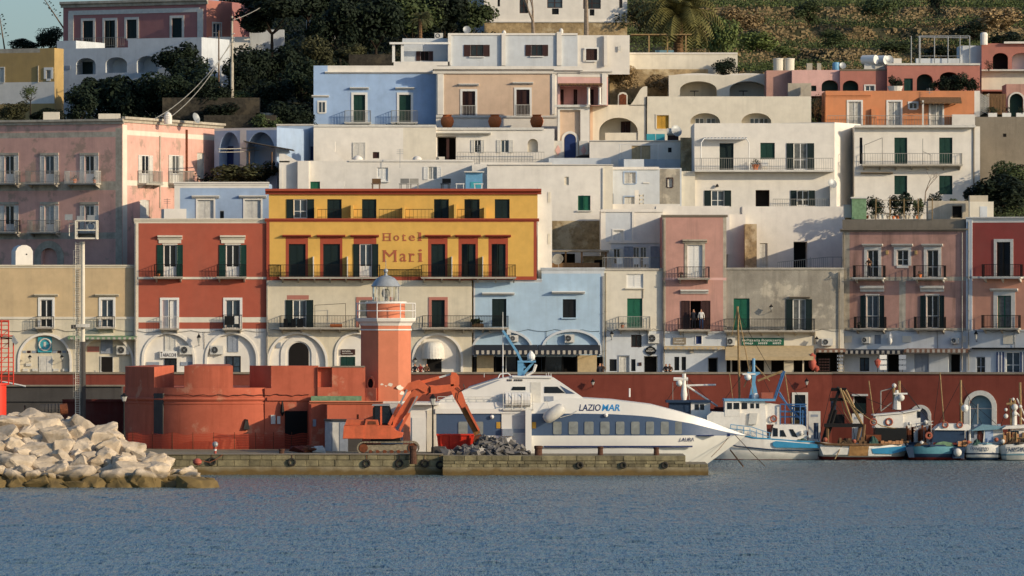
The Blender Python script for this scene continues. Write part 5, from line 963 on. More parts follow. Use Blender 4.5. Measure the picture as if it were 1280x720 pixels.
# people seen over the quay wall and on balconies
def person_mesh(pose):
    me = bpy.data.meshes.new('person'); J = dict(pelvis=(0,0,.95), spine=(0,0,1.2), chest=(0,.0,1.38), neck=(0,-.02,1.5), head=(0,-.04,1.58), top=(0,-.03,1.72),
        hl=(-.1,0,.9), kl=(-.11,-.03,.5), al=(-.11,.02,.08), fl=(-.11,-.14,.04), hr=(.1,0,.9), kr=(.12,.02,.5), ar=(.13,.04,.08), fr=(.14,-.12,.04),
        sl=(-.18,0,1.4), el=(-.25,-.02,1.13), wl=(-.2,-.2,.98), ml=(-.17,-.27,.98), sr=(.18,0,1.4), er=(.25,-.02,1.13), wr=(.2,-.2,.98), mr=(.17,-.27,.98))
    if pose == 1: J.update(el=(-.27,-.18,1.15), wl=(-.12,-.38,1.12), ml=(-.06,-.42,1.12), er=(.27,-.18,1.15), wr=(.12,-.38,1.12), mr=(.06,-.42,1.12), chest=(0,-.1,1.35), neck=(0,-.15,1.46), head=(0,-.2,1.54), top=(0,-.2,1.68), sl=(-.18,-.1,1.37), sr=(.18,-.1,1.37))
    if pose == 2: J.update(er=(.26,.04,1.13), wr=(.24,-.02,.88), mr=(.24,-.06,.8), el=(-.26,.04,1.13), wl=(-.24,-.02,.88), ml=(-.24,-.06,.8))
    rad = dict(pelvis=.15, spine=.13, chest=.15, neck=.06, head=.1, top=.085, hl=.1, hr=.1, kl=.07, kr=.07, al=.045, ar=.045, fl=.04, fr=.04, sl=.075, sr=.075, el=.05, er=.05, wl=.035, wr=.035, ml=.035, mr=.035)
    ks = list(J); ed = [('pelvis','spine'),('spine','chest'),('chest','neck'),('neck','head'),('head','top'),('pelvis','hl'),('hl','kl'),('kl','al'),('al','fl'),('pelvis','hr'),('hr','kr'),('kr','ar'),('ar','fr'),('chest','sl'),('sl','el'),('el','wl'),('wl','ml'),('chest','sr'),('sr','er'),('er','wr'),('wr','mr')]
    me.from_pydata([J[k] for k in ks], [(ks.index(a), ks.index(b_)) for a, b_ in ed], []); o = bpy.data.objects.new('person', me); COL.objects.link(o)
    o.modifiers.new('s', 'SKIN'); o.modifiers.new('d', 'SUBSURF').levels = 1
    for i, k in enumerate(ks): me.skin_vertices[0].data[i].radius = (rad[k], rad[k]*.8); me.skin_vertices[0].data[i].use_root = k == 'pelvis'
    bpy.context.view_layer.update(); r = bpy.data.meshes.new_from_object(o.evaluated_get(bpy.context.evaluated_depsgraph_get())); bpy.data.objects.remove(o)
    return r
for n_, c_ in (('skin','c99272'),('cloth_dark','20222b'),('cloth_red','8c2f2c'),('cloth_blue','35486b'),('cloth_white','cfcac0'),('hair','2a1c14'),('cloth_brown','5a4432')): M[n_] = mat(n_, c_, rough=.85, var=.08)
PM = {}
def person(loc, pose, top, bot, label, rz=0):
    base = cached(('pm', pose), lambda: person_mesh(pose)); me = base.copy(); me.name = 'person'
    for m in (bot, top, 'skin', 'hair'): me.materials.append(M[m])
    for p in me.polygons:
        c = p.center; z = c.z; a = abs(c.x)
        p.material_index = 0 if z < .93 and a < .24 and c.y > -.18 else (1 if z < 1.46 else 2)
        if z < 1.05 and (c.y < -.16) and z > .6: p.material_index = 2
        if pose == 2 and a > .2 and z < .95: p.material_index = 2
        if pose == 1 and c.y < -.33: p.material_index = 2
        if z > 1.56 and (c.y > -.08 if pose != 1 else c.y > -.22) or z > 1.7: p.material_index = 3
    o = bpy.data.objects.new('person', me); COL.objects.link(o); o.location = loc; o.rotation_euler.z = rz; tag(o, label, 'person'); return o
Z6 = 6.0
def walker(px, pose, top, bot, label, D=489.6, rz=0): return person(((px-640)*D/FP, D, Z6), pose, top, bot, label, rz)
walker(518.5, 1, 'cloth_dark', 'cloth_dark', 'person in dark clothes, leftmost of three leaning by the domed awning')
walker(525.5, 1, 'cloth_red', 'cloth_dark', 'person in dark red top, middle of three leaning by the domed awning')
walker(532.5, 1, 'cloth_brown', 'cloth_blue', 'person in brown top, rightmost of three leaning by the domed awning', rz=.3)
walker(749.5, 2, 'cloth_dark', 'cloth_dark', 'person in black beside the navy awning corner', rz=.5); walker(753, 2, 'cloth_brown', 'cloth_dark', 'person in brown beside the one in black', D=490.4, rz=-.5)
walker(832.5, 1, 'cloth_dark', 'cloth_blue', 'person in dark jacket leaning left under the striped awning'); walker(837.5, 1, 'cloth_brown', 'cloth_dark', 'person in brown jacket leaning right under the striped awning', rz=-.2)
zb = at(0, 411, 496).z-.0
person(at(867, 411.8, 496.2), 2, 'cloth_dark', 'cloth_dark', 'person in black standing on the lower pink balcony'); person(at(876.5, 411.8, 496.0), 2, 'cloth_white', 'cloth_blue', 'person in pale shirt standing on the lower pink balcony')
person(at(1086.5, 346.8, 494.6), 1, 'cloth_brown', 'cloth_dark', 'person leaning on the upper left balcony of the stained pink house', -.3)
# motor scooters
def scooter(px, label, rz, m):
    t = thing('motor_scooter', label, 'motor scooter', ((px-640)*491.5/FP, 491.5, 6.0), rz, 'scooters parked outside the dark shop door')
    for x in (-.6, .62):
        w = MB().torus((x, 0, .25), .2, .06, 'y', 14, 6).build('wheel', 'blk', t); MB().tube((x,-.04,.25),(x,.04,.25),.13,n=10).build('rim', 'gmetal', w)
    MB().rings([[(-.85,y,.45),(-.9,y*.7,.72),(-.2,y,.76),(-.1,y,.4),(.3,y,.28),(.36,y,.35),(.55,y*.6,.95),(.66,y*.5,.9),(.5,y*.6,.2),(-.3,y,.2)] for y in (-.15, .15)]).build('body', m, t)
    MB().box(-.85,-.15,-.14,.14,.76,.86).build('seat', 'blk', t); b = MB(); b.tube((.62,0,.3),(.5,0,1.05),.03).tube((.5,-.3,1.05),(.5,.3,1.05),.025); b.build('handlebar', 'gmetal', t); MB().ball((.62,0,.92),.09,8).build('headlight', 'oldwht', t)
scooter(111, 'dark scooter parked left of the dark shop door', .3, 'cloth_dark'); scooter(118, 'grey scooter parked closest to the dark shop door', -.2, 'greyp'); scooter(151, 'dark scooter parked right of the dark shop door', .1, 'navy')
# walls left of the fort
h = House('sea_wall', 'dark grey sea wall behind the boulders at left', -60, 560, 472, cat='wall', wall='gwall'); h.wall(-60, 482, 152, 585, 2); h.part('ledge', -60, 500, 90, 502, 'gwall', .15); h.part('coping', -60, 481, 156, 483, 'conc', .2)
h = House('yard_wall', 'dark maroon wall joining the fort at left', 78, 570, 460, cat='wall', wall='maroon'); h.wall(78, 501, 164, 585, 2); h.part('coping', 78, 499, 164, 502.5, 'maroon', .12)
t = thing('railing', 'pale steel rail along the grey sea wall', 'railing', at(18, 481, 471)); s = 471/FP; MB().path([(-20*s,0,5*s),(14*s,0,-2*s)],.08).build('rail', 'oldwht', t)
t = thing('drum', 'grey corrugated drum lying behind the boulders', 'drum', at(66, 517, 425)); b = MB(); b.tube((-.9,0,.25),(.5,0,.3),.42,n=14); [b.torus((.5-.25*k,0,.3-.01*k),.42,.04,'x') for k in range(5)]; b.build('shell', 'gwall', t); MB().tube((.5,0,.3),(1.05,.1,.35),.4,n=14).build('end', 'rust', t)
t = thing('post', 'short bollard post behind the boulders', 'post', at(31.5, 516, 424)); MB().tube((0,0,0),(0,0,.4),.07).ball((0,0,.47),.1,8).build('post', 'iron', t)
# pier: left run on the fort side, right run as a mole
def stone_run(par, x0, x1, y, rows, m, n_, depth=.22, seed=1):      # rows: (z0,z1,mean width)
    r = random.Random(seed); k = 0
    for z0, z1, w in rows:
        x = x0
        while x < x1-.15:
            ww = min(w*r.uniform(.65, 1.35), x1-x)
            if x1-x-ww < .2: ww = x1-x
            me = cached(('st', n_, round(ww, 1), round(z1-z0, 2), m), lambda: stone_mesh(round(ww, 1), z1-z0, depth, m, int(ww*10)))
            o = inst('stone', me, par, (x, y+r.uniform(-.03, .03), z0)); o.scale.x = ww/max(.1, round(ww, 1)); x += ww
def stone_mesh(w, hh, d, m, seed):
    r = random.Random(seed); g = .012; b = MB(); e = .022
    q = lambda: r.uniform(-.015, .015)
    b.rings([[(g+q(),0,g+q()),(w-g+q(),0,g+q()),(w-g+q(),0,hh-g+q()),(g+q(),0,hh-g+q())], [(g,d*.4,g),(w-g,d*.4,g),(w-g,d*.4,hh-g),(g,d*.4,hh-g)]][::-1] if False else [[(g+e,0,g+e),(w-g-e,q(),g+e),(w-g-e,0,hh-g-e),(g+e,q(),hh-g-e)], [(g,e,g),(w-g,e,g),(w-g,e,hh-g),(g,e,hh-g)], [(g,d,g),(w-g,d,g),(w-g,d,hh-g),(g,d,hh-g)]])
    return b.mesh('stone', m)
def zmat(name, c_top, c_low, z0, z1, **k):                                     # stone that is stained below a height (algae and wet tide band)
    m = mat(name, c_top, **k); t = m.node_tree; N, L = t.nodes, t.links; b = N['Principled BSDF']; src = b.inputs['Base Color'].links[0].from_socket
    g = N.new('ShaderNodeNewGeometry'); sp = N.new('ShaderNodeSeparateXYZ'); L.new(g.outputs['Position'], sp.inputs[0]); nz = N.new('ShaderNodeTexNoise'); nz.inputs['Scale'].default_value = .9; L.new(g.outputs['Position'], nz.inputs['Vector'])
    ad = N.new('ShaderNodeMath'); ad.operation = 'MULTIPLY_ADD'; L.new(nz.outputs['Fac'], ad.inputs[0]); ad.inputs[1].default_value = -.7; L.new(sp.outputs['Z'], ad.inputs[2])
    rp = N.new('ShaderNodeMapRange'); rp.inputs[1].default_value = z0-.35; rp.inputs[2].default_value = z1-.35; L.new(ad.outputs[0], rp.inputs[0])
    n2 = N.new('ShaderNodeTexNoise'); n2.inputs['Scale'].default_value = 1.5; n2.inputs['Detail'].default_value = 5; L.new(g.outputs['Position'], n2.inputs['Vector'])
    m1 = N.new('ShaderNodeMix'); m1.data_type = 'RGBA'; L.new(n2.outputs['Fac'], m1.inputs[0]); a = lin(c_low); m1.inputs[6].default_value = (a[0]*.45, a[1]*.45, a[2]*.5, 1); m1.inputs[7].default_value = (a[0]*1.4, a[1]*1.4, a[2]*1.3, 1)
    m2 = N.new('ShaderNodeMix'); m2.data_type = 'RGBA'; L.new(rp.outputs[0], m2.inputs[0]); L.new(m1.outputs[2], m2.inputs[6]); L.new(src, m2.inputs[7]); L.new(m2.outputs[2], b.inputs['Base Color']); M[name] = m; return m
zmat('pier_stone', '837859', '6e5a34', .2, .55, var=.3, scale=2.5, dirt=.5, streak=.4, bump=.8, bscale=6, objrand=.4); zmat('pier_concrete', '8d8064', '6a5530', .25, .6, var=.2, scale=2, dirt=.5, streak=.6, bump=.5); zmat('boulder_stone', 'c5b298', '74603a', .7, 1.15, var=.22, scale=1.6, dirt=.5, bump=1, bscale=5, objrand=.12, dirtcol='8a7558', patch=.3, patchcol='a08c70')
PD = 431.0
def X(px, D=PD): return (px-640)*D/FP
zl, zr = 1.5, 1.46
t = thing('pier', 'stone faced pier in front of the orange red fort', 'pier', (0, PD, 0)); x0, x1 = X(205), X(553.5)
MB().box(x0-12, x1, .25, 60, -2, zl).build('core', 'pier_concrete', t); MB().box(x0-12, x1, -.1, 2.4, zl, zl+.06).build('deck_edge', 'conc', t)
MB().box(x0-12, x1, .02, .24, -2, .62).build('footing', 'pier_concrete', t)
stone_run(t, x0, x1, 0, [(.63, 1.1, 1.05), (1.1, zl-.01, 1.05)], 'pier_stone', 'L', seed=4)
t2 = thing('mole', 'low rubble stone mole with rusty bollards in front of the ferry', 'mole', (0, PD-1.2, 0)); a0, a1 = X(553.5, PD-1.2), X(885, PD-1.2)
MB().box(a0, a1, .2, 7, -2, .82).build('core', 'pier_concrete', t2); MB().box(a0, a1+.03, .0, 1, -2, .60).build('footing', 'pier_concrete', t2); MB().box(a0, X(857, PD-1.2), .25, 7, .82, zr-.02).build('upper_core', 'pier_concrete', t2)
stone_run(t2, a0, a1, .0, [(.60, .83, .55)], 'pier_stone', 'R', seed=5); stone_run(t2, a0, X(857, PD-1.2), .0, [(.83, 1.06, .7), (1.06, zr, 1.25)], 'pier_stone', 'R', seed=6)
# tyres, bollards
M['tyre_rubber'] = mat('dusty_tyre_rubber', '2e2a26', rough=.9, var=.3, dirt=.4, dirtcol='57503f'); M['drust'] = mat('dark_rust', '54382a', rough=.95, var=.4, scale=7, dirt=.4)
for k, (px, z, D, l) in enumerate(((265,1.0,PD,'leftmost tyre fender on the pier by the boulders'),(365,.95,PD,'tyre fender left of the excavator on the pier'),(458,.85,PD,'tyre fender below the excavator tracks, first'),(499,.85,PD,'tyre fender below the excavator tracks, second'),(531,.85,PD,'tyre fender under the lamp post on the pier'),(550,.75,PD,'tyre fender at the corner of the pier'),(725,.75,PD-1.2,'left tyre fender on the low mole'),(779,.75,PD-1.2,'middle tyre fender on the low mole'),(831,.75,PD-1.2,'right tyre fender on the low mole'))):
    o = MB().torus((0,-.1,0), .24 if D == PD else .19, .075, 'y', 14, 6).build('tyre', 'tyre_rubber', None, (X(px, D), D, z)); tag(o, l, 'tyre', 'tyre fenders on the pier')
    if D == PD: MB().tube((0,-.05,.3),(0,-.05,zl-z),.02).build('chain', 'rust', o)
for px, D, w, y0, y1, l in ((352,PD+.6,7,561,571,'rusty mooring bollard left of the excavator'),(516.5,PD-.2,9,557,580,'rusty iron fender post under the excavator tracks'),(673,PD+.2,10,557,575,'rusty bollard at the left end of the ferry mole'),(750.5,PD+.2,7,558,569,'rusty bollard in the middle of the ferry mole'),(820.5,PD+.2,7,559,569,'rusty bollard at the right end of the ferry mole')):
    s = D/FP; z0 = CAMH+(HOR-y1)*s; hh = (y1-y0)*s; w *= s/2; o = MB().lathe([(w*1.05,0),(w,hh*.1),(w*.9,hh*.75),(w*1.08,hh*.82),(w*1.1,hh*.97),(w*.9,hh)], n=12).build('bollard', 'drust', None, (X(px, D), D-.25 if hh > 1 else D, z0)); tag(o, l, 'bollard', 'rusty bollards')
t = thing('buoy_post', 'red and white mooring post with grey cap on the pier', 'post', (X(268.5), PD+.6, zl+.06)); MB().tube((0,0,0),(0,0,.5),.1,n=10).build('post', 'coral', t); MB().tube((0,0,.2),(0,0,.33),.104,n=10).build('band', 'wht', t); MB().ball((0,0,.68),.22,10).build('cap', 'gmetal', t)
o = MB().ball((0,0,0),.34,10,sz=.8).build('buoy', 'coral', None, (X(248), PD-1.6, 1.0), smooth=True); tag(o, 'orange float lying at the end of the boulders', 'buoy')
MB().path([(.3,0,.1),(.9,.5,-.05),(1.4,1.2,.2),(1.8,1.5,.5)],.03).build('rope', 'rust', o)
# fort
h_f = thing('fort', 'orange red round harbour fort with broken battlements', 'fort', (0,0,0)); FD = 456.0; fs = FD/FP; FR = 120*fs; FX = X(275, FD); FY = FD
zt, ze, zb0 = CAMH+(HOR-457.5)*(FD-8)/FP, CAMH+(HOR-485)*(FD-8)/FP, 1.5
h_f.location = (FX, FY, 0)
MB().lathe([(FR*1.02,zb0-1),(FR*1.0,5.0),(FR*1.0,5.18)], n=72).build('bastion', 'fort', h_f, smooth=True)
MB().lathe([(FR*1.0,5.18),(FR+.1,5.2),(FR+.16,5.3),(FR+.1,5.42),(FR,5.46)], n=72).build('string_course', 'fort', h_f, smooth=True); MB().lathe([(FR,4.9),(FR+.05,4.95),(FR+.05,5.05),(FR,5.1)], n=72).build('lower_moulding', 'fort', h_f, smooth=True)
MB().lathe([(FR*.998,5.44),(FR*.985,ze)], n=72).build('parapet', 'fort', h_f, smooth=True)
for a0, a1, dz, name in ((-100,-40.5,-.1,'merlon'),(-19,10.6,0,'merlon')):
    n = 10; rs = []
    for i in range(n+1):
        a = R(a0+(a1-a0)*i/n); d = (sin(a), -cos(a)); ro, ri = FR*.985, FR-2.3
        fl = 1
        rs.append([(d[0]*ro, d[1]*ro, ze-.02), (d[0]*ro, d[1]*ro, zt+dz), (d[0]*ri, d[1]*ri, zt+dz+.12), (d[0]*ri, d[1]*ri, ze-.02)])
    b = MB(); b.rings(rs, 0); b.build(name, 'fort', h_f)
CY = 449.4-FD; cx_ = lambda px, y=CY: (px-640)*(FD+y)/FP-FX            # straight curtain wall running on to the lighthouse
MB().box(cx_(331), cx_(470), CY, CY+6, .5, ze-.03).build('curtain_wall', 'fort', h_f); MB().box(cx_(334), cx_(392), CY-.15, CY-.002, 5.2, 5.45).build('string_course', 'fort', h_f)
MB().hprism([(cx_(339),CY+.02),(cx_(396.8),CY+.02),(cx_(396.8),CY+2.4),(cx_(312,CY+2.4),CY+2.4)], ze-.04, zt).build('merlon', 'fort', h_f)
b = MB(); b.path([(FR*1.01*sin(R(a)), -FR*1.01*cos(R(a)), 5.62+.14*mnoise.noise((a*.2,0,0))) for a in range(-40, 30, 3)]+[(cx_(p), CY-.05, 5.62+.14*mnoise.noise((p*.1,0,0))) for p in range(338, 390, 4)], .028); b.build('cable', 'iron', h_f)
def on_fort(px, z, out=.05):
    if px > 331: return cx_(px), CY-out, z, 0
    a = math.asin((px-275)/120); return (FR+out)*sin(a), -(FR+out)*cos(a), z, a
for px, z, w, hh, m_, nm in ((205,2.55,.9,3.2,'gwall','door'),(370,1.6,1.7,2.8,'dark','door'),(341.5,3.4,.35,.7,'oldwht','meter_box'),(348.5,3.4,.25,.6,'oldwht','meter_box')):
    x, y, _, a = on_fort(px, z, .02); MB().box(-w/2,w/2,-.1,.3,0,hh).build(nm, m_, h_f, (x,y,z), a)
x, y, _, a = on_fort(353, 4.2); t = thing('wall_lamp', 'long dark wall bracket on the fort above the doorway', 'wall lamp', (FX+x, FY+y, 4.0), a); MB().lathe([(.03,0),(.16,.3),(.1,.9),(.03,1.2)], (0,-.12,0), 8).build('shade', 'iron', t)
x, y, _, a = on_fort(312.5, 2.9); t = thing('wall_lamp', 'dark hooded lamp on the curved fort wall', 'wall lamp', (FX+x, FY+y, 3.0), a); MB().rings([[(-.2,-.01,0),(.2,-.01,0),(.16,-.01,.75),(-.1,-.01,.8)], [(-.28,-.3,0),(.22,-.3,0),(.12,-.2,.6),(-.1,-.2,.7)]]).build('shade', 'iron', t)
# lower annex
h = House('annex', 'low orange red annex between the fort and the lighthouse', 409, 566, 444.5, az=6, cat='building', wall='fort'); h.wall(409, 503, 476, 570, 9); h.wall(389, 503, 408.8, 570, 6, v=1.6, name='side_wall', holes=[]); h.cornice(388, 501, 477, 505, 'tower', .3); h.part('ledge', 389, 495, 425, 503, 'tealg', -.6, v=1.2, thick=1.5) if False else None
h.part('meter_box', 391, 524, 395, 533, 'greyp', .15, v=1.6)
h = House('fort_terrace', 'orange parapet wall linking the fort to the lighthouse', 398, 503, 449.25, cat='wall', wall='fort'); h.hole(397.2, 459.5, 415, 484, .5, back='fort'); h.wall(397, 458.5, 456, 505, 1.2, name='wall'); h.part('mossy_ledge', 389, 495, 452, 503.5, 'gcanvas', .5); h.part('coping', 415, 457.3, 456, 459.2, 'conc', .05)
# orange netting
t = thing('safety_net', 'orange plastic safety netting along the foot of the fort', 'fence'); m_ = bpy.data.materials.new('orange_netting'); m_.use_nodes = True; tt = m_.node_tree; B = tt.nodes['Principled BSDF']; B.inputs['Base Color'].default_value = (*lin('b5401f'), 1); B.inputs['Roughness'].default_value = .7; M['net'] = m_
b = MB(); pts = []
for i in range(61):
    px = 160+i*(388-160)/60; a = math.asin(max(-.98, min(.93, (px-275)/120))); zq = zl+1.15+.25*mnoise.noise((i*.25, 2, 0)); pts.append((FX+(FR+.9)*sin(a), FY-(FR+.9)*cos(a), zq) if px < 331 else (FX+cx_(px), FY+CY-.9, zq))
for i, ((x, y, z), (x2, y2, z2)) in enumerate(zip(pts, pts[1:])):
    for k in range(7): f = k/6; b.bar((x,y,zl+(z-zl)*f),(x2,y2,zl+(z2-zl)*f),.015,.03)
    for k in range(3): f = k/3; b.bar((x+(x2-x)*f,y+(y2-y)*f,zl),(x+(x2-x)*f,y+(y2-y)*f,z),.015,.03)
b.build('net', 'net', t); b = MB(); [b.tube((x,y,zl),(x,y,zl+1.3),.025) for x, y, z in pts[::6]]; b.build('post', 'rust', t)
# cabinet by the annex
t = thing('cabinet', 'grey sheet metal cabinet with striped doors by the annex', 'cabinet', at(421, 565, 440.5)); s = 440/FP; MB().box(-15*s, 14*s, 0, 1.2, 0, 39*s).build('body', 'greyp', t); [MB().box((-14.5+k*9)*s, (-6.5+k*9)*s, -.04, -.003, 1*s, 37*s).build('door', 'greyp' if k % 2 == 0 else 'oldwht', t) for k in range(3)]; MB().box(-16*s,15*s,-.15,1.3,39*s,41*s).build('roof', 'gwall', t); MB().box(14.2*s,31*s,.1,1.4,0,38*s).build('generator', 'gwall', t)
for k, (px, l, m_) in enumerate(((388,'pile of rust brown scrap by the annex wall','rust'),(398,'pale sack lying on the pier by the scrap','oldwht'),(380,'low heap of dark debris near the fort doorway','rust'),(372,'dark red crate in front of the fort doorway','maroon'))):
    r_ = random.Random(k); bm = bmesh.new(); [bm.verts.new((r_.uniform(-.7,.7), r_.uniform(-.4,.4), r_.uniform(0,.6))) for _ in range(16)]; bmesh.ops.convex_hull(bm, input=bm.verts); me = bpy.data.meshes.new('debris'); bm.to_mesh(me); bm.free(); me.materials.append(M[m_]); tag(inst('debris_pile' if k != 3 else 'crate', me, None, at(px, 566.5, 436.5)), l, 'debris')
# lighthouse
LX, LD = 482.3, 453.0; s = LD/FP; LZ = lambda py: CAMH+(HOR-py)*LD/FP
t = thing('lighthouse', 'salmon octagonal lighthouse with grey lantern dome', 'lighthouse', ((LX-640)*s, LD, 0))
def oct_(r, off=-15.4): return [(r*sin(R(off+45*k)), -r*cos(R(off+45*k))) for k in range(8)]
def octs(b, prof, m=0): b.rings([[(x, y, z) for x, y in oct_(r)] for r, z in prof], m); return b
r0 = 32.6*s; MB_ = octs(MB(), [(r0*1.01, 1.5), (r0, LZ(411))]); MB_.build('tower_shaft', 'tower', t)
octs(MB(), [(r0*1.03,LZ(511)),(r0*1.03,LZ(501.5)),(r0,LZ(501))]).build('white_band', 'oldwht', t)
octs(MB(), [(r0*1.02,LZ(413.2)),(r0*1.04,LZ(412.8)),(r0*1.04,LZ(411.6)),(r0*1.02,LZ(411.2))]).build('string_course', 'white', t); octs(MB(), [(r0*1.01,LZ(411)),(r0*1.01,LZ(407))]).build('frieze', 'tower', t)
octs(MB(), [(r0*1.02,LZ(407)),(r0*1.07,LZ(404)),(r0*1.17,LZ(401.5)),(r0*1.2,LZ(398.5)),(r0*1.2,LZ(397.5)),(r0*.5,LZ(397.4))]).build('gallery_cornice', 'white', t)
MB().lathe([(24*s,LZ(397.6)),(24*s,LZ(379))], n=28).build('lantern_base', 'tower', t, smooth=True); MB().lathe([(23.5*s,LZ(379)),(26*s,LZ(378.7)),(26*s,LZ(377)),(17*s,LZ(376.6))], n=28).build('lantern_sill', 'white', t)
b = MB(); rr = r0*1.17; pp = oct_(rr)
for zz in (LZ(379), LZ(388.5)): b.path([(x, y, zz) for x, y in pp+pp[:1]], .035)
[b.tube((x,y,LZ(397.5)),(x,y,LZ(378.6)),.04) for x, y in pp]; b.build('gallery_railing', 'wht', t)
b = MB(); lr = 16.5*s
for k in range(10): a = 2*pi*k/10+.2; b.box(lr*cos(a)-.035, lr*cos(a)+.035, lr*sin(a)-.035, lr*sin(a)+.035, LZ(377), LZ(357))
b.build('lantern_mullion', 'oldwht', t)
gm = bpy.data.materials.new('clear_glass'); gm.use_nodes = True; B = gm.node_tree.nodes['Principled BSDF']; B.inputs['Transmission Weight'].default_value = 1; B.inputs['Roughness'].default_value = .03; B.inputs['IOR'].default_value = 1.05; B.inputs['Base Color'].default_value = (.93,.95,.93,1); M['clear'] = gm
MB().rings([[(lr*.985*cos(2*pi*k/20), lr*.985*sin(2*pi*k/20), z) for k in range(20)] for z in (LZ(377), LZ(357))], cap=False).build('lantern_glass', 'clear', t)
MB().lathe([(.12,LZ(377)),(.12,LZ(372)),(.25,LZ(371)),(.32,LZ(367)),(.25,LZ(362)),(.05,LZ(361))], n=14)  .build('lamp', 'slab', t, smooth=True)
dm = mat('grey_dome_metal', '9da0a0', rough=.4, metal=.15, dirt=.2); M['dome'] = dm
MB().lathe([(17.5*s,LZ(358.5)),(18.6*s,LZ(357.5)),(17.5*s,LZ(356)),(15*s,LZ(352)),(11*s,LZ(347.5)),(6*s,LZ(345.2)),(2.4*s,LZ(344.2)),(1.6*s,LZ(341.5)),(1.2*s,LZ(341))], n=28).build('dome', 'dome', t, smooth=True)
MB().ball((0,0,LZ(338.6)),2.9*s,14).tube((0,0,LZ(336)),(0,0,LZ(324)),.02).build('finial', 'dome', t, smooth=True)
a = R(-37); p_ = Vector((sin(a), -cos(a), 0))*r0*cos(R(22.5)); o = MB().torus((0,0,0), 5.6*s, .09, 'y', 20, 6).build('porthole', 'tower', t, (p_.x, p_.y, LZ(479)), a); o.scale = (.95, 1, 1.35); MB().tube((0,-.03,0),(0,.02,0),5.4*s,n=20).build('porthole_pane', 'glass', o)
# flaking patches below the porthole
for k, (px, py, w, hh) in enumerate(((478,480,4,3),(488.5,480.5,8,5),(500,484,9,7),(503,491,6,6),(483,482,3,2),(507,504,4,3))):
    a_ = R(7.1) if px < 499 else R(52); ap = r0*cos(R(22.5))*1.003; n_ = Vector((sin(a_), -cos(a_), 0)); tg_ = Vector((cos(a_), sin(a_), 0)); xx = (px-LX)*s; q = (xx-n_.x*ap)/tg_.x
    rr_ = random.Random(k); b = MB(); ps = [((w/2*s*cos(2*pi*i/9)*rr_.uniform(.6,1.1))/tg_.x, hh/2*s*sin(2*pi*i/9)*rr_.uniform(.6,1.1)) for i in range(9)]; b.prism(ps, -.012, .0); o = b.build('flaked_patch', 'cream', t, tuple(n_*ap+tg_*q+Vector((0,0,LZ(py)))), a_)
# portable cabin roof behind the excavator
cot('small grey shed with curved roof behind the excavator cab', 467, 505, 503, 566, 'oldwht', D=446, depth=3, name='shed', below=0)
# lamp posts
for px, y0, y1, D, l in ((541,496,568,432.5,'slim dark lamp post on the pier before the ferry stern'),(155,494,548,428,'black lamp post between the boulders and the fort')):
    s = D/FP; t = thing('street_lamp', l, 'street lamp', at(px, y1, D)); H = (y1-y0)*s; MB().lathe([(.14,-.6),(.12,.5),(.07,.6),(.055,H*.86)], n=8).build('post', 'iron', t); MB().lathe([(.12,H*.86),(.24,H*.97)], n=6).build('lantern_glass', 'curtain', t); MB().lathe([(.27,H*.97),(.2,H),(.03,H*1.05)], n=6).build('lantern_cap', 'iron', t)
# floodlight mast with cage
D = 455; s = D/FP; t = thing('mast', 'cream steel mast with service cage and ladder at left', 'mast', at(103.5, 545, D)); MB().lathe([(.24,-1),(.22,118*s)], n=12).build('pole_base', 'gwall', t); MB().lathe([(.19,0),(.15,243*s)], n=12).build('pole', 'cream', t) if False else MB().lathe([(.19,20*s),(.15,243*s)], (0,0,0), 12).build('pole', 'cream', t)
b = MB(); [b.tube((x*s,-.1,25*s),(x*s,-.1,243*s),.03) for x in (-9,-3.5)]; [b.tube((-9*s,-.1,k*2.2*s+25*s),(-3.5*s,-.1,k*2.2*s+25*s),.018) for k in range(99)]; b.build('ladder', 'cream', t)
b = MB()
for k in range(24): b.path([(-9*s,-.1,(48+k*8)*s),(-11*s,-.75,(48+k*8)*s),(-1.5*s,-.75,(48+k*8)*s),(-3.5*s,-.1,(48+k*8)*s)], .02, 4)
[b.tube((x*s,-.75,48*s),(x*s,-.75,232*s),.015) for x in (-11,-6,-1.5)]; b.build('ladder_cage', 'ltrail', t)
b = MB(); z0, z1 = 246*s, 269*s
b.box(-8*s,18*s,-.8,.8,z0,z0+.12)
for x in (-8, 18):
    for y in (-.8, .8): b.box(x*s-.05,x*s+.05,y-.05,y+.05,z0,z1)
for z in (z0+.7, z1): [b.box(-8*s,18*s,y-.035,y+.035,z-.035,z+.035) for y in (-.8,.8)]; [b.box(x*s-.035,x*s+.035,-.8,.8,z-.034,z+.034) for x in (-8,18)]
b.build('cage', 'cream', t); MB().box(-.5,.5,-.5,.5,136*s,140*s).build('junction_box', 'oldwht', t)
for x, z, l in ((-17,273,0),(-2,271,1),(11,272,2)): MB().rings([[(x*s-.3,-.5,z*s-.2),(x*s+.3,-.5,z*s-.2),(x*s+.3,-.5,z*s+.25),(x*s-.3,-.5,z*s+.25)],[(x*s-.2,-.1,z*s-.1),(x*s+.2,-.1,z*s-.1),(x*s+.2,-.1,z*s+.15),(x*s-.2,-.1,z*s+.15)]]).build('floodlight', 'gmetal', t)
b = MB(); b.path([(-8*s,0,265*s),(-17*s,0,265*s),(-17*s,0,250*s)],.04).tube((-17*s,-.2,268*s),(-20*s,-.2,273*s),.03); b.build('bracket', 'cream', t); MB().torus((10*s,0,z0+1),.3,.04).build('hoop', 'gmetal', t); MB().box(-14*s,-8*s,-.6,.2,134*s,139*s).build('cable_box', 'gwall', t)
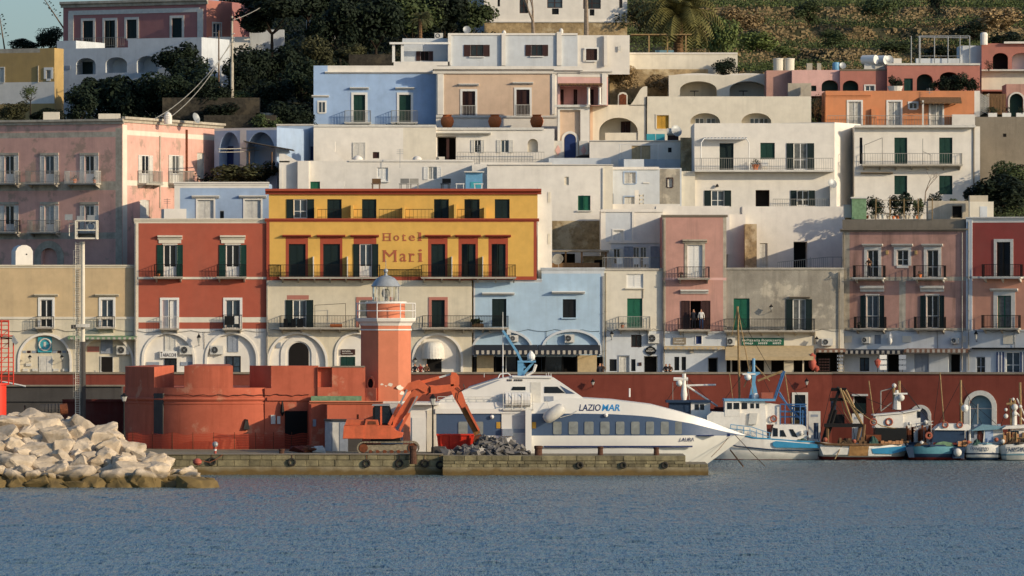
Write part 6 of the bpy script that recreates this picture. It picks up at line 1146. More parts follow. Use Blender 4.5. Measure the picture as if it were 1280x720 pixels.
# red beacon & red lattice
t = thing('beacon', 'bright red round beacon tower cut by the left edge', 'beacon', at(-9, 524, 428)); s = 428/FP; M['bred'] = mat('bright_red_paint', 'd43a26', rough=.45, var=.06); MB().lathe([(17*s,-2),(17*s,43*s)], n=28).build('tower', 'bred', t, smooth=True); MB().lathe([(19*s,43*s),(19*s,45*s)], n=28).build('gallery', 'bred', t)
b = MB()
for x in (2, 11, 20, 26): b.tube((x*s,-.2,43*s),(x*s,-.2,(124 if x < 26 else 97)*s),.05)
for k in range(14): b.tube((2*s,-.2,(48+k*5.8)*s),(20*s if k > 6 else 26*s,-.2,(48+k*5.8)*s),.03)
[b.tube((2*s,-.2,(48+k*16)*s),(20*s,-.2,(64+k*16)*s),.025) for k in range(4)]; b.build('lattice', 'bred', t)
b = MB(); b.path([(-10*s,0,122*s),(20*s,0,122*s)],.05).path([(-10*s,0,104*s),(26*s,0,104*s)],.05); b.build('handrail', 'bred', t); MB().rings([[(24*s,-.6,98*s),(29*s,-.6,93*s),(32*s,-.6,96*s),(26*s,-.6,105*s)],[(24*s,0,98*s),(29*s,0,93*s),(32*s,0,96*s),(26*s,0,105*s)]]).build('floodlight', 'gmetal', t); MB().tube((10*s,-.3,102*s),(26*s,-.3,101*s),.05).build('arm', 'iron', t)
# ------------------------------------------------------------------ breakwater boulders
def boulder_mesh(seed):
    r = random.Random(seed); bm = bmesh.new()
    for i in range(26):
        d = Vector((r.gauss(0,1), r.gauss(0,1), r.gauss(0,1))).normalized(); k = max(abs(d.x)/r.uniform(.85,1.05), abs(d.y)/r.uniform(.85,1), abs(d.z)/r.uniform(.8,1)); bm.verts.new(d/k*r.uniform(.82, 1))
    g = bmesh.ops.convex_hull(bm, input=bm.verts); bmesh.ops.delete(bm, geom=[v for v in bm.verts if not v.link_faces], context='VERTS')
    bmesh.ops.bevel(bm, geom=list(bm.edges), offset=.13, segments=2, affect='EDGES', profile=.6, clamp_overlap=True); bmesh.ops.triangulate(bm, faces=bm.faces)
    bmesh.ops.subdivide_edges(bm, edges=[e for e in bm.edges if e.calc_length() > .28], cuts=1, use_grid_fill=True)
    bmesh.ops.triangulate(bm, faces=bm.faces); bmesh.ops.subdivide_edges(bm, edges=[e for e in bm.edges if e.calc_length() > .16], cuts=1, use_grid_fill=True)
    for v in bm.verts: v.co += v.co.normalized()*(.13*mnoise.noise(v.co*1.9+Vector((seed,0,0)))+.06*mnoise.noise(v.co*5+Vector((seed,3,0)))+.03*mnoise.noise(v.co*11))
    me = bpy.data.meshes.new('boulder'); bm.to_mesh(me); bm.free(); me.materials.append(M['boulder_stone']); me.polygons.foreach_set('use_smooth', [True]*len(me.polygons)); me.set_sharp_from_angle(angle=R(30)); return me
BM = [boulder_mesh(i) for i in range(12)]
prof = [(-90,517),(0,521),(45,515),(85,522),(110,527),(150,547),(190,563),(215,577),(245,590),(262,597),(272,602)]
r_ = random.Random(12)
def top_z(px):
    return CAMH+(HOR-lerp_tab(prof, px))*407/FP
tag(MB().rings([[((p-640)*410/FP, y, z) for p, _ in prof[:8] for y, z in ((402.5 if 0 else 402.5,-2),)]+[((p-640)*410/FP, 402.5+max(0,top_z(p)-1.3)*1.9+1.5, top_z(p)-1.3) for p, _ in reversed(prof[:8])], [((p-640)*410/FP, 424, -2) for p, _ in prof[:8]]+[((p-640)*410/FP, 424, top_z(p)-1.3) for p, _ in reversed(prof[:8])]]).build('breakwater_core', 'boulder_stone'), kind='structure')
ORD = 'first second third fourth fifth sixth seventh eighth ninth tenth eleventh twelfth thirteenth fourteenth fifteenth sixteenth seventeenth eighteenth nineteenth twentieth twenty-first twenty-second twenty-third twenty-fourth twenty-fifth twenty-sixth twenty-seventh twenty-eighth'.split()
zrow = -.1; row = 0
while zrow < 5.4:
    D = 400.5+zrow*1.9; px = 271-row*3+r_.uniform(-4, 4); k = 0
    while px > -80:
        w = r_.choice((.9,1.1,1.3,1.6,1.9,2.3))*r_.uniform(.9,1.15)*(1.12 if row == 0 else 1); half = w/2*FP/D; pc = px-half
        if zrow < top_z(pc)-.1:
            hz = w*r_.uniform(.3, .44) if w < 2 else w*r_.uniform(.26, .34); o = inst('boulder', BM[r_.randrange(12)], None, ((pc-640)*D/FP, D+r_.uniform(-.35,.35), min(zrow+r_.uniform(-.1,.22), top_z(pc)-hz*.95)), r_.uniform(-.6,.6)+pi*r_.randrange(2)); o.scale = (w/2*1.2, w*.5, hz*1.25); o.rotation_euler.x = r_.uniform(-.1,.6); o.rotation_euler.y = r_.gauss(.12,.2)
            if pc > 0-half and k < 28:
                tag(o, f'wet browned boulder, {ORD[k]} from the tip along the waterline of the breakwater' if row == 0 else f'pale boulder, {ORD[k]} from the right in the {ORD[row-1]} tier above the waterline', 'boulder', 'breakwater boulders', 'thing'); k += 1
            else: tag(o, 'pale boulder of the breakwater beyond the left edge', 'boulder', 'breakwater boulders beyond the edge', 'thing')
        px -= half*2*r_.uniform(.74, .9)
    zrow += .5; row += 1
# ------------------------------------------------------------------ rubble heap
M['rubble'] = mat('grey_rubble', '6f6a64', rough=.95, var=.3, scale=2, dirt=.3, objrand=.3, bump=.6)
RB = [stone_mesh(1, .5, .6, 'rubble', i) for i in range(4)]; r_ = random.Random(5); RD = 432.6
def chunk(seed):
    r = random.Random(seed); bm = bmesh.new(); dx, dy, dz = r.uniform(.7,1), r.uniform(.5,.9), r.uniform(.22,.5)
    for i in range(11): bm.verts.new((r.choice((-1,1))*dx*r.uniform(.6,1), r.choice((-1,1))*dy*r.uniform(.6,1), r.choice((-1,1))*dz*r.uniform(.7,1)))
    bmesh.ops.convex_hull(bm, input=bm.verts); bmesh.ops.delete(bm, geom=[v for v in bm.verts if not v.link_faces], context='VERTS'); me = bpy.data.meshes.new('rubble_slab'); bm.to_mesh(me); bm.free(); me.materials.append(M['rubble']); return me
CH = [chunk(i) for i in range(9)]
hp = [(545,568),(556,563),(570,560),(585,556),(598,549),(606,545),(618,546),(628,550),(640,553),(650,554),(656,561),(668,566),(676,568)]
for k in range(150):
    px = r_.triangular(548, 672, 615); yt = lerp_tab(hp, px); py = yt+(569-yt)*r_.random()**1.2; D = RD+1.6-(py-yt)/max(1, 569-yt)*2.0; sz = r_.uniform(.22, .5)
    o = inst('broken_stone', CH[r_.randrange(9)], None, at(px, min(567.5, py+2), D), r_.uniform(0, 6.28)); o.scale = (sz,)*3; o.rotation_euler.x = r_.uniform(-.9,.9); o.rotation_euler.y = r_.uniform(-.9,.9)
    tag(o, 'broken grey stone slab tumbled in the rubble heap on the mole', 'rubble', 'broken slabs of the rubble heap', 'thing')
t = thing('skip', 'dented red waste skip behind the rubble heap', 'skip', at(569, 568, 436.5)); s = 436.5/FP; MB().rings([[(-20*s,-.6,0),(22*s,-.6,0),(24*s,-.8,25*s),(-23*s,-.8,25*s)],[(-20*s,.9,0),(22*s,.9,0),(24*s,1,25*s),(-23*s,1,25*s)]]).build('body', 'bred', t); b = MB(); [b.bar((x*s,-.68,1*s),(x*1.12*s,-.86,24*s),.1,.12) for x in (-16,-5,6,17)]; b.box(-23.5*s,24.5*s,-.9,-.76,24*s,26*s); b.build('rib', 'bred', t)
t = thing('debris_block', 'dark stone block beside the lamp post on the pier', 'block', at(548, 568, 433)); MB().box(-.3,.4,-.2,.3,0,.6).build('block', 'gwall', t)
# ================================================================== excavator
M['xor'] = mat('excavator_orange', 'd2653f', rough=.55, var=.12, scale=2, dirt=.6, streak=.4, dirtcol='6e4630'); M['track'] = mat('muddy_track_steel', '8c8069', rough=.9, var=.35, scale=5, dirt=.5)
D = 434.6; s = D/FP; ex = thing('excavator', 'orange tracked excavator reaching over the rubble heap', 'excavator', at(485, 567.2, D))
def q(px, py): return ((px-485)*s, (567.2-py)*s)
def pr(name, pts, y0, y1, m, par=ex): return MB().prism([q(*p) for p in pts], y0, y1).build(name, m, par)
for y, nm in ((-1.5,'track'),(.95,'track')):
    b = MB(); x0, x1, zc, r = (455-485)*s, (516-485)*s, 7.6*s, 7.4*s; L = []
    n = 10
    for i in range(n+1): a = -pi/2+pi*i/n; L.append((x1+r*cos(a), zc+r*sin(a)))
    for i in range(n+1): a = pi/2+pi*i/n; L.append((x0+r*cos(a), zc+r*sin(a)))
    pts = []
    for (xa, za), (xb, zb) in zip(L, L[1:]+L[:1]):
        dd = math.hypot(xb-xa, zb-za); k = max(1, int(dd/.22)); pts += [(xa+(xb-xa)*j/k, za+(zb-za)*j/k) for j in range(k)]
    for (xa, za), (xb, zb) in zip(pts, pts[1:]+pts[:1]): b.bar((xa+(xb-xa)*.06, y+.3, za+(zb-za)*.06), (xb-(xb-xa)*.06, y+.3, zb-(zb-za)*.06), .62, .09)
    o = b.build(nm, 'track', ex); b = MB(); b.box(x0, x1, y+.12, y+.5, zc-.22, zc+.22); b.build('track_frame', 'track', o)
    b = MB(); [b.tube((x,y+.06,zc),(x,y+.56,zc),rr,n=12) for x, rr in ((x0,r*.75),(x1,r*.75))]; [b.tube((x0+(x1-x0)*k/7,y+.08,zc-r*.6),(x0+(x1-x0)*k/7,y+.5,zc-r*.6),.14,n=8) for k in range(1,7)]; tag(b.build('roller', 'rust', o), kind='stuff')
pr('slew_base', [(462,553),(502,553),(500,547),(465,547)], -1.0, 1.0, 'blk')
pr('house_body', [(429,548),(492,548),(503,546),(504,541),(495,538),(490,531.5),(455.5,531),(430.5,531.5)], -1.45, 1.45, 'xor')
pr('counterweight', [(429.5,547.5),(455,547.5),(455,531.3),(430.5,531.8)], -1.5, 1.5, 'xor')
pr('engine_cover', [(431.5,531),(456,531),(455,524),(434,523.8)], -1.2, 1.3, 'xor'); pr('side_cover', [(456.5,531),(474,531),(472.5,524.5),(458,524)], -1.42, -.2, 'xor'); o = pr('vent_grille', [(460,530),(471,530),(470,526),(461,526)], -1.45, -1.425, 'rust')
cab = pr('cab', [(466,531),(491,531),(492,523),(487,508),(485,506.5),(469,506.5),(466,510)], -.35, 1.25, 'blk')
pr('cab_window', [(468.5,529),(475.5,529),(475.5,509),(469,509)], -.37, -.353, 'glass', cab); pr('cab_window', [(477.5,529),(489.5,529),(490,523),(485.5,509),(477.5,509)], -.37, -.353, 'glass', cab); pr('cab_pillar', [(475.4,531),(477.6,531),(477.6,508),(475.4,508)], -.39, -.354, 'xor', cab); pr('cab_roof', [(464.5,507.2),(487,507.2),(486,505.2),(466,505.2)], -.45, 1.35, 'gmetal', cab)
person(( *at(481.5, 531, D)[:2], at(481.5, 531, D).z-.95), 1, 'cloth_white', 'cloth_dark', 'driver in a pale top inside the excavator cab', R(90)) if False else None
def beam(name, pts, ws, y0, y1, m, par=ex):                    # tapered beam along pixel points with pixel widths
    up, dn = [], []
    for i, p in enumerate(pts):
        a = Vector(pts[max(0, i-1)]); c = Vector(pts[min(len(pts)-1, i+1)]); d = (c-a).normalized(); n = Vector((d.y, -d.x)); up.append(Vector(p)+n*ws[i]/2); dn.append(Vector(p)-n*ws[i]/2)
    rs = [[(*q(*u),)[:1]+(y0,)+(*q(*u),)[1:], (*q(*u),)[:1]+(y1,)+(*q(*u),)[1:], (*q(*d_),)[:1]+(y1,)+(*q(*d_),)[1:], (*q(*d_),)[:1]+(y0,)+(*q(*d_),)[1:]] for u, d_ in zip(up, dn)]
    return MB().rings(rs).build(name, m, par)
bo = beam('boom', [(491,533),(505,513),(519,494),(527,486.5),(545,487),(568,484)], [7,11,12,13,10,8], -.3, .3, 'xor')
beam('boom_knuckle', [(505.5,489.5),(513,483),(523,480),(534,487)], [5,10,11,9], -.42, .42, 'xor', bo)
for y in (-.5, .5):
    o = beam('boom_cylinder', [(486.5,531),(500,505)], [4,4], y-.12, y+.12, 'xor', ex); beam('cylinder_rod', [(500,505),(509,487)], [2.3,2.3], y-.07, y+.07, 'gmetal', o)
    o = beam('lift_cylinder', [(499.5,538),(511,516)], [3.4,3.4], y-.1, y+.1, 'xor', ex); beam('cylinder_rod', [(511,516),(522,495)], [2,2], y-.06, y+.06, 'gmetal', o)
o = beam('arm_cylinder', [(519.5,480),(549,471.8)], [4.4,3.8], -.14, .14, 'xor'); beam('cylinder_rod', [(549,471.8),(565,467.2)], [2.2,2.2], -.07, .07, 'oldwht', o)
pr('arm_bracket', [(563.5,483),(574,481),(574,471),(570,466),(564.5,465),(563,471)], -.3, .3, 'xor')
M['xrust'] = mat('worn_orange_brown_paint', '8a5a2c', rough=.8, var=.4, scale=4, dirt=.5)
st = beam('stick', [(567,482),(573,495),(580,510)], [11,12,8.5], -.27, .27, 'xor'); beam('stick_lower', [(579,507),(588,525),(597,543)], [10,9,8], -.24, .24, 'xrust', st); beam('bucket_cylinder', [(583,508),(599,538)], [3,2.5], -.5, -.28, 'xor', ex)
pr('bucket', [(593,545),(601,543),(604,549),(602,557),(597,560),(591,555)], -.6, .6, 'rust')
b = MB()
for p in ([(529,480),(536,483),(537.5,490),(533,494)],[(532,480),(538,484),(538,491)],[(571,484),(577,489),(581,485),(579,480)],[(573,490),(571,500),(577,511)]): b.path([(q(*a)[0], -.36, q(*a)[1]) for a in p], .035, 5)
b.build('hydraulic_hose', 'blk', ex)
b = MB(); b.path([(q(432,523)[0],-1.1,q(432,523)[1]),(q(432,519)[0],-1.1,q(432,519)[1]),(q(455,519)[0],-1.1,q(455,519)[1])],.03) if False else b.tube((q(447,524)[0],.4,q(447,524)[1]),(q(447,518)[0],.4,q(447,518)[1]),.08); b.build('exhaust', 'rust', ex)
# ================================================================== ferry
FDn = 440.0; s = FDn/FP; FYc = FDn+3.3; fe = thing('ferry', 'white and blue fast passenger ferry lying behind the mole', 'ferry', ((700-640)*s, FYc, 0))
M['fwhite'] = mat('ferry_white_paint', 'e2ddd2', rough=.3, var=.03, scale=.5, dirt=.08, streak=.06, spec=.4); M['fblue'] = mat('ferry_blue_band', '46566e', rough=.25, var=.06, spec=.5); M['fnavy'] = mat('ferry_navy', '1f2c55', rough=.4); M['flogo'] = mat('ferry_logo_blue', '2f86c0', rough=.4)
fx = lambda px: (px-700)*s; fz = lambda py: CAMH+(HOR-py)*s
stn = [513,533,545,560,600,640,665,677,690,709,730,765,790,815,834,852,866,880,893,905,916,926,935]
topt = [(513,507),(540,503),(670,503),(678,504),(709,497.5),(735,498),(765,500),(790,503),(815,506),(852,515.5),(880,524),(905,534),(935,545)]
bt = [(513,517),(752,517),(790,519),(815,521),(865,529.5),(902,539),(935,546)]
wid = [(513,3.3),(800,3.3),(840,3.1),(866,2.65),(890,1.95),(905,1.4),(920,.8),(935,.12)]
def side(sgn):
    R_ = []
    for p in stn:
        w = lerp_tab(wid, p); t_, b_ = lerp_tab(topt, p), lerp_tab(bt, p); k = (p-513)/(935-513); f = lambda py: max(0, (py-546)/35)
        xs = lambda py: fx(p-(935-886)*k**2.2*f(py))
        R_.append([(xs(py), sgn*w*m_, fz(py)) for py, m_ in ((t_,.97 if p < 900 else .9),(b_,1),(544.5 if p < 872 else 545.2,1),(557,.99),(560,.97),(572,.93),(584,.80))])
    return R_
A, B_ = side(-1), side(1)
def strip(name, i0, i1, m, parent=fe, cols=None):
    b = MB()
    for S in (A, B_):
        for a, c in zip(S, S[1:]):
            for i in range(i0, i1): b.poly([a[i], c[i], c[i+1], a[i+1]])
    for i in range(i0, i1): b.poly([A[0][i], B_[0][i], B_[0][i+1], A[0][i+1]])
    return b, m, name
b, m, n = strip('hull', 2, 6, 'fwhite'); 
for a, c, d, e_ in zip(A, A[1:], B_, B_[1:]): b.poly([a[6], c[6], e_[6], d[6]])
hull = b.weld().build('hull', 'fwhite', fe, smooth=True)
i0 = stn.index(545); b = MB()
for S in (A, B_):
    for k in range(len(stn)-1):
        b.poly([S[k][1], S[k+1][1], S[k+1][2], S[k][2]], 0 if k < i0 else 1)
b.poly([A[0][1], B_[0][1], B_[0][2], A[0][2]], 0); band = b.weld().build('window_band', ['fwhite','fblue'], fe, smooth=True)
b, m, n = strip('upper_shell', 0, 1, 'fwhite')
for a, c, d, e_ in zip(A, A[1:], B_, B_[1:]): b.poly([a[0], c[0], e_[0], d[0]])
b.weld().build('upper_shell', 'fwhite', fe, smooth=True)
b = MB(); y = -3.33; b.box(fx(500), fx(540), -3.36, -3.1, fz(505), fz(502)) if False else None
MB().rings([[(fx(p), -lerp_tab(wid, p)*1.0-.16, fz(z_)) for p, z_ in ()] or [(fx(680),-3.42,fz(559.3)),(fx(680),-3.42,fz(557.3)),(fx(680),-3.2,fz(557.3)),(fx(680),-3.2,fz(559.3))],[(fx(840),-3.22,fz(559.3)),(fx(840),-3.22,fz(557.3)),(fx(840),-3.0,fz(557.3)),(fx(840),-3.0,fz(559.3))],[(fx(866),-2.75,fz(559.3)),(fx(866),-2.75,fz(557.3)),(fx(866),-2.5,fz(557.3)),(fx(866),-2.5,fz(559.3))]]).build('rubbing_strake', 'fnavy', fe)
M['fwin'] = mat('ferry_window_glass', '83857f', rough=.15, var=.25, scale=2, bump=0, spec=.6)
def rrect(x0, x1, z0, z1, r, y0, y1, b):
    pts = []
    for cx, cz, a0 in ((x1-r,z1-r,0),(x0+r,z1-r,90),(x0+r,z0+r,180),(x1-r,z0+r,270)): pts += [(cx+r*cos(R(a0+k*30)), cz+r*sin(R(a0+k*30))) for k in range(4)]
    return b.prism(pts, y0, y1)
for x0, x1 in ((573,584.5),(594,604),(691.5,702),(711,722.5),(730.5,742),(750.5,762),(770,780.5),(789,799.5),(807.5,817.5),(826,836),(844,852.5)):
    w = -lerp_tab(wid, (x0+x1)/2)-.015; w2 = -lerp_tab(wid, x1)-.012
    o = None; rrect(fx(x0), fx(x1), fz(543), fz(527), .1, w-.03, w-.005, MB()).build('window_pane', 'fwin', band) if True else None
# bridge
br = MB(); rs = []
for y, k in ((-2.6, 0), (2.6, 0)): rs.append([(fx(px), y, fz(py)) for px, py in ((545,504),(553,499),(590,484),(622,474),(636,471.5),(692,472.5),(705,481),(731,499),(735,504))])
bridge = br.rings(rs).build('bridge', 'fwhite', fe)
MB().rings([[(fx(px), y, fz(py)) for px, py in ((640.5,471.9),(690,472.6),(690,470.5),(640,470))] for y in (-2.75, 2.75)]).build('bridge_roof', 'fwhite', fe)
MB().rings([[(fx(px), y, fz(py)) for px, py in ((583,487),(588,484.5),(621,474.2),(625,473.5),(621,473),(586,484))] for y in (-2.62, 2.62)]).build('sloping_roof', 'greyp', fe)
MB().prism([(fx(px), fz(py)) for px, py in ((588,486),(622,475),(626,475),(596,487))], -2.62, -2.603).build('dark_side_panel', 'greyp', bridge)
for pts in (((680.5,491.5),(706.5,491.5),(697,483.5),(680.5,483.5)),((639,488),(657,488),(657,483.5),(641,483.5)),((680.5,502),(692,502),(692,495.5),(680.5,495.5))): MB().prism([(fx(a), fz(c)) for a, c in pts], -2.63, -2.603).build('bridge_window', 'glass' if pts[0][1] < 492 else 'greyp', bridge)
MB().prism([(fx(a), fz(c)) for a, c in ((663,503),(676,503),(676,478),(663,478))], -2.62, -2.602).build('bridge_door', 'oldwht', bridge)
MB().rings([[(fx(px)+.02, y, fz(py)+.03) for px, py in ((702,483),(718.5,492),(718.2,492.5),(701.5,483.4))] for y in (-2.4, 2.4)]).build('windscreen', 'fblue', bridge)
MB().prism([(fx(a), fz(c)) for a, c in ((700,482),(719,492.3),(708,492.3))], -2.625, -2.603).build('bridge_window', 'fblue', bridge)
sg = lambda body, x0, y0, x1, y1, m_, w, sh=0, bold=0, par=fe: inst('lettering', text_mesh(body, fx(x1)-fx(x0), fz(y0)-fz(y1), m_, sh, bold), par, (fx(x0), w, fz(y1)))
sg('LAZIO', 724, 505.4, 751, 513.6, 'fnavy', -3.287, .15, .012).rotation_euler.x = -.117; sg('MAR', 752.5, 505.4, 775, 513.6, 'flogo', -3.287, .15, .012).rotation_euler.x = -.117
sg('LAURA', 849.5, 547.3, 868.5, 552, 'fnavy', -2.885, .2, 0).rotation_euler.z = R(16.4)
for px, y0, y1 in ((634,473.5,476.5),): 
    b = MB(); [b.box(fx(634+k*2.2), fx(635.4+k*2.2), -2.64, -2.6, fz(476.6), fz(474.2)) for k in range(9) if k not in (3,)]; b.build('lettering', 'gwall', bridge)
# stern end, door, gangway recess
MB().box(fx(515), fx(532.5), -3.36, -3.305, fz(566), fz(522)).build('stern_door', 'wht', fe); MB().box(fx(512), fx(549), -3.9, 3.4, fz(506), fz(503.2)).build('roof_overhang', 'fwhite', fe); MB().box(fx(533.5), fx(545.3), -3.345, -3.303, fz(568), fz(513)).build('stern_shade_strip', 'cream', fe)  # last box: cream strip painting the shading of the stern end
MB().box(fx(544), fx(664), -3.43, -3.3, fz(517), fz(511)).build('roof_gutter', 'fwhite', fe)
g = thing('gangway_recess', None, None); bpy.data.objects.remove(g)
MB().box(fx(627), fx(664.5), -3.37, -3.302, fz(568), fz(513)).build('boarding_bay', 'fwhite', fe)
MB().box(fx(641), fx(656.5), -3.4, -3.372, fz(565), fz(519)).build('boarding_door', 'oldwht', fe); MB().box(fx(656.8), fx(664.3), -3.95, -3.372, fz(566), fz(513)).build('boarding_pillar', 'fwhite', fe); MB().box(fx(628), fx(641), -3.6, -3.372, fz(545), fz(536)).build('boarding_step', 'greyp', fe); MB().box(fx(641), fx(656), -3.41, -3.402, fz(541), fz(536)).build('door_band', 'greyp', fe)
for px, py in ((623,531.5),(667.5,531.5)): MB().box(fx(px-2.5), fx(px+2.5), -3.34, -3.31, fz(py+4), fz(py-4)).build('safety_plate', 'yel', fe)
# life raft drums, fender, mast
b = MB(); cz = fz(500); 
for k in range(8): b.tube((fx(632+k*3.9),-3.0,cz),(fx(635.4+k*3.9),-3.0,cz),.62-.02*(k % 2),n=16); b.tube((fx(635.4+k*3.9),-3.0,cz),(fx(635.9+k*3.9),-3.0,cz),.54,n=16)
tag(b.build('liferaft_canister', 'fwhite', None, (fe.location.x, FYc, 0)), 'ribbed white liferaft drums on the ferry side deck', 'liferaft')
b = MB(); b.box(fx(629), fx(667), -3.6, -2.4, fz(513), fz(511)); [b.tube((fx(x),-3.6,fz(512)),(fx(x),-3.6,fz(492)),.03) for x in (629,640,652,666)]; b.box(fx(629), fx(667), -3.64, -3.58, fz(506), fz(505.3)); b.build('liferaft_cradle', 'oldwht', fe)
b = MB(); L_ = 15*s; [None for _ in ()]; b.lathe([(.02,-L_),(.28,-L_*.95),(.44,-L_*.7),(.48,0),(.44,L_*.7),(.28,L_*.95),(.02,L_)], n=16); b.xf(Matrix.Rotation(R(55), 4, 'Y'))
b.rings if False else None; o = b.build('fender', 'oldwht', None, (fe.location.x+fx(692.5), FYc-3.95, fz(516.5)), smooth=True); o.rotation_euler.y = R(72-0) if False else 0; tag(o, 'big white sausage fender hung on the ferry side', 'fender')
b = MB(); b.path([(fx(700),-3.5,fz(522)),(fx(715),-3.4,fz(518)),(fx(722),-3.36,fz(513))],.02).path([(fx(686),-3.8,fz(510)),(fx(683),-3.2,fz(500))],.02); b.build('fender_rope', 'oldwht', fe)
ms = MB(); ms.box(fx(647), fx(654.5), -.6, .6, fz(471.5), fz(452)); ms.box(fx(647), fx(670), -.7, .7, fz(453.5), fz(451.3)); ms.prism([(fx(a), fz(c)) for a, c in ((654,471),(668,454),(665,453.5),(653,466))], -.3, .3); mst = ms.build('mast_base', 'bluep', fe)
MB().rings([[(fx(a), -.25, fz(c)), (fx(a+3.2), -.25, fz(c-.6)), (fx(a+3.2), .25, fz(c-.6)), (fx(a), .25, fz(c))] for a, c in ((654.5,461),(645,441),(627,413.5))]).build('derrick', 'bluep', fe)
MB().box(fx(633.5), fx(638.5), -.2, .2, fz(418.5), fz(412)).build('derrick_head', 'oldwht', fe); b = MB(); b.ball((fx(664),-.2,fz(446)),.32,12).tube((fx(664),-.2,fz(452)),(fx(664),-.2,fz(444)),.1); b.box(fx(659),fx(669),-.25,-.1,fz(450),fz(449)); b.ball((fx(664),-.2,fz(442)),.18,8); b.build('radar', 'wht', fe)
b = MB(); b.path([(fx(670),-.9,fz(456)),(fx(667),-1.0,fz(465)),(fx(658),-1,fz(470))],.12); b.build('horn_bracket', 'oldwht', fe)
b = MB(); b.tube((fx(628.5),0,fz(473)),(fx(628.5),0,fz(390)),.05,.02); [b.tube((fx(x),-1,fz(472)),(fx(x),-1,fz(y_)),.02) for x, y_ in ((605,467),(683,467),(689,467),(686,466))]; b.path([(fx(622),-.5,fz(474)),(fx(625),-.5,fz(468)),(fx(635),-.5,fz(467)),(fx(639),-.5,fz(471))],.05); b.build('aerial', 'wht', fe)
b = MB(); [b.tube((fx(547+k*9.5),-2.9,fz(503)),(fx(547+k*9.5),-2.9,fz(496)),.02) for k in range(9)]; b.path([(fx(547),-2.9,fz(496)),(fx(623),-2.9,fz(496))],.022).path([(fx(547),-2.9,fz(499.5)),(fx(623),-2.9,fz(499.5))],.018); b.build('deck_rail', 'oldwht', fe)
for px, py in ((757.5,519),(615,521)): MB().ball((fx(px),-3.4,fz(py)),.16,8).build('lamp', 'wht', fe)
b = MB(); b.box(fx(872),fx(893),-2.6,-2.0,fz(545.5),fz(544)).box(fx(878),fx(886),-2.0,-1.6,fz(544),fz(541)).ball((fx(896),-1.2,fz(541.5)),.2,8).ball((fx(899),-1.2,fz(541.5)),.2,8).box(fx(908),fx(914),-1.2,-.6,fz(546),fz(542.5)); b.build('bow_fittings', 'fnavy', fe)
b = MB(); b.path([(fx(915),-.9,fz(544)),(fx(900),-1.3,fz(562)),(fx(890),-1.5,fz(572))],.025).path([(fx(920),-.9,fz(544)),(fx(935),-6,fz(562)),(fx(952),-9,fz(580))],.03).path([(fx(912),-5,fz(562)),(fx(926),-8,fz(581))],.06); tag(b.build('mooring_rope', 'wood', fe), kind='stuff')
b = MB(); [b.tube((fx(x),-.2,fz(497)),(fx(x),-.2,fz(486)),.06) for x in (788,)]; b.build('vent_post', 'wht', fe)
for k, px in enumerate((596,)): pass
# ================================================================== fishing boats
def hull(par, xs, tops, bots, hw, Dm, sh, mats, band=None, yoff=0, name='hull'):
    """loft: xs pixels, tops sheer rows, bots keel rows, hw half widths in m; band: list of fractions and materials downwards"""
    s_ = Dm/FP; zz = lambda py: CAMH+(HOR-py)*s_-par.location.z; xx = lambda px: (px-640)*s_-par.location.x
    fr = [0]+[f for f, _ in band]; ml = [m for _, m in band]; bs = []
    prof_ = [(0,1.0),(.35,1.0),(.7,.96),(1,.8)]
    fs_ = sorted(set(fr+[.35,.7,1]))
    def ring(i, sgn): return [(xx(xs[i]+sh[i]*f), sgn*hw[i]*lerp_tab(prof_, f)+yoff, zz(tops[i]+(bots[i]-tops[i])*f)) for f in fs_]
    for mi_, (f1, m) in enumerate(band):
        f0 = fr[mi_]; b = MB()
        for sgn in (-1, 1):
            Rg = [ring(i, sgn) for i in range(len(xs))]
            for a, c in zip(Rg, Rg[1:]):
                for j in range(len(fs_)-1):
                    if fs_[j] >= f0-1e-6 and fs_[j+1] <= f1+1e-6: b.poly([a[j], c[j], c[j+1], a[j+1]])
        for e_ in (0, len(xs)-1):
            l, r = ring(e_, -1), ring(e_, 1)
            for j in range(len(fs_)-1):
                if fs_[j] >= f0-1e-6 and fs_[j+1] <= f1+1e-6: b.poly([l[j], r[j], r[j+1], l[j+1]])
        if mi_ == 0:
            for i in range(len(xs)-1): l0, r0_, l1, r1 = ring(i,-1)[0], ring(i,1)[0], ring(i+1,-1)[0], ring(i+1,1)[0]; dz = .35; b.poly([(l0[0],l0[1],l0[2]-dz),(l1[0],l1[1],l1[2]-dz),(r1[0],r1[1],r1[2]-dz),(r0_[0],r0_[1],r0_[2]-dz)])
        bs.append(b.weld().build(name if mi_ == 0 else 'hull_stripe', m, par, smooth=True))
    return bs
class Boat:
    def __init__(s_, name, label, px, D): s_.D = D; s_.s = D/FP; s_.t = thing(name, label, 'fishing boat', ((px-640)*D/FP, D, 0)); s_.px = px
    def x(s_, px): return (px-s_.px)*s_.s
    def z(s_, py): return CAMH+(HOR-py)*s_.s
    def box(s_, name, x0, y0, x1, y1, ya, yb, m): return MB().box(s_.x(x0), s_.x(x1), ya, yb, s_.z(y1), s_.z(y0)).build(name, m, s_.t)
    def pr(s_, name, pts, ya, yb, m, par=None): return MB().prism([(s_.x(a), s_.z(c)) for a, c in pts], ya, yb).build(name, m, par or s_.t)
    def ln(s_, name, paths, r, m, y=0, n=6):
        b = MB(); [b.path([(s_.x(p[0]), p[2] if len(p) > 2 else y, s_.z(p[1])) for p in pt], r, n) for pt in paths]; return b.build(name, m, s_.t)
    def txt(s_, body, x0, y0, x1, y1, m, y, shear=0): return inst('lettering', text_mesh(body, s_.x(x1)-s_.x(x0), s_.z(y0)-s_.z(y1), m, shear, .01), s_.t, (s_.x(x0), y, s_.z(y1)))
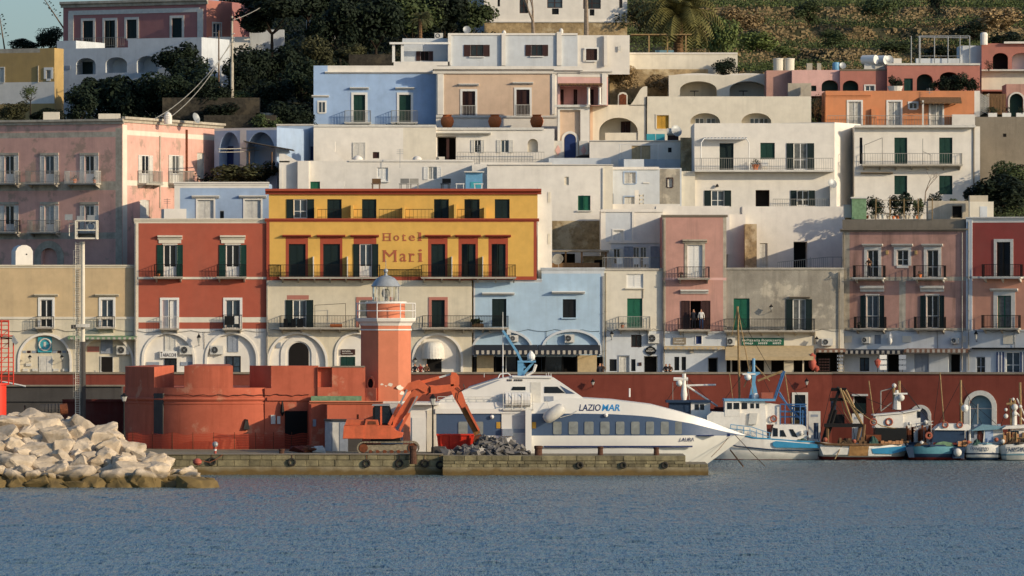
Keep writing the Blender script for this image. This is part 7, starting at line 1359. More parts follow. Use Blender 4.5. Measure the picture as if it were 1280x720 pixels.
M['bwhite'] = mat('boat_white_paint', 'e3ddd0', rough=.4, var=.05, dirt=.15, streak=.22, dirtcol='7a5a40'); M['gblue'] = mat('gallows_blue_paint', '3b6590', rough=.5, dirt=.2); M['bblue'] = mat('boat_blue_paint', '3a86a8', rough=.4, dirt=.15); M['bnavy'] = mat('boat_navy_paint', '283a50', rough=.45, dirt=.2); M['bred_'] = mat('antifouling_red', '6e2620', rough=.7, dirt=.3); M['btan'] = mat('rusty_tan_hull', '9a7445', rough=.8, var=.3, scale=3, dirt=.5, dirtcol='5a3a22'); M['bteal'] = mat('boat_teal_paint', '5c8f97', rough=.5, dirt=.2); M['crate'] = mat('tan_crates', 'b9855a', rough=.8, var=.3, scale=4); M['ring'] = mat('lifebuoy_orange', '99543f', rough=.7)
# F1 blue and white trawler
B1 = Boat('trawler', 'large white trawler with blue trim and a blue stern gallows', 940, 477)
hull(B1.t, [852,866,885,905,940,970,1000,1023], [517,522,530,538,547,549.5,551.5,552.5], [574]*8, [.1,1.2,2,2.5,2.7,2.7,2.5,2.2], 477, [22,14,6,2,0,0,0,-3], None, [(.62,'bwhite'),(.9,'bwhite'),(.97,'bwhite'),(1.0,'bred_')])
B1.pr('blue_panel', [(964,552),(968,550.3),(1019,554.5),(1022,559),(968,558.5),(964,556)], -2.82, -2.6, 'bblue'); B1.ln('rubbing_strake', [[(920,557,-2.75),(960,561,-2.8),(1000,562.5,-2.7),(1023,562,-2.4)],[(870,546,-1.9),(905,553,-2.65),(920,557,-2.75)]], .06, 'bnavy'); B1.ln('bulwark_rail', [[(852,516.5,-.1),(885,529.5,-2),(905,537.5,-2.5),(940,546.5,-2.7),(1000,551,-2.5),(1023,552,-2.2)]], .07, 'bblue')
B1.pr('foredeck_house', [(882,536),(930,546),(930,516),(889,514),(883,519)], -1.9, 1.9, 'bwhite')
wh = B1.pr('wheelhouse', [(921,548),(958,548),(955,500),(924,500)], -1.7, 1.7, 'bwhite'); B1.box('wheelhouse_roof', 904, 498.2, 968, 501, -2.0, 2.0, 'bluep')
B1.pr('side_box', [(934,530),(944,530),(946,516),(936,516)], -1.9, -1.71, 'oldwht')
for a, c in ((908,914),(916,923),(926,933)): B1.box('window', a, 503, c, 511, -1.95 if a < 924 else -1.72, -1.7 if a < 924 else -1.69, 'glass')
B1.pr('front_house', [(905,520),(924,520),(924,501),(905,501)], -1.93, 1.9, 'bwhite')
for a, c in ((937,941.5),(944,948)): B1.box('window', a, 504, c, 510, -1.72, -1.69, 'glass')
B1.pr('upper_cabin', [(955,530),(975,530),(975,506),(955,503)], -1.5, 1.5, 'bwhite')
ah = B1.pr('aft_house', [(961,550),(1008,550),(1006,533),(1002,530.5),(966,530)], -1.8, 1.8, 'bwhite'); [B1.pr('window', p, -1.83, -1.805, 'glass', ah) for p in ([(974,545),(982,545.5),(978,537),(974,537)],[(989,545),(996,546),(990,536),(985,536)],[(965,545),(971,545),(971,535),(965,534)])]
B1.ln('mast', [[(942,500),(942,448)]], .13, 'bluep', n=8); B1.pr('mast_fork', [(936,498),(948,498),(944,478),(945,470),(950,467),(950,465),(934,465),(934,467),(940,470),(940,478)], -.3, .3, 'bluep'); B1.box('radar', 928, 466.5, 944, 468.5, -.5, -.2, 'wht'); b = MB(); b.ball((B1.x(934.5),-.3,B1.z(471)),.3,10).ball((B1.x(944),-.6,B1.z(496)),.33,10); b.build('radome', 'wht', B1.t, smooth=True)
B1.ln('boom', [[(947,476),(978,464)]], .1, 'twood'); B1.ln('gallows', [[(967,499),(979,463.5)],[(981,464),(969,499)],[(979,463.5),(976,470)],[(974,490),(988,512)],[(974,494),(1004,528)],[(1007,548),(1007,508)],[(992,508),(992,548)],[(985,508),(1007,508)],[(965,521),(1007,521)],[(965,514),(1007,515)]], .07, 'gblue'); B1.ln('stay', [[(981,466),(990,528)],[(942,455),(962,476)],[(942,452),(930,484)]], .05, 'twood')
o = B1.box('liferaft', 951, 490.5, 966, 498, -1.2, -.2, 'ring'); B1.ln('stern_railing', [[(974,505),(1007,505)],[(974,535),(974,505)],[(980,505),(980,530)],[(999,505),(999,530)],[(1002,512),(1002,548)]], .05, 'gblue', y=-1.7); B1.ln('foredeck_rail', [[(912,530),(938,533),(962,541)],[(912,535),(938,538),(962,546)]]+[[(a,530+(a-912)*.2),(a,540+(a-912)*.2)] for a in range(912,962,8)], .035, 'bluep', y=-2.3)
B1.txt('A 919', 931.5, 538.5, 943, 544, 'greyp', -2.72, .1)
b = MB(); b.torus((B1.x(966),-1.65,B1.z(523)),.24,.06); b.build('lifebuoy', 'ring', B1.t); MB().tube((B1.x(1018.5),-2.0,B1.z(548)),(B1.x(1018.5),-2.0,B1.z(528)),.2,n=10).build('barrel', 'bnavy', B1.t)
B1.ln('tall_mast', [[(925,500),(922.5,383)]], .09, 'twood', y=1); B1.ln('rigging', [[(922.5,384,1),(938,470,0)],[(922.5,384,1),(941,492,-.5)],[(922.5,384,1),(915,420,1)],[(911,466,-1.5),(915,498,-1.5),(923,522,-1.8)]], .03, 'twood')
# F2 behind the ferry
B2 = Boat('fishing_boat', 'small dark topped fishing boat half hidden behind the ferry', 862, 479)
hull(B2.t, [825,850,880,905], [540,542,544,545], [574]*4, [1.2,1.8,1.8,1.3], 479, [4,0,0,-2], None, [(.8,'bwhite'),(1,'bnavy')])
B2.box('cabin', 836, 501, 863, 545, -1.3, 1.3, 'bnavy'); B2.box('wheelhouse', 863, 502, 887, 545, -1.4, 1.3, 'bwhite'); B2.box('roof', 832, 500, 888, 503, -1.6, 1.6, 'bnavy'); [B2.box('window', a, 505, a+5, 512, -1.43, -1.401, 'glass') for a in (868,874.5)]
B2.ln('mast', [[(855,500),(855,467)],[(842,474),(860,474)]], .16, 'bwhite'); b = MB(); b.ball((B2.x(849),0,B2.z(479)),.28,10).lathe([(.2,0),(.28,.4),(.18,1.2),(.12,1.9)], (B2.x(855),0,B2.z(500)), 10); b.build('radome', 'bwhite', B2.t, smooth=True); B2.ln('boom', [[(858,482),(897,508)],[(856,482),(895,481)]], .08, 'bwhite'); B2.ln('aerial', [[(841,500),(841,478)],[(862,500),(858,470)]], .025, 'ltrail'); B2.box('winch', 880, 511, 893, 517, -1.2, -.3, 'maroon')
B2.pr('deck_boxes', [(893,519),(908,519),(908,509),(893,509)], -.8, .8, 'maroon')
# F3 tan trawler
B3 = Boat('trawler', 'rusty tan trawler with timber gallows and blue side stripe', 1076, 476)
hull(B3.t, [1019,1024,1060,1084,1100,1120,1134], [552.5,553,556.5,556.5,556,555,553], [574]*7, [1.3,1.9,2.3,2.4,2.3,1.9,1.2], 476, [6,4,0,0,0,-2,-6], None, [(.8,'bwhite'),(1,'bred_')])
B3.pr('rust_patch', [(1060,557),(1084,557),(1082,569),(1058,569)], -2.46, -2.2, 'btan'); B3.pr('white_panel', [(1023,557.5),(1060,559),(1060,567.5),(1027,567.5)], -2.42, -2.25, 'oldwht'); B3.pr('blue_panel', [(1087,560),(1130,556.5),(1131,562),(1112,566.5),(1089,566)], -2.5, -2.2, 'bblue'); B3.pr('white_edge', [(1083,569),(1083,559),(1088,559),(1090,567),(1112,567.5),(1112,569)], -2.46, -2.2, 'oldwht')
B3.ln('gunwale', [[(1018,552.5,-1.5),(1030,554.5,-2.1),(1060,555.5,-2.4),(1100,555,-2.4),(1134,552,-1.3)]], .1, 'wood')
B3.ln('gallows', [[(1027,552),(1040,510),(1049,485)],[(1032,550),(1044,512)],[(1038,486.5),(1057,486.5)],[(1045,484),(1050,488)],[(1036,499),(1059,499)]], .14, 'iron', y=-1.2); B3.ln('timber_boom', [[(1056,487),(1078,533),(1079,552)],[(1052,488),(1076,530)],[(1079,530),(1079,554)],[(1049,485),(1064,528)]], .09, 'twood', y=-1.4); B3.box('cross_beam', 1029, 529, 1076, 533.5, -1.8, -1.1, 'iron'); B3.ln('post', [[(1079,530),(1077,553)],[(1074,533),(1070,553)],[(1033,533),(1033,552)]], .14, 'wood', y=-1.5)
for a in (1040.5, 1043): B3.box('net_drum', a-2, 500, a+1.5, 527, -.5, .3, 'bnavy')
B3.box('dark_cabin', 1093, 535, 1132, 556, -1.4, 1.4, 'blk'); B3.box('winch', 1036, 518, 1055, 529, -.8, .8, 'iron'); B3.box('engine_box', 1081, 543, 1100, 556, -1.6, -.2, 'rust'); 
b = MB(); r_ = random.Random(8)
for k in range(6): b.box(B3.x(1099+k*4.7), B3.x(1103.2+k*4.7), -2.1, -1.5, B3.z(554.5), B3.z(550+r_.random()*1.5))
tag(b.build('fish_crates', 'crate', B3.t), kind='stuff'); b = MB()
for k in range(16): x = r_.uniform(1040,1125); b.box(B3.x(x), B3.x(x+r_.uniform(2,5)), -1.6+r_.uniform(-.3,.3), -.9, B3.z(556), B3.z(r_.uniform(545,552)))
tag(b.build('deck_gear', 'wood', B3.t), kind='stuff'); _rp = B3.ln('rope', [[(1056,500,-1.4),(1080,520,-1.6),(1100,532,-1.6),(1122,536,-1.2)],[(1052,553,-2),(1041,573,-3)],[(1048,488,-1.2),(1054,515,-1.3),(1062,528,-1.4)]], .04, 'twood'); tag(_rp, kind='stuff'); b = MB(); b.torus((B3.x(1090),-1.6,B3.z(527)),.26,.06).torus((B3.x(1110),-1.45,B3.z(527)),.26,.06); b.build('lifebuoy', 'ring', B3.t)
# F4 white wheelhouse boat
B4 = Boat('fishing_boat', 'white high wheelhouse fishing boat bow out between two boats', 1130, 480)
hull(B4.t, [1094,1104,1130,1152,1166], [552]*5, [574]*5, [1.5,2.6,3,2.6,1.6], 480, [3,1,0,-1,-3], None, [(.6,'bnavy'),(1,'bnavy')], yoff=.8)
B4.pr('wheelhouse', [(1092,535),(1128,536),(1128,516),(1094,519)], -.8, 2.2, 'bwhite'); B4.pr('wheelhouse_front', [(1128.2,537),(1150,531),(1150,512),(1128.2,517)], -.6, 2, 'bwhite'); B4.pr('deckhouse', [(1131,557),(1164,557),(1160,532),(1131,538)], -1.6, 1.8, 'bwhite'); [B4.box('hatch_panel', a, y_, a+7, y_+6, -1.64, -1.605, 'oldwht') for a in (1134,1144,1153) for y_ in (540,548)]
B4.box('window', 1146, 514, 1150, 522, -.63, -.605, 'glass'); B4.pr('roof_edge', [(1091,519.5),(1128,516.5),(1151,511.5),(1151,510.4),(1127,515),(1091,518)], -.95, 2.3, 'wht')
B4.ln('mast', [[(1118,512),(1117,481)],[(1124,512),(1124,476)],[(1121,498),(1121,512)]], .12, 'twood'); B4.box('radar', 1117, 491, 1134, 493, -.3, 0, 'wht'); b = MB(); b.ball((B4.x(1126),-.2,B4.z(497)),.3,10).ball((B4.x(1117.5),-.2,B4.z(482)),.2,8).lathe([(.35,0),(.3,.8),(.15,1.6)], (B4.x(1121),0,B4.z(512)), 8); b.build('radome', 'oldwht', B4.t, smooth=True); B4.ln('boom', [[(1116,485),(1101,489),(1101,513)],[(1115,503),(1101,514)]], .05, 'ltrail'); B4.ln('whip_aerial', [[(1091.5,517),(1086,476)]], .05, 'twood'); B4.ln('railing', [[(1131,531,-1.6),(1165,526,-1.4)],[(1131,534,-1.6),(1165,530,-1.4)]]+[[(a,531-(a-1131)*.15,-1.6),(a,540,-1.6)] for a in range(1132,1166,6)], .035, 'oldwht')
b = MB(); b.torus((B4.x(1110.5),-.85,B4.z(527)),.27,.07); b.build('lifebuoy', 'ring', B4.t); b = MB(); r_ = random.Random(3)
for k in range(14): x = r_.uniform(1130,1163); b.box(B4.x(x), B4.x(x+2.5), -1.75, -1.66, B4.z(r_.uniform(538,556)), B4.z(r_.uniform(530,538)))
tag(b.build('deck_fittings', 'rust', B4.t), kind='stuff'); B4.ln('hanging_cables', [[(a, 538), (a+1, 555)] for a in (1133,1140,1147,1155,1161)], .04, 'greyp', y=-1.7)
# F5 teal boat
B5 = Boat('fishing_boat', 'navy and teal fishing boat with blue wheelhouse cover', 1168, 475)
hull(B5.t, [1130,1141,1160,1187,1204], [557.5,557,557,557.5,557], [574]*5, [1.4,2.0,2.3,2.1,1.2], 475, [5,2,0,0,-4], None, [(.55,'bteal'),(.82,'bnavy'),(1,'bred_')])
B5.pr('navy_quarter', [(1188,558.5),(1204.5,558),(1202,572),(1188,572)], -2.25, -1.6, 'bnavy'); B5.pr('navy_bow', [(1129.5,558),(1139,558),(1141,571),(1134,571)], -2.1, -1.2, 'bnavy'); B5.txt('CHARLIE', 1140, 562, 1160, 566, 'greyp', -2.33) if False else None
B5.ln('gunwale', [[(1130,557,-1.4),(1160,556.5,-2.35),(1204,556.5,-1.2)]], .09, 'bnavy'); B5.pr('wheelhouse_cover', [(1163,552.5),(1204,553),(1204,537),(1167,536)], -1.5, 1.4, 'bnavy'); B5.pr('cabin_roof', [(1166,537),(1212,537.5),(1209,530),(1178,529),(1173,531)], -1.7, 1.7, 'bwhite'); B5.pr('net_heap', [(1164,557),(1170,552.5),(1178,551),(1188,553),(1190,557)], -1.9, -.9, 'gcanvas')
for px in (1179.5, 1197.5): MB().torus((B5.x(px),-1.8,B5.z(530.5)),.22,.06).build('lifebuoy', 'ring', B5.t)
b = MB(); [b.box(B5.x(1195+k*6), B5.x(1200+k*6), -2.2, -1.6, B5.z(557), B5.z(551-(k % 2))) for k in range(3)]; tag(b.build('fish_crates', 'crate', B5.t), kind='stuff'); B5.ln('whip_aerial', [[(1180,530),(1175,466)]], .05, 'twood'); B5.ln('mast', [[(1201.5,535),(1201,475)],[(1199,505),(1204,505)]], .09, 'twood'); B5.ln('pole', [[(1210,556),(1210,507)]], .09, 'oldwht', y=-1.6); MB().ball((B5.x(1205),-1.0,B5.z(510)),.32,10).build('radome', 'wht', B5.t)
b = MB(); b.torus((B5.x(1159),-1.6,B5.z(544)),.22,.1).ball((B5.x(1224),-1.2,B5.z(546)),.45,10,sz=1.3); b.build('float', 'ring', B5.t)
o = MB().ball((0,0,0),.34,12).build('buoy', 'oldwht', None, at(1197, 565.5, 472.4), smooth=True); tag(o, 'round tan buoy hanging between the teal and pale blue boats', 'buoy')
# F6, F7
B6 = Boat('fishing_boat', 'small pale blue and white boat with its name on the bow', 1228, 474.5)
hull(B6.t, [1204,1212,1230,1246,1252], [555.5,555,554.5,555.5,557], [574]*5, [1.5,2,2.2,1.9,1.1], 474.5, [3,1,0,-1,-3], None, [(.55,'bwhite'),(.66,'bnavy'),(.85,'bwhite'),(1,'bnavy')]); B6.txt('FRANCESCO', 1210, 557, 1233, 561.5, 'bnavy', -2.24, .2).rotation_euler.y = R(4)
B6.ln('gunwale', [[(1204,555,-1.5),(1230,554,-2.22),(1252,556.5,-1.1)]], .08, 'tealg'); B6.pr('cabin', [(1227,556),(1252,556),(1252,535),(1229,533)], -1.3, 1.3, 'bwhite'); B6.box('cabin_opening', 1230, 537, 1240, 552, -1.33, -1.303, 'pblue'); B6.pr('roof', [(1212,538),(1254,536),(1254,533),(1226,530)], -1.6, 1.6, 'tealg'); B6.ln('mast', [[(1212,535),(1211,500)],[(1222,530),(1222,505)]], .05, 'ltrail'); b = MB(); r_ = random.Random(9)
for k in range(10): x = r_.uniform(1206,1250); b.box(B6.x(x), B6.x(x+4), -1.0, -.5, B6.z(556), B6.z(r_.uniform(528,550)))
tag(b.build('deck_gear', 'greyp', B6.t), kind='stuff')
B7 = Boat('fishing_boat', 'grey white boat with dark name and stained keel at the right edge', 1270, 474.2)
hull(B7.t, [1247,1254,1270,1290,1310], [557,555,554,554,553], [574]*5, [1.4,2.1,2.3,2.2,1.2], 474.2, [4,2,0,0,-3], None, [(.6,'bwhite'),(.72,'tealg'),(1,'bwhite')]); B7.txt('FRANCHINA', 1255, 558, 1284, 563, 'bnavy', -2.35)
B7.ln('gunwale', [[(1247,556.5,-1.4),(1270,553.5,-2.35),(1310,552.5,-1.2)]], .1, 'gwall'); B7.pr('wheelhouse', [(1258,555),(1292,555),(1292,534),(1262,535)], -1.2, 1.3, 'bwhite'); B7.box('window', 1262, 538, 1272, 546, -1.23, -1.203, 'glass'); B7.pr('roof', [(1250,536),(1296,534),(1296,530),(1256,532)], -1.6, 1.6, 'bwhite')
B7.ln('mast', [[(1264,534),(1263,498)],[(1258,505),(1270,504)],[(1268,532),(1268,500)],[(1276,532),(1275,478)]], .1, 'twood'); b = MB()
for x, y_, r in ((1268,509,.28),(1257,512,.14),(1257,520,.2),(1266,499,.13),(1268,517,.22),(1275,508,.15)): b.ball((B7.x(x),-.3,B7.z(y_)),r,10)
b.lathe([(.22,0),(.2,.8),(.1,1.6)], (B7.x(1268),0,B7.z(532)), 8); b.build('radome', 'oldwht', B7.t, smooth=True); MB().torus((B7.x(1258),-1.5,B7.z(546)),.26,.1).build('lifebuoy', 'ring', B7.t); B7.ln('railing', [[(1249,548,-1.6),(1290,546,-1.9)]]+[[(a,556,-1.8),(a,540,-1.8)] for a in (1252,1260,1268,1276)], .05, 'twood'); B7.ln('stay', [[(1270,515),(1284,530)],[(1271,498),(1284,526)]], .06, 'oldwht')
b = MB(); r_ = random.Random(4)
for k in range(14): x = r_.uniform(1250,1284); b.box(B7.x(x), B7.x(x+3), -1.7, -1.3, B7.z(555), B7.z(r_.uniform(538,552)))
tag(b.build('deck_gear', 'crate', B7.t), kind='stuff')

# more rigging, nets and small gear
B1.ln('rigging_line', [[(942,449),(967,499)],[(942,449),(906,499)],[(978,464),(1006,508)],[(922.5,390,1),(967,470,0)]], .02, 'iron'); B3.ln('rigging_line', [[(1038,486),(1022,551)],[(1057,486),(1094,535)],[(1049,485),(1128,516)],[(1057,487),(1068,552)],[(1040,500),(1060,530)]], .022, 'iron', y=-1.3)
B4.ln('rigging_line', [[(1117,482),(1094,518)],[(1124,477),(1150,511)],[(1124,480),(1165,530)]], .022, 'iron'); B5.ln('rigging_line', [[(1201,476),(1170,535)],[(1201,476),(1228,532)],[(1175,467),(1166,536)]], .02, 'iron'); B6.ln('rigging_line', [[(1211,500),(1250,534)],[(1222,505),(1206,554)]], .02, 'iron'); B7.ln('rigging_line', [[(1263,499),(1250,534)],[(1275,479),(1290,533)],[(1263,499),(1290,534)]], .02, 'iron'); B2.ln('rigging_line', [[(855,468),(834,500)],[(855,468),(886,500)]], .02, 'iron')
M['net_brown'] = mat('brown_fishing_net', '4a3a2a', rough=1, var=.5, scale=6, bump=1); M['net_green'] = mat('green_fishing_net', '3a5248', rough=1, var=.5, scale=6, bump=1)
for B_, x0, x1, y0, y1, m_ in ((B1,990,1012,546,553,'net_green'),(B3,1046,1070,546,556,'net_brown'),(B3,1083,1098,544,556,'net_green'),(B5,1140,1160,550,557,'net_brown'),(B6,1213,1226,548,556,'net_green'),(B7,1256,1270,547,555,'net_brown')):
    b = MB(); rr = random.Random(int(x0)); n = 12; b.rings([[(B_.x(x0+(x1-x0)*i/n), -1.6+.5*cos(pi*j/5), B_.z(y1)+(B_.z(y0)-B_.z(y1))*sin(pi*j/5)*(sin(pi*(i+.4)/(n+.8)))*rr.uniform(.75,1.1)) for j in range(6)] for i in range(n+1)]); b.build('net_pile', m_, B_.t)
for B_, pts in ((B1,((1000,541,.16),(1010,545,.13))),(B3,((1030,549,.16),(1066,551,.14))),(B4,((1155,527,.14),(1135,529,.12))),(B5,((1150,553,.14),(1196,553,.12))),(B6,((1243,549,.15),(1208,552,.12))),(B7,((1251,551,.14),(1280,549,.15)))):
    b = MB(); [b.ball((B_.x(x), -1.9, B_.z(y_)), r_*1.3, 8) for x, y_, r_ in pts]; tag(b.build('float', 'ring' if B_ in (B3, B6) else 'oldwht', B_.t), kind='stuff')
# ================================================================== trees, scrub, wires
TG = 'dark trees on the hillside'
def T(px, pyb, w, hh, label, kind='leaf_dark', seed=1, **k): return tree(px, pyb, w, hh, label, kind, seed=seed, group=k.pop('group', TG), **k)
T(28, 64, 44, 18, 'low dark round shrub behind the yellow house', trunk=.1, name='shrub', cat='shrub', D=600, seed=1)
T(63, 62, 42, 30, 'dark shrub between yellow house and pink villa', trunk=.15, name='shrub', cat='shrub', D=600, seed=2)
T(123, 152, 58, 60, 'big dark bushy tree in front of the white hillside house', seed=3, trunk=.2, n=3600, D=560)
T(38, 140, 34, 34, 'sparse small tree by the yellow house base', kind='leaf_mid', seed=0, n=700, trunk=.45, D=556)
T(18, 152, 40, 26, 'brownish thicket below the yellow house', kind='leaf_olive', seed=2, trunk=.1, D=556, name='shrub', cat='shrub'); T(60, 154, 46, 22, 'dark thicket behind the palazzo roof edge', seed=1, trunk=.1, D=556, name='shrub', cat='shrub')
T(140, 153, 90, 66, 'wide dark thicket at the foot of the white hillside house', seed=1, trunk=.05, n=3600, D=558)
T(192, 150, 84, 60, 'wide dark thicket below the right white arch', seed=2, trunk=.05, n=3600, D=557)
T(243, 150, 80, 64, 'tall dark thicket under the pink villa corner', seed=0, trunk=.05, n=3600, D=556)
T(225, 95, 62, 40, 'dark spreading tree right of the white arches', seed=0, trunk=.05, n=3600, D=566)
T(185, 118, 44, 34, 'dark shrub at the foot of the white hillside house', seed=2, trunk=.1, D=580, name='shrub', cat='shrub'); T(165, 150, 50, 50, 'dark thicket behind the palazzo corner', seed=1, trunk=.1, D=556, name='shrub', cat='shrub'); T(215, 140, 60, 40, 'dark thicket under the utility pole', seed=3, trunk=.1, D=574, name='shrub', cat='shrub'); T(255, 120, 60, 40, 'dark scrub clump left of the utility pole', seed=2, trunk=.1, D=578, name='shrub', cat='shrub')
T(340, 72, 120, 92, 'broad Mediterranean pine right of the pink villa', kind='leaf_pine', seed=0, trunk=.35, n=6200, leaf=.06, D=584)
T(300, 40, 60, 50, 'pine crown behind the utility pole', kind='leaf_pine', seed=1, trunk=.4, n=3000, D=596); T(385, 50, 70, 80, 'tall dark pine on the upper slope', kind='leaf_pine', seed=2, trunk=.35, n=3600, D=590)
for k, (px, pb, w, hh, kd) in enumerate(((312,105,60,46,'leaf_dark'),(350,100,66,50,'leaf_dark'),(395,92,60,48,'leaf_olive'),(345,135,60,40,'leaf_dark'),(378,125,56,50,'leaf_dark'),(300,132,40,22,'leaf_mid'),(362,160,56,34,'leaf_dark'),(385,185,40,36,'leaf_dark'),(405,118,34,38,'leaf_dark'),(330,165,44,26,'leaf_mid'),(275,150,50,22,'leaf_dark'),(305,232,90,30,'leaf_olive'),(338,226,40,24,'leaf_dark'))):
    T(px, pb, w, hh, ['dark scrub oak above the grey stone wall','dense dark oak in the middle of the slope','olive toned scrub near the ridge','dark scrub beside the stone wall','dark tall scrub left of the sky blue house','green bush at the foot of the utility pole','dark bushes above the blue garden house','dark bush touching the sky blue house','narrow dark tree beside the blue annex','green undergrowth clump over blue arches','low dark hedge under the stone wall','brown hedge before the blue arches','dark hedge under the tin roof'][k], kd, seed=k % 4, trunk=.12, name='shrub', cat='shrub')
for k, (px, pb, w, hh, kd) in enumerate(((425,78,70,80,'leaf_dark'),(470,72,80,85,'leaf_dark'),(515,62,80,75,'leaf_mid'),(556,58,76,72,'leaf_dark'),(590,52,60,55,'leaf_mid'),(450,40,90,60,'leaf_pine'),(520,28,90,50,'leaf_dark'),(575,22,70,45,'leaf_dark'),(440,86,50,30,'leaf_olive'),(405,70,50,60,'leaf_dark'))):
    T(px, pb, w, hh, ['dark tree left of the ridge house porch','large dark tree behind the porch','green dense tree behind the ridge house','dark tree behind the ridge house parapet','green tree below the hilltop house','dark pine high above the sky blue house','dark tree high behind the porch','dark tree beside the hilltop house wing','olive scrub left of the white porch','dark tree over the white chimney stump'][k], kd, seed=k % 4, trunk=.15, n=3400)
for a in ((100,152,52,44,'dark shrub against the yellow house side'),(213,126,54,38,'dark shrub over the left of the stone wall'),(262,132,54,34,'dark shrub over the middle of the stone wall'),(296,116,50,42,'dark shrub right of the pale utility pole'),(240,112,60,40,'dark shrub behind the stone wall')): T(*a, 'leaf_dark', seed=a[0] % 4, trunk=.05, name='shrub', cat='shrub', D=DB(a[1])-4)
# young palm among the dark trees, and the big palm
def palm(px, pyb, hpx, rpx, D, label, n, trunk_r, m='leaf_palm', droop=1.0, seed=1):
    p = at(px, pyb, D); s_ = D/FP; t = thing('palm_tree', label, 'palm tree', p); H = hpx*s_; r = random.Random(seed); b = MB(); k = 8
    prof = []
    for i in range(k*2+1): prof.append((trunk_r*(1.15 if i % 2 else .95)*(1.1-.15*i/(2*k)), -.5+(H+.5)*i/(2*k)))
    b.lathe(prof, n=10); b.build('trunk', 'wood', t)
    v, f = [], []; L = rpx*s_
    for i in range(n):
        a = r.uniform(0, 6.283); e = r.uniform(-.35, 1.35); ln = L*r.uniform(.8, 1.1); N_ = 16; x = y = 0; z = H; el = e; pts = []
        for j in range(N_+1):
            pts.append(Vector((cos(a)*x, sin(a)*x, z))); st_ = ln/N_; x += cos(el)*st_; z += sin(el)*st_; el -= droop*(.05+.13*j/N_)*(1.2 if e > .5 else 1)
        for j in range(1, N_):
            d = (pts[j+1]-pts[j]).normalized(); sd = d.cross(Vector((0,0,1))).normalized(); up = sd.cross(d)
            lw = ln*.19*math.sin(pi*min(1, .12+j/N_*.86))**.7
            for sg_ in (-1, 1):
                tip = pts[j]+sd*sg_*lw+d*lw*.6-up*lw*.45; wv = d*ln/N_*.42; q0 = len(v); v += [pts[j]-wv*.6, pts[j]+wv*.6, tip]; f.append((q0, q0+1, q0+2))
        for j in range(N_):
            q0 = len(v); w_ = .035*(1-j/N_)+.01; v += [pts[j]+Vector((0,0,w_)), pts[j]-Vector((0,0,w_)), pts[j+1]-Vector((0,0,w_)), pts[j+1]+Vector((0,0,w_))]; f.append((q0, q0+1, q0+2, q0+3))
    me = bpy.data.meshes.new('fronds'); me.from_pydata(v, [], f); me.materials.append(M[m]); inst('fronds', me, t)
palm(848, 67, 45, 66, 568, 'large date palm with drooping fronds behind the timber pergola', 120, .42, seed=3)
palm(525, 46, 22, 20, 580, 'small yellowish palm among the dark trees', 34, .2, 'leaf_olive', seed=5)
# bare pine trunks in front of the hilltop house, and bare tree on the terrace
def bare_tree(px, pyb, D, hpx, label, m, seed, spread=.5, lv=4, r0=.14, first=.35):
    r = random.Random(seed); p = at(px, pyb, D); t = thing('bare_tree', label, 'tree', p); b = MB(); H = hpx*D/FP
    def grow(o, d, L, rad, k):
        e = o+d*L; b.tube(o, e, rad, rad*.7, 6)
        if k == 0: return
        for i in range(2 if k > 1 else 3):
            nd = (d+Vector((r.uniform(-1,1)*spread, r.uniform(-1,1)*spread, r.uniform(-.1,.35)))).normalized(); grow(e, nd, L*r.uniform(.6,.82), rad*.62, k-1)
    grow(Vector((0,0,-.3)), Vector((r.uniform(-.1,.1),0,1)).normalized(), H*first, r0, lv); b.build('trunk', m, t); return t
M['pbark'] = mat('pale_bark', '8a7a68', rough=.9, var=.3, scale=5)
bare_tree(667, 44, 598, 52, 'pale bare forked tree before the hilltop house', 'pbark', 4, .45, 3, .22, .42); bare_tree(733, 44, 598, 70, 'pale leaning bare trunk before the hilltop house', 'pbark', 9, .3, 2, .28, .7)
bare_tree(1156, 252, 505, 46, 'bare branched tree on the roof garden', 'pbark', 6, .85, 5, .07, .36)
for k, (px, pb, w, hh, kd, l) in enumerate(((1092,254,36,14,'leaf_dark','low dark shrub at the left of the roof garden'),(1127,254,40,24,'leaf_dark','tallest dark shrub on the roof garden'),(1168,251,22,18,'leaf_dark','dark shrub under the bare tree'),(1190,250,20,10,'leaf_mid','low green shrub right of the bare tree'),(1212,250,22,9,'leaf_dark','low dark shrub at the right of the roof garden'),(1148,253,18,14,'leaf_mid','green shrub left of the bare tree'))):
    T(px, pb+14, w*.9, hh+8, l, kd, seed=k % 4, trunk=.02, name='shrub', cat='shrub', D=506, n=1100, leaf=.1, group='shrubs on the roof garden')
rp = random.Random(6)
for k in range(16):
    px = 1074+k*5.2+rp.uniform(-2,2); t = flowerpot(at(px, 273.5, 498.5+rp.uniform(0,2)), rp.uniform(.13,.24), f'small pot plant, {ORD[k]} from the left on the railed roof garden', rp.choice(('terra','oldwht','stone')), 'pot plants on the roof garden')
t = thing('terrace_railing', 'pale wire railing round the roof garden', 'railing', at(1130, 274, 495.6), R(-17)); b = MB(); [b.box(x-.04,x+.04,-.04,.04,0,1.75) for x in [(-36+k*18)*.068 for k in range(5)]]; [b.box(-2.5,2.5,-.015,.015,z,z+.03) for z in (.5,1.0,1.6)]; b.build('railing', 'twood', t)
t = thing('garden_hut', 'small pale green hut on the roof garden', 'hut', at(1074, 274, 498)); s = .068; MB().box(-9*s,9*s,0,1.2,0,26*s).build('wall', 'gcanvas', t); MB().box(-10*s,10*s,-.1,1.3,26*s,28*s).build('roof', 'oldwht', t)
t = thing('garden_hut', 'low cream hut left end of the roof garden', 'hut', at(1061, 272, 499)); MB().box(-6*s,6*s,0,1,0,15*s).build('wall', 'cream', t); MB().box(-6.5*s,6.5*s,-.08,1.1,15*s,16*s).build('roof', 'oldwht', t)
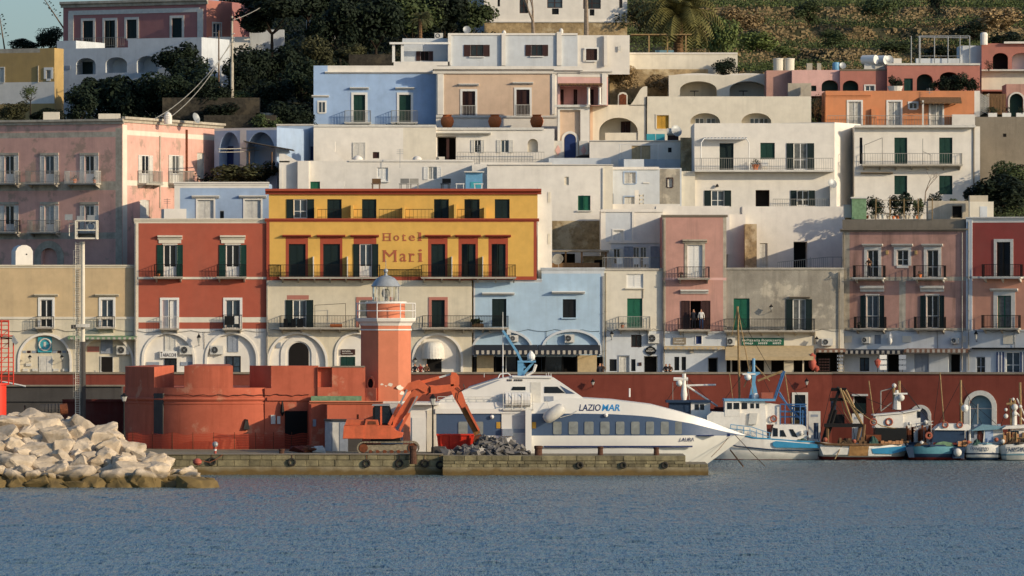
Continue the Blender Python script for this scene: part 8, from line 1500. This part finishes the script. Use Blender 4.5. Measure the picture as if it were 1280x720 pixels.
# dry bush, scrub
T(782, 112, 40, 30, 'reddish dry bush at the foot of the cream garden wall', 'leaf_dry', seed=2, trunk=.1, D=558, name='shrub', cat='shrub', group='dry bushes by the garden wall'); T(826, 112, 44, 22, 'pale brown dry bush behind the cream loggia', 'leaf_dry', seed=1, trunk=.1, D=559, name='shrub', cat='shrub', group='dry bushes by the garden wall'); T(908, 95, 36, 22, 'dark shrub at the right end of the cream garden wall', seed=0, trunk=.02, D=560.5, name='shrub', cat='shrub')
T(862, 176, 18, 20, 'dark weeds between two white houses', 'leaf_mid', seed=3, trunk=.1, D=539, name='shrub', cat='shrub', n=500)
for k, (px, pb, w, hh, kd, l) in enumerate(((800,40,60,40,'leaf_olive','olive bush left of the date palm'),(905,72,50,60,'leaf_lime','bright green bush right of the date palm'),(925,40,60,34,'leaf_dry','dry tawny bush on the upper terrace'),(950,66,60,30,'leaf_lime','bright green brush above the water tanks'),(1010,30,50,30,'leaf_mid','green bush on the highest terrace left'),(1100,22,60,30,'leaf_mid','green bush on the highest terrace middle'),(1170,18,26,60,'leaf_dark','dark gap of bushes on the highest terrace'),(1250,40,70,34,'leaf_dry','dry tawny reeds at the upper right corner'),(1215,50,50,24,'leaf_dark','dark bush above the steel frame'),(1260,60,50,24,'leaf_dark','dark bush behind the rose pink house'),(1120,66,60,16,'leaf_mid','green brush left of the steel frame'),(1180,74,60,20,'leaf_dark','dark brush inside the steel frame'),(1040,58,40,22,'leaf_mid','green bush over the terrace stones'),(980,70,40,14,'leaf_lime','bright brush behind the cream water tanks'))):
    T(px, pb, w, hh, l, kd, seed=k % 4, trunk=.08, name='shrub', cat='shrub', n=1900, leaf=.075, group='shrubs on the old terraces')
T(1250, 262, 90, 50, 'dark green bush bank right of the roof garden', 'leaf_dark', seed=1, trunk=.05, D=513, name='shrub', cat='shrub', n=3600); T(1262, 240, 60, 40, 'green bush bank under the concrete retaining wall', 'leaf_mid', seed=2, trunk=.05, D=520, name='shrub', cat='shrub', n=3000); T(1086, 122, 0.1+14, 20, 'dry climber at the left end of the orange house', 'leaf_dry', seed=0, trunk=.1, D=545, name='shrub', cat='shrub', n=500) if False else T(1022, 152, 16, 36, 'dry climber at the left end of the orange house', 'leaf_dry', seed=0, trunk=.1, D=543, name='shrub', cat='shrub', n=500)
T(1240, 142, 22, 10, 'small plant behind the white planters', 'leaf_mid', seed=3, trunk=.1, D=540.5, name='shrub', cat='shrub', n=500); T(1236, 88, 14, 14, 'dark bush before the rose pink house', seed=2, trunk=.1, D=551, name='shrub', cat='shrub', n=500)
# terrace walls of loose stones (too many and too small to pick apart) and ground scrub
rs_ = np.random.RandomState(5)
def scatter(name, m, test, n, size, zoff=.1, stones=False, label=None, dom=None, tall=.6):
    v, f = [], []; k = 0; tries = 0
    while k < n and tries < n*12:
        tries += 1; px, py = rs_.uniform(dom[0], dom[1]), rs_.uniform(dom[2], dom[3]); D = rs_.uniform(dom[4], dom[5]); x = (px-640)*D/FP
        z = ground(x, D)
        if not test(px, x, D, z): continue
        k += 1; q0 = len(v)
        if stones:
            a, b_, c = size*rs_.uniform(.5,1.3,3); c *= .7; j = rs_.uniform(-.2,.2,(8,3))*size
            for i, (sx, sy, sz) in enumerate(((-1,-1,-1),(1,-1,-1),(1,1,-1),(-1,1,-1),(-1,-1,1),(1,-1,1),(1,1,1),(-1,1,1))): v.append((x+sx*a+j[i,0], D+sy*b_*.6+j[i,1], z+zoff+sz*c+j[i,2]))
            f += [tuple(q0+i for i in q) for q in ((4,5,6,7),(0,1,5,4),(1,2,6,5),(2,3,7,6),(3,0,4,7))]
        else:
            hh = rs_.uniform(.2, 1)*tall; nl = 7 if tall < .9 else 12
            for _ in range(nl):
                p = Vector((x+rs_.normal(0,.3+.2*tall), D+rs_.normal(0,.3+.2*tall), z+rs_.uniform(0,1)**.7*hh)); d = Vector(rs_.normal(0,1,3)+np.array((0,0,.6))).normalized(); w_ = d.orthogonal().normalized(); w_.rotate(Matrix.Rotation(rs_.uniform(0,6.28),3,d)); w_ *= size*.5; d *= size; q1 = len(v); v += [p-d*.7, p+w_, p+d*rs_.uniform(.7,1.2), p-w_]; f.append((q1, q1+1, q1+2, q1+3))
    me = bpy.data.meshes.new(name); me.from_pydata(v, [], f); me.materials.append(M[m]); o = bpy.data.objects.new(name, me); COL.objects.link(o); tag(o, label, kind='stuff'); return o
def steep(px, x, D, z): return ground(x, D+.7)-ground(x, D-.7) > .85
M['tstone'] = mat('dry_wall_stone', '9a8560', rough=.95, var=.35, scale=2.2, bump=.5, dirt=.4)
scatter('terrace_stones', 'tstone', steep, 7500, .14, .0, True, 'tumbled tawny stones of the old terrace walls', (860, 1330, 0, 1, 566, 690))
scatter('dry_grass', 'leaf_dry', lambda px, x, D, z: steep(px, x, D, z) and rs_.rand() < .8 or mnoise.noise((x*.07, D*.07, 4)) > .2, 8500, .13, 0, False, 'dry tawny grass on the terraces', (780, 1330, 0, 1, 560, 690))
scatter('green_scrub', 'leaf_lime', lambda px, x, D, z: not steep(px, x, D, z) and mnoise.noise((x*.07, D*.07, 4)) < .1, 6000, .14, 0, False, 'green scrub on the terrace steps', (780, 1330, 0, 1, 555, 690), .8)
scatter('terrace_weeds', 'leaf_mid', lambda px, x, D, z: not steep(px, x, D, z) and mnoise.noise((x*.12, D*.12, 8)) > -.2, 6500, .15, 0, False, 'dark weeds on the terraces', (780, 1330, 0, 1, 552, 690), 1.2)
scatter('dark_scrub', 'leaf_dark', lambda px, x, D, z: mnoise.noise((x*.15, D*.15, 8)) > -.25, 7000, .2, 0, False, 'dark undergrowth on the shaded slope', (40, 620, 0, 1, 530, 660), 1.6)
scatter('bank_grass', 'leaf_mid', lambda px, x, D, z: True, 2500, .13, 0, False, 'green grass on the bank below the retaining wall', (1215, 1330, 0, 1, 508, 540))
# agave flower stalks
def stalk(x0, y0, x1, y1, label):
    p = at(x0, y0, 600); s_ = 600/FP; t = thing('agave_stalk', label, 'agave stalk', p); L = Vector(((x1-x0)*s_, 0, (y0-y1)*s_)); MB().tube((0,0,0), L, .09, .03, 6).build('stem', 'wood', t); b = MB(); r = random.Random(x0)
    for k in range(16):
        f = .35+.65*k/16; p_ = L*f; sd = -1 if k % 2 else 1; e = p_+Vector((sd*r.uniform(.25,.6)*(1.2-f*.6), r.uniform(-.3,.3), r.uniform(.05,.25))); b.tube(p_, e, .012, n=4); b.lathe([(.02,-.02),(r.uniform(.07,.15),.05),(.02,.12)], e, 6)
    b.build('flower_plates', 'leaf_dark', t)
stalk(80, 36, 54, -3, 'leaning agave flower stalk beside the pink villa'); stalk(6, 63, -1, 16, 'agave flower stalk at the far left of the sky')
# utility poles and wires
pt = at(290, 138, 553)
t = thing('utility_pole', 'pale concrete utility pole on the dark hillside', 'utility pole', pt); s = 553/FP; MB().lathe([(.2,-1),(.18,0),(.16,60*s),(.12,60*s),(.1,118*s)], n=10).build('pole', 'stone', t); MB().lathe([(.14,0),(.14,.25)], (0,0,112*s), 8).build('collar', 'iron', t); b = MB(); [b.tube((0,-.12,(85+k*5)*s),(.25,-.2,(86+k*5)*s),.05) for k in range(3)]; tag(b.build('insulator', 'oldwht', t), kind='stuff')
t = thing('utility_pole', 'thin dark post left of the pale utility pole', 'utility pole', at(273.5, 118, 561)); MB().lathe([(.08,-1),(.06,78*.0785)], n=8).build('pole', 'wood', t)
def wire(a, c, sag, r, label, m='gmetal'):
    pts = [a.lerp(c, i/24)-Vector((0,0,sag*4*(i/24)*(1-i/24))) for i in range(25)]; o = MB().path(pts, r, 4).build('overhead_wire', m); tag(o, label, 'wire', 'overhead wires')
M['wire'] = mat('pale_cable', 'a09a8c', rough=.7)
wire(at(291, 25, 552.8), at(350, -8, 600), .3, .035, 'overhead wire rising from the pole to the upper right', 'wire'); wire(at(290, 50, 552.8), at(213, 146, 523), .8, .035, 'upper overhead wire falling from the pole to the palazzo roof', 'wire'); wire(at(289, 55, 552.8), at(188, 151, 521), .9, .035, 'lower overhead wire falling from the pole to the palazzo roof', 'wire')
wire(at(273, 186, 522), at(384, 174, 543), .25, .05, 'upper pale cable from the palazzo to the blue garden house', 'wire'); wire(at(273, 190, 522), at(392, 176, 543), .3, .04, 'lower pale cable from the palazzo to the blue garden house', 'wire')
wire(at(743, 135, 541), at(1012, 136, 543), .35, .035, 'long black cable across the old cream house', 'iron')
# cut leftovers of the roofline: antennas
for px, pyb, D, hh, l in ((500,210,523,24,'thin aerial on the white house behind the hotel'),(599,203,533,22,'thin aerial behind the blue kiosk'),(1162,118,540.5,8,'thin aerial on the orange house roof'),(207,152,521,10,'thin aerial on the palazzo roof'),(209,262,515,14,'aerial with crossbars beside the pale blue upper house')):
    s_ = D/FP; t = thing('aerial', l, 'aerial', at(px, pyb, D), 0, 'television aerials'); b = MB(); b.tube((0,0,0),(0,0,hh*s_),.025); [b.tube((-.3,0,hh*s_-.1-k*.16),(.3,0,hh*s_-.1-k*.16),.014) for k in range(3)]; b.build('rods', 'gmetal', t)

# pots on balconies
for px, py, D, r_, m_, l in ((93,228.6,517.6,.2,'terra','terracotta pot on the pale palazzo balcony near the corner'),(118,228.6,516.6,.16,'terra','small terracotta pot at the right of the pale palazzo balcony'),(48,228.8,519.8,.2,'blk','dark pot on the middle upper palazzo balcony'),(66,228.8,519,.17,'terra','terracotta pot on the middle upper palazzo balcony'),(48,290.2,519.8,.2,'terra','terracotta pot on the middle lower palazzo balcony'),(70,290.2,518.8,.18,'stone','pale pot on the middle lower palazzo balcony'),(198,346,495.9,.15,'terra','small pot on the left upper balcony of the red house'),(778,410.5,496.1,.16,'terra','small pot on the green-doored balcony of the narrow cream house'),(852,347.5,495.9,.15,'stone','pale pot on the upper pink balcony'),(1150,346.8,493.6,.16,'terra','terracotta pot on the upper right balcony of the stained pink house'),(1074,410.3,495.6,.16,'blk','dark pot on the lower left balcony of the stained pink house')):
    flowerpot(at(px, py, D), r_, l, m_, 'pots on the balconies')
